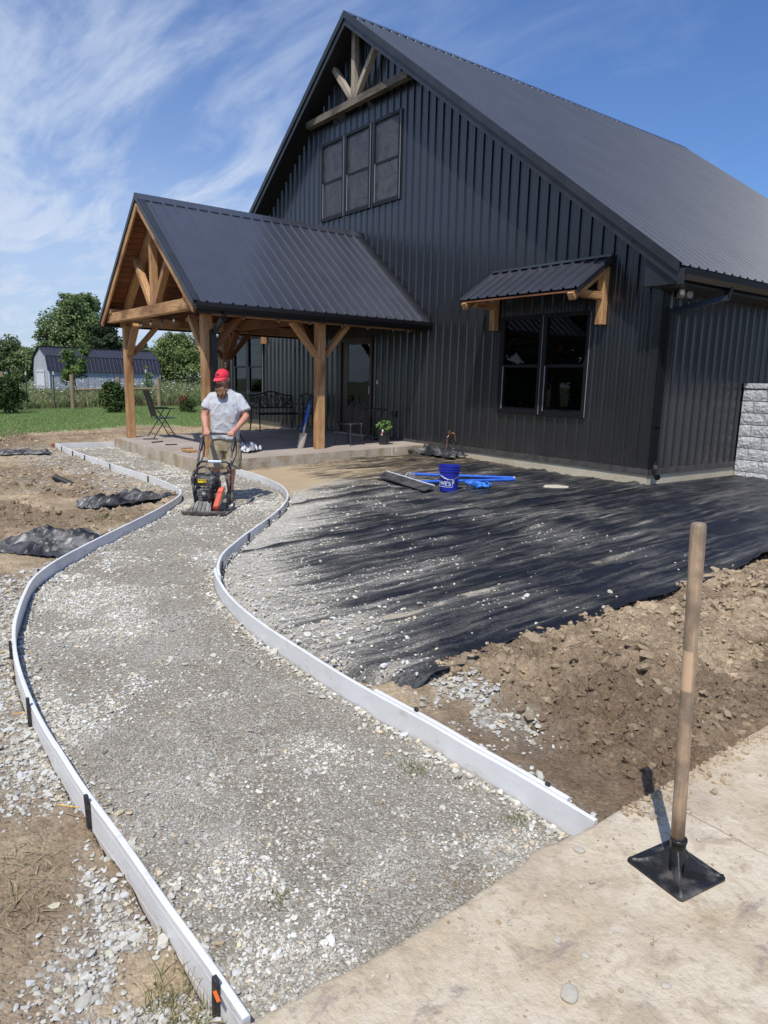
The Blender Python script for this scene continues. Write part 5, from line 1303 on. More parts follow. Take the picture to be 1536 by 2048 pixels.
# handle frame: one bent tube up both sides and over the grip bar
GZ = HANDZ*1.03+O_MAN[2]-O_M[2]; GYm = .522
q.tube([(-.205, .16, .06), (-.210, .18, .30), (-.208, .20, .52), (-.205, .30, .70), (-.200, .42, .84), (-.196, .505, GZ-.035), (-.180, GYm, GZ), (.10, GYm, GZ), (.212, GYm, GZ), (.226, .505, GZ-.035), (.222, .42, .84), (.218, .30, .70), (.222, .20, .52), (.225, .18, .30), (.215, .16, .06)], .0145, 10)
q.tube([(-.206, .19, .545), (-.185, .19, .60), (-.14, .19, .622), (.17, .19, .622), (.205, .19, .60), (.22, .19, .55)], .0145, 10)
hf = q.build('handle_frame', M_tube, mc, sm=True, **L_)
for x0, s_ in ((-.198, -1), (.222, 1)):
    q = MB(); q.tube([(x0, .345, .755), (x0+s_*.0, .42, .84), (x0, .490, GZ-.055)], [.022, .026, .024], 10, round_=True); q.build('grip', M_black, mc, sm=True, **L_)
    q = MB(); q.tube([(x0+.020, .46, .86), (x0+.032, .44, .78), (x0+.034, .40, .70), (x0+.02, .33, .63), (x0+.006, .24, .57)], .009, 8); q.build('cable', M_black, mc, sm=True, **L_)
q = MB(); q.lathe([(.0175, -.085), (.0175, .085)], (.025, .19, .622), 14, Matrix.Rotation(R(90), 3, 'Y')); q.build('bar_label', simple('label_blue', (.45, .60, .78), .5, (.70, .76, .82), 30), mc, **L_)

# ================================================================== things on the fabric
def fz(x, y): return float(fab_z(np.array([x]), np.array([y]))[0])+(.016 if x > -.1 else .008 if x > -1.9 else 0)+.004
bx_, by_ = -1.42, -2.76
bk = empty('bucket', (bx_, by_, fz(bx_, by_)), 'blue plastic bucket with white lettering standing on the black fabric', 'bucket', rz=math.atan2(.797, .603))
M_blue = simple('bucket_blue', (.012, .022, .30), .38, (.02, .03, .36), 6)
q = MB(); q.lathe([(.0, .004), (.122, 0), (.128, .004), (.150, .285), (.158, .288), (.158, .300), (.151, .302), (.153, .322), (.159, .324), (.159, .334), (.153, .336), (.155, .360), (.161, .362), (.161, .372), (.150, .372), (.145, .30), (.122, .02), (0, .02)], (0, 0, 0), 36, cap=False); q.build('bucket_body', M_blue, bk, local=True, sm=False)
q = MB(); q.tube([(.160*math.cos(a), -.160*abs(math.sin(a))*.98-.004, .30-.115*math.sin(a)) for a in np.linspace(0, math.pi, 15)], .003, 6); q.build('bail', simple('wire_steel', (.6, .6, .62), .35, metallic=.8), bk, local=True, sm=True)
def text_mesh(txt, size):
    cu = bpy.data.curves.new('t', 'FONT'); cu.body = txt; cu.size = size; cu.extrude = 0; cu.offset = size*.018; o = bpy.data.objects.new('t', cu); COL.objects.link(o)
    dg = bpy.context.evaluated_depsgraph_get(); dg.update(); me = bpy.data.meshes.new_from_object(o.evaluated_get(dg)); bpy.data.objects.remove(o); return me
M_wht = simple('print_white', (.75, .77, .80), .5)
def wrap(V, a0, z0, dr=.0015):
    out = []
    for x, y in V:
        z = z0+y; r = .128+.022*(z/.285)+dr; a = a0+x/.14; out.append((r*math.cos(a), r*math.sin(a), z))
    return out
me = text_mesh("LOWE'S", .085); tv = [(v.co.x, v.co.y) for v in me.vertices]; wx = max(t[0] for t in tv); tf = [tuple(p_.vertices) for p_ in me.polygons]
A0 = R(-90)-.92-wx/.14/2
q = MB(); q.add(wrap(tv, A0, .095), tf); q.build('lettering', M_wht, bk, local=True)
q = MB()
ol = [(-.025, -.022), (-.025, .085), (wx*.18, .085), (wx*.30, .112), (wx*.5, .135), (wx*.70, .112), (wx*.82, .085), (wx+.025, .085), (wx+.025, -.022)]
dense = []
for a, b in zip(ol, ol[1:]+ol[:1]):
    for k in range(8): dense.append((a[0]+(b[0]-a[0])*k/8, a[1]+(b[1]-a[1])*k/8))
q.tube(wrap(dense, A0, .095, .002), .0032, 5, closed=True); q.build('logo_outline', M_wht, bk, local=True)
q = MB(); q.add(wrap([(0, 0), (.016, 0), (.032, 0), (.032, .045), (.016, .045), (0, .045)], R(-90)+.25, .125), [(0, 1, 4, 5), (1, 2, 3, 4)]); q.build('bar_label', M_wht, bk, local=True)
# bull float with two blue poles
M_pole = simple('pole_blue', (.015, .10, .55), .4, (.03, .14, .60), 9); M_alu = simple('aluminium', (.52, .52, .53), .42, (.40, .40, .40), 10, metallic=.5)
bf = empty('bull_float', (-2.15, -2.95, fz(-2.15, -2.95)), 'aluminium bull float blade lying tilted with grey underside beside the bucket', 'bull float')
A, B_ = Vector((-2.84, -2.93, fz(-2.8, -2.95)+.10)), Vector((-1.50, -3.06, fz(-1.5, -3.0)+.055))
q = MB(); q.obox(A, B_, .20, .010, up=(.03, -.30, .95)); q.build('blade', simple('float_grey', (.04, .04, .042), .5, (.12, .115, .11), 8, metallic=.3), bf)
off = Vector((.03, -.30, .95)).normalized(); sidev = (off.cross(B_-A)).normalized()
q = MB(); q.obox(A+sidev*.098+off*.008, B_+sidev*.098+off*.008, .012, .016, up=(.03, -.30, .95)); q.build('edge_rib', M_wht, bf)
q = MB(); q.b2((-2.60, -2.62, fz(-2.5, -2.6)+.02), (-2.50, -2.50, fz(-2.5, -2.6)+.10)); q.tube([(-2.56, -2.60, .25), (-2.50, -2.70, .20), (-2.45, -2.80, .20)], .018, 8); q.build('bracket', M_alu, bf, bv=.006)
for i, (a, c, lb) in enumerate((((-2.60, -2.50), (-1.52, -1.27), 'farther blue extension pole lying behind the bucket'), ((-2.02, -2.80), (-1.34, -1.47), 'nearer blue extension pole lying behind the bucket'))):
    q = MB(); P0, P1 = Vector((*a, fz(*a)+.045+.03*(i == 0))), Vector((*c, fz(*c)+.035)); q.tube([P0, P0.lerp(P1, .5), P1], .023, 12)
    o = q.build('extension_pole', M_pole, None, sm=False); tag(o, lb, 'pole', 'blue poles behind the bucket')
    q = MB(); d = (P1-P0).normalized(); q.tube([P1-d*.02, P1+d*.012], .0245, 12); q.tube([P0-d*.07, P0+d*.01], .0215, 12); e = q.build('ferrule', M_alu if i == 0 else M_pole, o)
# crumpled blue strap
q = MB(); V = []; F = []
cx, cy = -1.28, -2.30; pts = []
for k in range(70):
    a = k*.42; r = .06+.07*abs(math.sin(k*.37))+.03*math.sin(k*.9); pts.append(Vector((cx+r*math.cos(a)*1.1+.05*math.sin(k*.21), cy+r*math.sin(a)*.9+.06*math.cos(k*.17), fz(cx, cy)+.02+.045*abs(math.sin(k*.53))+.03*math.exp(-((k-35)/18)**2))))
for i, p_ in enumerate(pts):
    tw = .022*Vector((math.sin(i*.8), .3*math.cos(i*.5), .9)).normalized(); V += [p_-tw, p_+tw]
F = [(2*i, 2*i+1, 2*i+3, 2*i+2) for i in range(len(pts)-1)]
o = q.add(V, F).build('strap', simple('strap_blue', (.02, .12, .55), .5, (.05, .25, .70), 12), None, sm=True); m_ = o.modifiers.new('t', 'SOLIDIFY'); m_.thickness = .004; tag(o, 'tangled bright blue webbing strap beside the bucket', 'strap')
# flat stone / paver
q = MB(); pv = [(-.20, -.10), (-.02, -.15), (.17, -.11), (.21, .02), (.06, .13), (-.14, .09)]
rot = Matrix.Rotation(.9, 2); q.prism([tuple(rot @ Vector(p_)) for p_ in pv], 'z', 0, .024); o = q.build('flat_stone', simple('pale_stone', (.56, .52, .42), .85, (.48, .43, .33), 9, bmp=.01, bsc=30), None, bv=.012); o.location = (-.72, -1.24, fz(-.72, -1.24)-.004); tag(o, 'pale flat stone slab weighing down the black fabric', 'stone')
# crumpled fabric pieces
M_scrap = simple('scrap_fabric', (.022, .023, .026), .42, (.24, .23, .215), 3.2, lo=.40, hi=.75, bmp=.002, bsc=25, src='World')
def crumple(name, cx, cy, sx, sy, hgt, rz, seed, label, zf, cat='fabric scrap', mat=None):
    n = 52; u = np.linspace(-1, 1, n); A, Bv = np.meshgrid(u, u)
    rag = 1+.28*(fbm(np.arctan2(Bv, A)*1.6+9, A*0, 3, seed)-.5)
    ridge = np.abs(fbm(A*2.6+1.2*fbm(A*2, Bv*2, 2, seed), Bv*2.0, 4, seed+3, .55)-.5)*2
    env = np.clip(1-np.maximum(np.abs(A), np.abs(Bv))**5, 0, 1)**.6; env = .40+.60*env
    rs = np.random.default_rng(seed); wx = A+.25*(fbm(A*1.5, Bv*1.5, 2, seed+1)-.5); wy = Bv+.25*(fbm(A*1.5, Bv*1.5, 2, seed+2)-.5); z = 0
    for fr, am in ((.5, .25), (1.1, .30), (1.9, .34), (2.8, .26), (4.2, .16)):
        an = rs.uniform(0, math.pi); ph = rs.uniform(0, 1); u_ = (wx*math.cos(an)+wy*math.sin(an))*fr+ph; z = z+am*np.abs((u_ % 1)*2-1)
    z = hgt*np.clip(z-.25, 0, 1)*1.35*env+.004
    x = A*sx*rag+.05*(fbm(A*4, Bv*4, 2, seed+11)-.5); y = Bv*sy*rag+.05*(fbm(A*4, Bv*4, 2, seed+13)-.5)
    c, s_ = math.cos(rz), math.sin(rz); Xw = cx+x*c-y*s_; Yw = cy+x*s_+y*c
    Yw = np.where((Xw < 4) & (zf is hz_), np.minimum(Yw, yL(Xw)-.03), Yw)
    Zw = z+zf(Xw.ravel(), Yw.ravel()).reshape(Xw.shape)+.012
    k = np.arange(A.size).reshape(A.shape); Fk = np.stack([k[:-1, :-1], k[:-1, 1:], k[1:, 1:], k[1:, :-1]], -1).reshape(-1, 4)
    o = fast(name, np.stack([Xw.ravel(), Yw.ravel(), Zw.ravel()], 1), Fk, mat or M_scrap, smooth=False); m_ = o.modifiers.new('t', 'SOLIDIFY'); m_.thickness = .003
    return tag(o, label, cat, 'crumpled black fabric pieces')
crumple('fabric_scrap', -3.35, -6.82, .24, .58, .15, R(20), 201, 'crumpled black fabric scrap on the soil left of the path bend', hz_)
crumple('fabric_scrap', -1.40, -8.10, .44, .44, .13, R(40), 231, 'grey-black torn fabric sheet tucked under the left form board', hz_)
crumple('fabric_scrap', -4.45, -.34, .62, .22, .16, R(0), 251, 'bunched black fabric against the foundation at the patio end', fab_z)
crumple('fabric_scrap', -6.55, -.30, .32, .14, .07, R(0), 261, 'small dark fabric bundle on the patio behind the potted plant', lambda x, y: .275+(np.asarray(y)+4.9)*.025)
crumple('fabric_scrap', -9.6, -7.2, .75, .22, .10, R(75), 271, 'long dark fabric strip at the far left of the yard', hz_)
q = MB(); q.tube([(-4.32, -.46, fz(-4.3, -.46)+.06), (-3.95, -.24, fz(-3.95, -.24)+.07)], .055, 14); o = q.build('fabric_roll', M_black); tag(o, 'short roll of black fabric by the foundation below the hose bib', 'fabric roll')
# corrugated pipe end
q = MB(); P0, P1 = Vector((-5.60, -7.19, .085)), Vector((-5.18, -6.99, -.02)); n = 28
q.tube([P0.lerp(P1, i/n) for i in range(n+1)], [.050 if i % 2 else .041 for i in range(n+1)], 16, cap=False); o = q.build('corrugated_pipe', M_black, None, sm=False); tag(o, 'black corrugated drain pipe end sticking out of the gravel', 'pipe')

# ================================================================== things on the patio
def at_patio(x, y): return (x, y, zp(y))
def folding_chair(x, y, rz, label):
    c = empty('folding_chair', at_patio(x, y), label, 'chair', 'black folding patio chairs', rz)
    # faces +y, back at -y
    for s_ in (-1, 1):
        q = MB(); q.tube([(s_*.27, .24, .0), (s_*.27, -.02, .44), (s_*.27, -.20, .66)], .011, 8); q.build('leg', M_iron, c, local=True)
        q = MB(); q.tube([(s_*.25, -.26, .0), (s_*.25, .02, .44), (s_*.25, .12, .63)], .011, 8); q.build('leg', M_iron, c, local=True)
        q = MB(); q.box((s_*.265, .0, .655), (.04, .44, .022)); q.build('armrest', M_iron, c, local=True, bv=.006)
        q = MB(); q.tube([(s_*.225, -.16, .42), (s_*.225, -.33, 1.04)], .011, 8); q.build('back_frame', M_iron, c, local=True)
    q = MB(); q.tube([(-.25, -.24, .10), (.25, -.24, .10)], .008, 6); q.tube([(-.27, .22, .10), (.27, .22, .10)], .008, 6); q.tube([(-.27, .1, .24), (.27, .1, .24)], .008, 6); q.build('crossbar', M_iron, c, local=True)
    q = MB(); q.obox((0, -.16, .425), (0, .27, .445), .44, .012); q.build('seat', M_iron, c, local=True)
    q = MB(); q.obox((0, -.175, .47), (0, -.33, 1.05), .44, .010, up=(0, 1, 0)); q.build('backrest', simple('sling_black', (.018, .016, .016), .7), c, local=True)
    return c
folding_chair(-9.70, -4.02, R(-4), 'black folding armchair on the patio beside the front left post')
folding_chair(-8.0, -3.17, R(-6), 'black folding chair mostly hidden behind the worker')
def scroll(q, c, r, turns, a0, sg, r_t, plane):
    pts = []
    for k in range(26):
        t = k/25; rr = r*(1-.78*t); a = a0+sg*turns*2*math.pi*t; pts.append(plane(c[0]+rr*math.cos(a), c[1]+rr*math.sin(a)))
    q.tube(pts, r_t, 6)
bn = empty('patio_bench', at_patio(-9.95, -.98), 'black wrought iron bench with scrolled back near the house wall', 'bench', rz=R(90))
# local: x along the length, faces -y (=> +X world after 90 deg turn)
for s_ in (-1, 1):
    q = MB(); q.tube([(s_*.62, -.32, 0), (s_*.615, -.28, .25), (s_*.62, -.27, .43)], [.016, .018, .02], 8); q.build('leg', M_iron, bn, local=True)
    q = MB(); q.tube([(s_*.60, .28, 0), (s_*.60, .22, .25), (s_*.60, .20, .43), (s_*.60, .24, .70), (s_*.60, .29, .88)], .017, 8); q.build('leg', M_iron, bn, local=True)
    q = MB(); q.tube([(s_*.61, .24, .66), (s_*.62, .0, .68), (s_*.62, -.24, .66), (s_*.62, -.28, .60), (s_*.62, -.27, .43)], .016, 8); q.build('armrest', M_iron, bn, local=True)
q = MB()
for i in range(9): q.box((0, -.27+i*.058, .435), (1.24, .040, .012))
q.box((0, -.285, .43), (1.25, .02, .04)); q.build('seat', M_iron, bn, local=True)
q = MB(); pl = lambda x, z: (x, .20+.19*(z-.43)+.0, z)
q.tube([pl(-.60, .87), pl(-.45, .87), pl(-.28, .905), pl(-.12, .955), pl(0, .965), pl(.12, .955), pl(.28, .905), pl(.45, .87), pl(.60, .87)], .017, 8); q.tube([pl(-.6, .56), pl(.6, .56)], .014, 8); q.build('back_rail', M_iron, bn, local=True)
q = MB()
for s_ in (-1, 1):
    for cx, cz, r, t, a0, sg in ((.50, .72, .09, 1.5, 0, 1), (.33, .64, .07, 1.4, 2, -1), (.33, .80, .07, 1.5, 3.1, 1), (.16, .72, .085, 1.5, 3.1, -1), (.14, .86, .06, 1.4, 0, 1), (.12, .62, .05, 1.3, 1, -1)):
        scroll(q, (s_*cx, cz), r, t, a0 if s_ > 0 else math.pi-a0, sg*s_, .0135, pl)
    q.tube([pl(s_*.58, .58), pl(s_*.40, .70), pl(s_*.25, .86)], .010, 6); q.tube([pl(s_*.04, .57), pl(s_*.09, .72), pl(s_*.02, .88)], .011, 6); q.tube([pl(s_*.58, .84), pl(s_*.44, .66), pl(s_*.24, .58)], .010, 6)
q.tube([pl(0, .57), pl(0, .93)], .013, 6); q.build('scrollwork', M_iron, bn, local=True)
def bistro_chair(x, y, rz, label):
    c = empty('bistro_chair', at_patio(x, y), label, 'chair', 'cast metal bistro chairs', rz)   # faces -y
    for sx in (-1, 1):
        for sy in (-1, 1):
            q = MB(); q.tube([(sx*.205, sy*.20+(.03 if sy > 0 else 0), 0), (sx*.19, sy*.185, .12), (sx*.17, sy*.165, .30), (sx*.175, sy*.17, .43)], [.010, .011, .016, .026], 8, round_=True); q.build('leg', M_bronze, c, local=True, sm=True)
    q = MB(); q.loft([(0, 0, .425, .19, .185), (0, 0, .435, .21, .20), (0, 0, .45, .21, .20), (0, 0, .455, .17, .165)], 24, pw=3.2); q.build('seat', M_bronze, c, local=True)
    pl = lambda x, z: (x, .175+.22*(z-.45), z)
    q = MB(); q.tube([pl(-.11, .45), pl(-.155, .60), pl(-.20, .76), pl(-.175, .86), pl(-.09, .90), pl(0, .93), pl(.09, .90), pl(.175, .86), pl(.20, .76), pl(.155, .60), pl(.11, .45)], .013, 8); q.build('back_frame', M_bronze, c, local=True)
    q = MB()
    for s_ in (-1, 1):
        for cx, cz, r, a0 in ((.09, .81, .065, 0), (.085, .68, .06, 1), (.06, .56, .05, 2)): scroll(q, (s_*cx, cz), r, 1.4, a0 if s_ > 0 else math.pi-a0, s_, .011, pl)
    q.tube([pl(0, .46), pl(0, .92)], .010, 6); q.build('scrollwork', M_bronze, c, local=True)
    return c
bistro_chair(-5.92, -1.47, R(16), 'dark bronze scroll-back chair in front of the door')
bistro_chair(-9.35, -.42, R(70), 'dark scroll-back chair half hidden behind the right middle post')
tb = empty('bistro_table', at_patio(-6.25, -.62), 'small round dark metal table beside the door', 'table')
q = MB(); q.lathe([(0, .675), (.30, .675), (.305, .685), (.305, .698), (.29, .702), (0, .702)], (0, 0, 0), 32); q.build('tabletop', M_bronze, tb, local=True)
for k in range(4):
    a = R(45+90*k); c, s_ = math.cos(a), math.sin(a); q = MB(); q.tube([(.24*c, .24*s_, 0), (.14*c, .14*s_, .10), (.09*c, .09*s_, .28), (.12*c, .12*s_, .48), (.20*c, .20*s_, .67)], .011, 8); q.build('leg', M_bronze, tb, local=True, sm=True)
q = MB(); q.lathe([(0, .27), (.11, .27), (.11, .285), (0, .285)], (0, 0, 0), 20); q.build('lower_shelf', M_bronze, tb, local=True)
# potted plant
pp = empty('potted_plant', at_patio(-5.62, -.80), 'leafy green plant in a black nursery pot with care tag on the patio edge', 'potted plant')
q = MB(); q.lathe([(0, 0), (.10, 0), (.13, .24), (.14, .245), (.14, .265), (.125, .265), (.12, .23), (0, .23)], (0, 0, 0), 20); q.build('pot', M_black, pp, local=True)
M_leaf = simple('plant_leaf', (.085, .155, .035), .5, (.17, .26, .075), 18)
def leaf_cloud(n, cen, rad, size, up=.4, shell=.5):
    """n leaf quads spread in an ellipsoid"""
    d = rng.normal(0, 1, (n, 3)); d /= np.linalg.norm(d, axis=1)[:, None]; r = (shell+(1-shell)*rng.random(n))**.6
    P_ = np.asarray(cen)+d*r[:, None]*np.asarray(rad)
    nn = d*.6+rng.normal(0, .6, (n, 3)); nn[:, 2] += up; nn /= np.linalg.norm(nn, axis=1)[:, None]
    t = np.cross(nn, rng.normal(0, 1, (n, 3))); t /= np.linalg.norm(t, axis=1)[:, None]; b = np.cross(nn, t)
    s_ = (size*rng.uniform(.55, 1.35, n))[:, None]
    V = np.stack([P_-t*s_, P_+b*s_*.55+nn*s_*.12, P_+t*s_, P_-b*s_*.55+nn*s_*.12], 1).reshape(-1, 3)
    return V, np.arange(4*n).reshape(n, 4)
V, F = leaf_cloud(230, (0, 0, .38), (.17, .16, .13), .036, .6, .2); V = V+np.array(at_patio(-5.62, -.80)); fast('foliage', V, F, M_leaf, pp)
q = MB(); q.tube([(0, 0, .22), (.02, .0, .40)], .008, 6); q.tube([(0, .02, .22), (-.08, .05, .38)], .006, 6); q.build('stem', simple('stem_green', (.10, .13, .04), .7), pp, local=True)
q = MB(); q.box((.10, -.12, .26), (.05, .004, .13), Matrix.Rotation(.3, 3, 'Y')); tg_ = q.build('plant_tag', M_wht, pp, local=True); q = MB(); q.box((.10, -.1235, .245), (.042, .002, .05), Matrix.Rotation(.3, 3, 'Y')); q.build('tag_picture', simple('tag_red', (.55, .05, .06), .5), pp, local=True)
# drain spade leaning on the post
sp = empty('spade', (-5.93, -2.63, zp(-2.63)), 'narrow trench spade with blue handle leaning on the right middle post', 'spade')
P0 = Vector((-5.93, -2.62, zp(-2.62)+.005)); P1 = Vector((-5.80, -2.44, 1.40)); d = (P1-P0).normalized()
q = MB(); w = Vector((.56, .83, 0)).normalized(); nrm = d.cross(w).normalized(); V = []; F = []
for t, wd in ((0, .050), (.02, .060), (.20, .066), (.29, .068), (.30, .05)):
    for e, dp in ((-1, .016), (-.5, .003), (0, 0), (.5, .003), (1, .016)): V.append(P0+d*t+w*wd*e+nrm*dp)
for i in range(4):
    for k in range(4): F.append((i*5+k, i*5+k+1, (i+1)*5+k+1, (i+1)*5+k))
o = q.add(V, F).build('blade', simple('spade_steel', (.50, .46, .40), .5, (.38, .34, .28), 12, metallic=.2), sp); m_ = o.modifiers.new('t', 'SOLIDIFY'); m_.thickness = .004
q = MB(); q.tube([P0+d*.26, P0+d*.34, P0+d*.52], [.014, .022, .020], 10); q.build('socket', M_alu, sp, sm=True)
q = MB(); q.tube([P0+d*.50, P0+d*.88], .0215, 12); q.build('grip_sleeve', M_pole, sp, sm=False)
q = MB(); q.tube([P0+d*.88, P0+d*.97], .017, 10); top = P0+d*1.05; q.tube([P0+d*.96, P0+d*1.0-w*.05, top-w*.055, top+d*.03, top+w*.055, P0+d*1.0+w*.05, P0+d*.965], .013, 8); q.build('d_handle', M_black, sp, sm=True)
q = MB(); A_, B_ = Vector((-8.95, -.86, zp(-.86)+.01)), Vector((-8.70, -.72, 1.27)); q.tube([A_, B_], .014, 8); o = q.build('tool_handle', M_pole); tag(o, 'thin blue tool handle standing behind the spade', 'tool handle')
# plastic bag
crumple('plastic_bag', -6.0, -3.72, .20, .24, .15, R(30), 281, 'crumpled white and grey plastic bag on the patio edge', lambda x, y: .275+(np.asarray(y)+4.9)*.025, 'plastic bag', simple('plastic_white', (.62, .63, .66), .35, (.14, .15, .18), 7, lo=.42, hi=.58, src='World'))
o = bpy.data.objects['plastic_bag']; del o['group']
# metal stakes laid on the patio
for i, (a, c, lb) in enumerate((((-9.42, -4.55), (-9.24, -4.29), 'farthest loose dark stake lying on the patio below the folding chair'), ((-8.57, -4.65), (-8.64, -4.39), 'second loose dark stake from the post on the patio front'), ((-7.98, -4.58), (-7.89, -4.36), 'third loose dark stake from the post on the patio front'), ((-7.04, -4.60), (-7.03, -4.38), 'loose dark stake nearest the worker on the patio front'))):
    q = MB(); q.obox((*a, zp(a[1])+.014), (*c, zp(c[1])+.014), .022, .022); o = q.build('loose_stake', simple('rust_dark', (.045, .035, .03), .7) if i == 0 else MATS['rust_dark'], None, bv=.003); tag(o, lb, 'stake', 'loose stakes on the patio front')
q = MB(); q.b2((-6.75, -4.72, zp(-4.6)+.004), (-6.42, -4.52, zp(-4.6)+.045)); o = q.build('wood_offcut', M_wood, None, bv=.004); tag(o, 'short brown wood offcut on the patio edge by the worker', 'wood offcut')
# ================================================================== lawn, field and vegetation
M_lawn = simple('lawn_ground', (.14, .205, .065), .95, (.20, .27, .095), 2.5, src='World', bmp=.02, bsc=20)
M_fieldg = simple('field_ground', (.070, .095, .030), .95, (.12, .115, .050), .8, src='World')
def attr_leaf(name, rough=.6, tr=.25):
    m, n, b, out = newmat(name)
    at = N(n, 'ShaderNodeVertexColor'); at.layer_name = 'col'; n.links.new(at.outputs[0], b.inputs['Base Color']); b.inputs['Roughness'].default_value = rough; b.inputs['Specular IOR Level'].default_value = .3
    t = N(n, 'ShaderNodeBsdfTranslucent'); n.links.new(at.outputs[0], t.inputs['Color']); mx = N(n, 'ShaderNodeMixShader'); mx.inputs[0].default_value = tr
    n.links.new(b.outputs[0], mx.inputs[1]); n.links.new(t.outputs[0], mx.inputs[2]); n.links.new(mx.outputs[0], out.inputs[0]); return m
M_foliage = attr_leaf('foliage')
M_bark = simple('bark', (.11, .085, .062), .9, (.065, .05, .038), 12, bmp=.02, bsc=20)
def lawn_edge(y): return np.interp(y, [-12, -6.84, -5.48, -3.4, -2.24, -1.96, 3], [-11.8, -12.8, -13.9, -14.9, -14.4, -13.4, -13.2])+(fbm(np.asarray(y)*1.7, np.asarray(y)*0, 4, 301)-.5)*.9
# lawn: a sheet from the ragged dirt edge to the fence
ys_ = np.arange(-40, 30, .25); ts_ = np.linspace(0, 1, 40)
YV, TV = np.meshgrid(ys_, ts_); e = lawn_edge(YV); XV = e+(-25.2-e)*TV
ZV = hz_(XV, YV)+.045*sstep(TV, 0, .03)+.0
k = np.arange(XV.size).reshape(XV.shape); Fk = np.stack([k[:-1, :-1], k[:-1, 1:], k[1:, 1:], k[1:, :-1]], -1).reshape(-1, 4)
lw = fast('lawn', np.stack([XV.ravel(), YV.ravel(), ZV.ravel()], 1), Fk, M_lawn, smooth=True); tag(lw, 'mown green lawn between the yard and the fence', kind='structure')
fx = -np.geomspace(25.0, 900, 40); fy = np.concatenate([-np.geomspace(600, 40, 14), np.arange(-36, 60, 4), np.geomspace(64, 900, 20)])
XV, YV = np.meshgrid(fx, fy); ZV = hz_(XV, YV)+.06+0*XV
k = np.arange(XV.size).reshape(XV.shape); Fk = np.stack([k[:-1, :-1], k[:-1, 1:], k[1:, 1:], k[1:, :-1]], -1).reshape(-1, 4)
fd = fast('field', np.stack([XV.ravel(), YV.ravel(), ZV.ravel()], 1), Fk, M_fieldg, smooth=True); tag(fd, 'overgrown green field stretching behind the fence', kind='structure')
def blades(name, x, y, z, hgt, wid, col, mat, label, lean=.35, seg=1):
    n = len(x); a = rng.uniform(0, 2*np.pi, n); la = rng.uniform(0, 2*np.pi, n); ll = np.abs(rng.normal(0, lean, n))*hgt
    dx, dy = np.cos(a)*wid/2, np.sin(a)*wid/2; tx, ty = np.cos(la)*ll, np.sin(la)*ll
    if seg == 1:
        V = np.stack([np.stack([x-dx, y-dy, z], 1), np.stack([x+dx, y+dy, z], 1), np.stack([x+tx, y+ty, z+hgt], 1)], 1).reshape(-1, 3); F = np.arange(3*n).reshape(n, 3); kk = 3
    else:
        V = np.stack([np.stack([x-dx, y-dy, z], 1), np.stack([x+dx, y+dy, z], 1), np.stack([x+dx*.7+tx*.35, y+dy*.7+ty*.35, z+hgt*.6], 1), np.stack([x-dx*.7+tx*.35, y-dy*.7+ty*.35, z+hgt*.6], 1), np.stack([x+tx*1.1, y+ty*1.1, z+hgt*.95], 1)], 1).reshape(-1, 3)
        b = np.arange(n)*5; F = np.concatenate([np.stack([b, b+1, b+2], 1), np.stack([b, b+2, b+3], 1), np.stack([b+3, b+2, b+4], 1)]); kk = 5
    o = fast(name, V, F, mat, col=np.repeat(col, kk, 0))
    if label: tag(o, label, kind='stuff')
    return o
n = 90000
y = rng.uniform(-8.5, 4.5, n); e = lawn_edge(y); x = e-.05-rng.power(1.0, n)*11.0
pt = fbm(x*.8, y*.8, 4, 311); hh_ = rng.uniform(.035, .085, n)*(.7+.7*pt)
gc = lerp3(np.array((.16, .25, .075)), np.array((.29, .38, .15)), rng.random(n)*.7+.3*pt); gc[rng.random(n) < .07] = (.25, .22, .09)
blades('lawn_grass', x, y, hz_(x, y)+.03, hh_, .014+.012*rng.random(n), gc, M_foliage, 'short mown grass blades of the lawn')
# weeds beyond the fence
n = 80000
x = -25.3-rng.power(.8, n)*34; y = rng.uniform(-9, 17, n)
pt = fbm(x*.25, y*.35, 4, 321); pt2 = fbm(x*.8, y*.9, 3, 331)
hgt = (.22+.52*pt)*rng.uniform(.5, 1.25, n)*np.where(y > 2.2, 1.0+.5*sstep(y, 2, 5), 1)
gc = lerp3(np.array((.12, .175, .055)), np.array((.27, .31, .13)), rng.random(n)); br = (rng.random(n) < .32*sstep(pt2, .46, .62)); gc[br] = lerp3(np.array((.22, .15, .11)), np.array((.30, .25, .15)), rng.random(int(br.sum())))
blades('tall_weeds', x, y, hz_(x, y)+.03, hgt, .03+.05*rng.random(n), gc, M_foliage, 'tall mixed weeds and grasses behind the fence', lean=.65, seg=2)
# umbels of white wild flowers
n = 420; x = -25.6-rng.power(.7, n)*20; y = rng.uniform(-7, 9, n); z = hz_(x, y)+rng.uniform(.55, 1.15, n)
V = []; F = []
for i in range(n):
    r = rng.uniform(.03, .07); b0 = len(V); V.append((x[i], y[i], z[i]+.012))
    for k in range(7): a = 2*math.pi*k/7; V.append((x[i]+r*math.cos(a), y[i]+r*math.sin(a), z[i]+rng.uniform(-.01, .01)))
    F += [(b0, b0+1+k, b0+1+(k+1) % 7) for k in range(7)]
o = fast('wild_flowers', np.array(V), np.array(F), simple('umbel_white', (.75, .75, .70), .8)); tag(o, 'white flat flower heads among the tall weeds', kind='stuff')

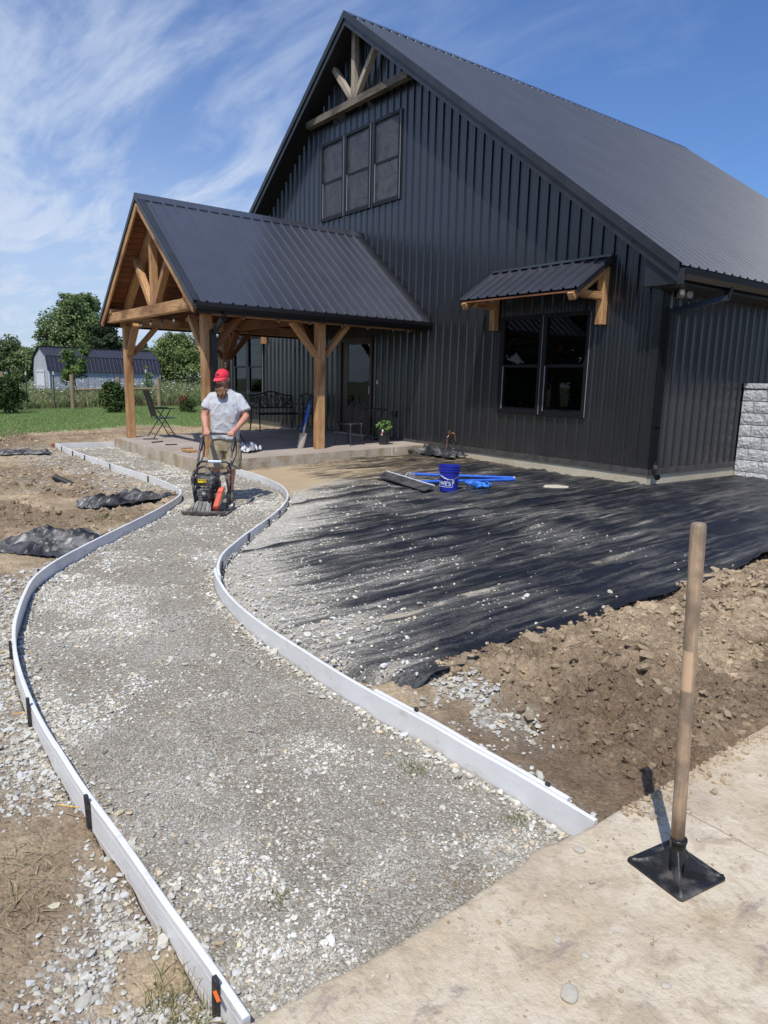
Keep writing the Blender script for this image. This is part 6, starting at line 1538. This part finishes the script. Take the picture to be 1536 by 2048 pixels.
def tree(name, base, blobs, nleaf, size, cols, label, trunk=None, group=None, cat='tree', seed=0, shell=.45):
    t = empty(name, base, label, cat, group); bx, by, bz = base
    Vs, Fs, Cs = [], [], []; off = 0; limb_blobs = blobs
    ext = []
    for bl in blobs:
        ext.append((*bl[:3], bl[3]*.84, bl[4]*.84, bl[5]*.84))
        for _ in range(5):
            v = rng.normal(0, 1, 3); v[2] = abs(v[2])*.8+.0 if rng.random() < .75 else v[2]; v /= np.linalg.norm(v); s_ = rng.uniform(.22, .42)
            ext.append((bl[0]+v[0]*bl[3]*.86, bl[1]+v[1]*bl[4]*.86, bl[2]+v[2]*bl[5]*.86, bl[3]*s_, bl[4]*s_, bl[5]*s_))
    blobs = ext
    vol = np.array([b[3]*b[4]*b[5] for b in blobs])**.67; vol /= vol.sum()
    tops = max(b[2]+b[5] for b in blobs); lows = min(b[2]-b[5] for b in blobs)
    for bl, fr in zip(blobs, vol):
        m = int(nleaf*fr)
        # twig clumps: leaves gather around sub-centres so gaps open between them
        nc = max(3, m//38); d = rng.normal(0, 1, (nc, 3)); d /= np.linalg.norm(d, axis=1)[:, None]; r = (shell+(1-shell)*rng.random(nc))**.5
        cc = d*r[:, None]; which = rng.integers(0, nc, m)
        sc = np.array(bl[3:6]); sub = .17*(sc.prod())**(1/3)+.12
        Pc = np.array((bx, by, bz))+np.array(bl[:3])+cc*sc
        off3 = rng.normal(0, 1, (m, 3)); off3 /= np.maximum(1, np.linalg.norm(off3, axis=1)/1.6)[:, None]
        Pp = Pc[which]+off3*sub*np.array((1, 1, .75))
        nn = rng.normal(0, .55, (m, 3))+d[which]*.5; nn[:, 2] += .45; nn /= np.linalg.norm(nn, axis=1)[:, None]
        tt = np.cross(nn, rng.normal(0, 1, (m, 3))); tt /= np.linalg.norm(tt, axis=1)[:, None]; bb = np.cross(nn, tt)
        s_ = (size*rng.uniform(.6, 1.4, m))[:, None]
        V = np.stack([Pp-tt*s_, Pp+bb*s_*.6-nn*s_*.1, Pp+tt*s_, Pp-bb*s_*.6-nn*s_*.1], 1).reshape(-1, 3)
        tone = np.clip(rng.random(nc)[which]*.55+rng.random(m)*.45, 0, 1)
        Vs.append(V); Fs.append(np.arange(4*m).reshape(m, 4)+off); off += 4*m; Cs.append(np.repeat(lerp3(np.array(cols[0]), np.array(cols[1]), tone), 4, 0))
    fast('crown', np.concatenate(Vs), np.concatenate(Fs), M_foliage, t, col=np.concatenate(Cs))
    th, tr = trunk or (tops*.6, .18)
    q = MB(); pts = [(bx+.04*th*math.sin(i*1.3+seed), by+.04*th*math.cos(i*1.1+seed), bz-.2+th*i/5) for i in range(6)]; q.tube(pts, [tr*(1-.13*i) for i in range(6)], 9); q.build('trunk', M_bark, t, sm=True)
    for i, bl in enumerate(limb_blobs[:7]):
        q = MB(); p0 = Vector(pts[2+i % 3]); p1 = Vector((bx+bl[0], by+bl[1], bz+bl[2])); q.tube([p0, p0.lerp(p1, .5)+Vector((0, 0, .1*th)), p1], [tr*.5, tr*.32, tr*.1], 6); q.build('limb', M_bark, t, sm=True)
    return t
G1 = ((.080, .130, .043), (.255, .33, .135)); G2 = ((.052, .088, .032), (.145, .195, .075)); G3 = ((.095, .150, .040), (.26, .325, .115)); G4 = ((.025, .045, .017), (.060, .090, .032))
Rv = np.array((.603, .797)); Fv = np.array((-.797, .603))
def rel(r, f, z, a, b, c): return (r*Rv[0]+f*Fv[0], r*Rv[1]+f*Fv[1], z, a, b, c)
GT = 'trees beyond the field'
tree('broadleaf_tree', (-66.7, 8.3, .3), [tuple(v*.88 for v in q_) for q_ in (rel(0, 0, 7.6, 2.6, 2.6, 2.3), rel(1.6, 0, 6.5, 2.2, 2.2, 1.8), rel(-1.7, -.5, 6.6, 2.2, 2.2, 1.9), rel(2.3, .3, 4.4, 2.2, 2.2, 1.7), rel(-2.3, .2, 4.7, 2.0, 2.2, 1.5), rel(.2, -1.2, 4.6, 2.7, 2.2, 2.0), rel(.6, .5, 9.0, 1.7, 1.7, 1.2), rel(3.3, 0, 3.2, 1.7, 1.7, 1.3))], 30000, .125, G1, 'tallest broad green tree rising behind the white shed', (6.5, .38), GT)
tree('evergreen_tree', (-62.5, 9.6, .3), [rel(0, 0, 3.6, 1.7, 1.7, 1.9), rel(.2, 0, 5.0, 1.1, 1.1, 1.1), rel(-.2, 0, 2.2, 2.0, 2.0, 1.5)], 6500, .13, G4, 'dark conifer in front of the tallest tree behind the shed roof', (5, .16), GT)
tree('broadleaf_tree', (-73.0, 3.6, .3), [rel(-.5, 0, 3.1, 2.3, 2.2, 1.9), rel(-2.0, 0, 2.6, 2.0, 2.0, 1.8), rel(.9, 0, 1.7, 1.6, 1.6, 1.3)], 9000, .13, G2, 'dark rounded tree at the left picture edge', (3.5, .25), GT)
tree('broadleaf_tree', (-66.0, 4.2, .3), [rel(0, 0, 2.4, 1.9, 1.6, 1.4), rel(1.2, 0, 3.0, 1.3, 1.3, 1.3), rel(-1.2, 0, 1.7, 1.5, 1.5, 1.2)], 8000, .115, G1, 'low green tree just left of the shed', (3, .2), GT)
tree('broadleaf_tree', (-70.9, 12.3, .3), [rel(0, 0, 3.6, 2.4, 2.2, 1.8), rel(2.1, 0, 3.0, 2.0, 2.0, 1.6), rel(-1.8, 0, 2.7, 1.8, 1.8, 1.5)], 9500, .13, G1, 'green tree seen between shed roof and porch post', (4, .25), GT)
tree('broadleaf_tree', (-47.5, 11.4, .3), [rel(-1.1, 0, 2.9, 1.6, 1.6, 1.5), rel(.5, 0, 3.2, 1.7, 1.6, 1.5), rel(1.9, .2, 2.7, 1.5, 1.5, 1.5), rel(-2.0, -.1, 1.8, 1.4, 1.4, 1.2), rel(.2, -.6, 1.6, 2.2, 1.6, 1.3), rel(2.6, 0, 1.6, 1.4, 1.4, 1.3), rel(-1.2, -.3, 3.6, .9, .9, .7)], 27000, .085, G3, 'bright green bushy tree seen through the porch opening', (2.5, .2), GT)
tree('broadleaf_tree', (-60.2, 14.0, .3), [rel(-1.2, 0, 2.9, 1.8, 1.8, 1.2), rel(-2.8, 0, 2.2, 1.5, 1.5, 1.0), rel(.7, 0, 2.6, 1.6, 1.6, 1.3)], 4500, .14, G2, 'dark tree left of the bushy tree behind the shed end', (2.8, .2), GT)
tree('young_tree', (-34.6, .2, .3), [rel(-.3, 0, 2.1, .35, .35, .55), rel(.35, 0, 2.3, .35, .35, .6), rel(0, 0, 1.4, .7, .6, .6), rel(-.5, 0, 1.3, .35, .3, .4)], 1500, .085, ((.07, .125, .025), (.16, .24, .06)), 'young leafy tree growing in front of the shed wall', (2.2, .035), None)
tree('sapling', (-31.5, 3.0, .3), [rel(0, 0, 1.2, .14, .14, .5)], 160, .07, G3, 'thin sapling in front of the shed beside the middle fence post', (1.4, .015), None)
GS = 'shrubs along the lawn edge'
tree('shrub', (-22.9, -5.1, .18), [rel(0, 0, .55, .55, .55, .55), rel(-.3, 0, .9, .4, .4, .4), rel(.1, 0, .95, .3, .3, .35)], 3800, .055, ((.03, .06, .016), (.075, .125, .03)), 'dense green shrub at the left picture edge on the lawn', (.6, .04), GS, 'shrub')
tree('shrub', (-21.1, -1.78, .26), [rel(0, 0, .45, .42, .42, .45), rel(0, 0, .78, .28, .28, .30), rel(-.1, 0, .95, .13, .13, .18)], 3600, .05, ((.028, .058, .016), (.080, .120, .028)), 'cone-shaped dark green shrub left of the front porch post', (.6, .04), GS, 'shrub')
sb = tree('shrub', (-19.6, .4, .30), [rel(.10, 0, .28, .26, .24, .26)], 1100, .04, ((.04, .07, .02), (.10, .13, .04)), 'small red-leaved shrub behind the folding chair', (.4, .02), GS, 'shrub')
V, F = leaf_cloud(420, (-19.65, .34, .78), (.17, .17, .22), .035, .3, .2); fast('red_leaves', V, F, simple('red_leaf', (.22, .035, .03), .6, (.14, .05, .03), 20), sb)

# unseen row at left, inferred from its dark reflection in the gable wall
for i, (x_, y_, s_, lb) in enumerate(((-26, -31, 1.0, 'first'), (-21, -36, 1.15, 'second'), (-15, -39, 1.05, 'third'), (-9, -42, 1.2, 'fourth'), (-31, -26, .8, 'fifth'), (-2, -44, 1.1, 'sixth'))):
    tree('broadleaf_tree', (x_, y_, -.1), [(0, 0, 6.5*s_, 3.4, 3.4, 4.2*s_), (2.2, -1, 5*s_, 2.6, 2.6, 3*s_), (-2.2, 1, 5*s_, 2.6, 2.6, 3*s_), (0, 0, 2.0, 3.6, 3.6, 2.1), (2.6, -.8, 1.6, 2.6, 2.6, 1.7)], 3600, .42, G2, lb+' tree of the row left of the picture, seen only mirrored in the gable wall', (5, .3), 'trees mirrored in the walls')
for i, (x_, y_, s_, lb) in enumerate(((9, 15, 1.0, 'near'), (13, 21, 1.15, 'middle'), (17, 29, 1.2, 'far'))):  # trees added out of view to darken the side wall's mirrored sky
    tree('broadleaf_tree', (x_, y_, .2), [(0, 0, 6.0*s_, 3.2, 3.2, 4.2*s_), (2.0, -1, 4*s_, 2.6, 2.6, 3*s_), (-1.5, 1, 3.5*s_, 2.4, 2.4, 3*s_)], 2600, .42, G2, lb+' tree added out of view at right to darken what the side wall mirrors', (5, .3), 'trees mirrored in the walls')
# ---- fence
M_post = simple('fence_wood', (.33, .25, .16), .85, (.22, .165, .105), 12, stretch=(1, 1, .2), bmp=.008, bsc=30)
GP = 'round wooden posts of the field fence'
fp = [((-24.2, -2.48), 1.42, 'tall round wooden fence post in front of the shed, nearest its door'), ((-24.5, -.58), 1.30, 'round fence post rising behind the cone-shaped shrub'), ((-24.3, 1.05), 1.30, 'round fence post at the right end of the rail, behind the chair'), ((-25.0, -4.82), 1.55, 'round fence post at the left picture edge')]
for (x, y), hgt, lb in fp:
    q = MB(); z = hh(x, y); q.tube([(x, y, z-.1), (x+.01, y, z+hgt*.5), (x, y, z+hgt)], [.085, .080, .078], 14); o = q.build('fence_post', M_post); tag(o, lb, 'fence post', GP)
q = MB(); q.tube([(-24.2, -2.42, hh(-24, -2.4)+.82), (-24.25, -.6, hh(-24, -.6)+.82), (-24.3, 1.0, hh(-24, 1)+.82)], .045, 10); o = q.build('fence_rail', M_post); tag(o, 'horizontal wooden rail joining the fence posts before the shed', 'fence rail')
wf = empty('wire_fence', (-24.6, -2, .25), 'thin woven wire fence mesh along the lawn', 'wire fence')
M_wiref = simple('fence_wire', (.16, .16, .15), .5, metallic=.5)
q = MB()
for i in range(9): q.tube([(-24.62, y, hh(-24.6, y)+.10+i*.125) for y in np.arange(-16, 12.1, 2)], .0035, 4)
q.build('line_wires', M_wiref, wf)['kind'] = 'stuff'
q = MB()
for y in np.arange(-12, 12, .3): q.tube([(-24.62, y, hh(-24.6, y)+.08), (-24.62, y, hh(-24.6, y)+1.12)], .003, 4)
q.build('stay_wires', M_wiref, wf)['kind'] = 'stuff'
M_tp = simple('tpost_green', (.03, .06, .045), .6)
for (x, y), hgt, lb in (((-24.7, -4.05), 1.42, 'green steel fence post with white tip left of the shed door'), ((-24.7, -3.05), 1.42, 'green steel fence post with white tip beside the tall wooden post'), ((-24.7, .75), 1.5, 'leaning green steel post with white tip near the chair back')):
    z = hh(x, y); lean = .10 if y > 0 else 0; q = MB(); q.obox((x, y, z), (x, y-lean, z+hgt), .04, .03, up=(1, 0, 0)); o = q.build('steel_post', M_tp); tag(o, lb, 'steel post', 'steel fence posts')
    q = MB(); q.obox((x, y-lean, z+hgt-.005), (x, y-lean*1.1, z+hgt+.12), .045, .035, up=(1, 0, 0)); q.build('white_tip', M_wht, o)

# ---- shed
A = Vector((-38.95, -.24, 0)); ux = Vector((-.09, .996, 0)).normalized(); LEN = 6.75; uy = Vector((ux.y*-1, ux.x, 0))   # uy points away from the camera side
if uy.x > 0: uy = -uy
shd = bpy.data.objects.new('shed', None); COL.objects.link(shd); shd.location = A+Vector((0, 0, .2)); MW[shd.name] = Matrix.Translation(shd.location)
tag(shd, 'white gambrel-roofed storage shed with dark metal roof beyond the fence', 'shed')
M_siding = simple('shed_siding', (.40, .43, .46), .7, (.45, .48, .50), 2, stretch=(1, 1, .1), src='World'); M_shw = simple('shed_trim_white', (.68, .69, .70), .6); M_shroof = simple('shed_roof', (.020, .020, .034), .45, (.030, .030, .046), 4, src='World')
def sp3(l, w, z): return A+ux*l+uy*w+Vector((0, 0, .2+z))
WD = 2.9; EV, KN, RD = 1.62, 2.42, 2.98
gam = [(0, 0), (0, EV), (.30, KN), (WD/2, RD), (WD-.30, KN), (WD, EV), (WD, 0)]
q = MB(); n_ = len(gam); q.add([sp3(0, w, z) for w, z in gam]+[sp3(LEN, w, z) for w, z in gam], [tuple(range(n_)), tuple(range(n_, 2*n_))[::-1], (0, 1, n_+1, n_), (5, 6, n_+6, n_+5)]); q.build('wall', M_siding, shd)
q = MB()
for k in range(int(LEN/.4)): q.add([sp3(.4*k+d, -.012, z) for d, z in ((.19, .0), (.21, 0), (.21, EV), (.19, EV))], [(0, 1, 2, 3)])
q.build('siding_groove', simple('groove', (.27, .29, .31), .8), shd)['kind'] = 'stuff'
def roofstrip(w0, z0, w1, z1, nm, ov=.10):
    q = MB(); n = int((LEN+2*ov)/.23); nv = Vector((0, 0, 0)); d = (uy*(w1-w0)+Vector((0, 0, z1-z0))); nv = ux.cross(d).normalized(); nv = nv if nv.z > 0 else -nv
    for k in range(n):
        l0 = -ov+k*(LEN+2*ov)/n; l1 = -ov+(k+1)*(LEN+2*ov)/n
        for a, b, ha, hb_ in ((l0, l0+.03, 0, .025), (l0+.03, l0+.05, .025, .025), (l0+.05, l0+.08, .025, 0), (l0+.08, l1, 0, 0)):
            q.add([sp3(a, w0, z0)+nv*(.03+ha), sp3(b, w0, z0)+nv*(.03+hb_), sp3(b, w1, z1)+nv*(.03+hb_), sp3(a, w1, z1)+nv*(.03+ha)], [(0, 1, 2, 3)])
    q.build('roof_panel', M_shroof, shd)
roofstrip(-.07, EV-.05, .30, KN, 'a'); roofstrip(.27, KN+.01, WD/2, RD, 'b'); roofstrip(WD+.07, EV-.05, WD-.30, KN, 'c'); roofstrip(WD-.27, KN+.01, WD/2, RD, 'd')
q = MB(); q.obox(sp3(-.1, WD/2, RD+.05), sp3(LEN+.1, WD/2, RD+.05), .22, .03); q.build('ridge_cap', M_shroof, shd)
for l in (0, LEN):
    q = MB(); q.obox(sp3(l, -.02, 0), sp3(l, -.02, EV-.05), .10, .05, up=ux); q.build('corner_board', M_shw, shd)
for (w0, w1) in ((.75, 1.44), (1.46, 2.15)):
    q = MB(); q.add([sp3(-.03, w0, .05), sp3(-.03, w1, .05), sp3(-.03, w1, 1.62), sp3(-.03, w0, 1.62)], [(0, 1, 2, 3)]); dd = q.build('door', M_shw, shd)
    q = MB(); q.obox(sp3(-.05, w0+.06, .1), sp3(-.05, w0+.06, 1.6), .10, .03, up=ux); q.obox(sp3(-.05, w1-.06, .1), sp3(-.05, w1-.06, 1.6), .10, .03, up=ux); q.obox(sp3(-.05, w0, .75), sp3(-.05, w1, .75), .03, .10); q.obox(sp3(-.05, w0, 1.58), sp3(-.05, w1, 1.58), .03, .10); q.build('door_trim', simple('trim_bright', (.76, .77, .78), .6), dd)

# ---- grass tufts and weeds in the yard
def tuft(name, cx, cy, n, rad, h0, h1, cols, lean, label, z=None, cat='grass tuft', wid=.006):
    x = cx+rng.normal(0, rad, n); y = cy+rng.normal(0, rad, n); zz = np.full(n, z) if z is not None else ground_z(x, y)
    t = rng.random(n); o = blades(name, x, y, zz-.004, rng.uniform(h0, h1, n), wid*rng.uniform(.5, 1.3, n), lerp3(np.array(cols[0]), np.array(cols[1]), t), M_foliage, None, lean=lean, seg=2)
    tag(o, label, kind='stuff'); return o
dry = ((.34, .27, .15), (.50, .42, .26)); grn = ((.12, .15, .045), (.24, .26, .10))
tuft('grass_tuft', 4.18, -8.57, 60, .028, .010, .035, grn, .9, 'sparse green grass tuft in the middle of the near gravel', float(zpath(4.18)), wid=.004)
tuft('grass_tuft', 3.78, -7.66, 80, .045, .012, .045, grn, .8, 'green grass tuft in the gravel beside the right form', float(zpath(3.78)), wid=.004)
tuft('grass_tuft', 4.33, -7.55, 40, .03, .012, .035, grn, .8, 'small weed at the slab end of the right form', float(zpath(4.3)), wid=.004)
tuft('grass_tuft', 3.66, -9.30, 70, .06, .012, .045, dry, 2.2, 'flattened straw-coloured grass at the left picture edge')
tuft('grass_tuft', 3.50, -9.24, 55, .05, .012, .045, dry, 2.2, 'dry grass clump just above the flattened straw at left')
tuft('grass_tuft', 3.80, -9.28, 50, .05, .012, .04, dry, 2.2, 'dry straw clump beside the left gravel patch')
tuft('grass_tuft', 4.36, -9.03, 110, .04, .02, .08, ((.24, .23, .09), (.44, .38, .22)), 1.2, 'mixed green and dry grass against the lower left form board')
tuft('grass_tuft', 4.49, -9.02, 70, .035, .02, .07, ((.20, .22, .08), (.42, .37, .22)), 1.2, 'grass clump beside the orange-taped stake')
tuft('grass_tuft', -2.48, -7.33, 90, .06, .03, .10, grn, .6, 'little green weeds on the soil below the fabric scrap')
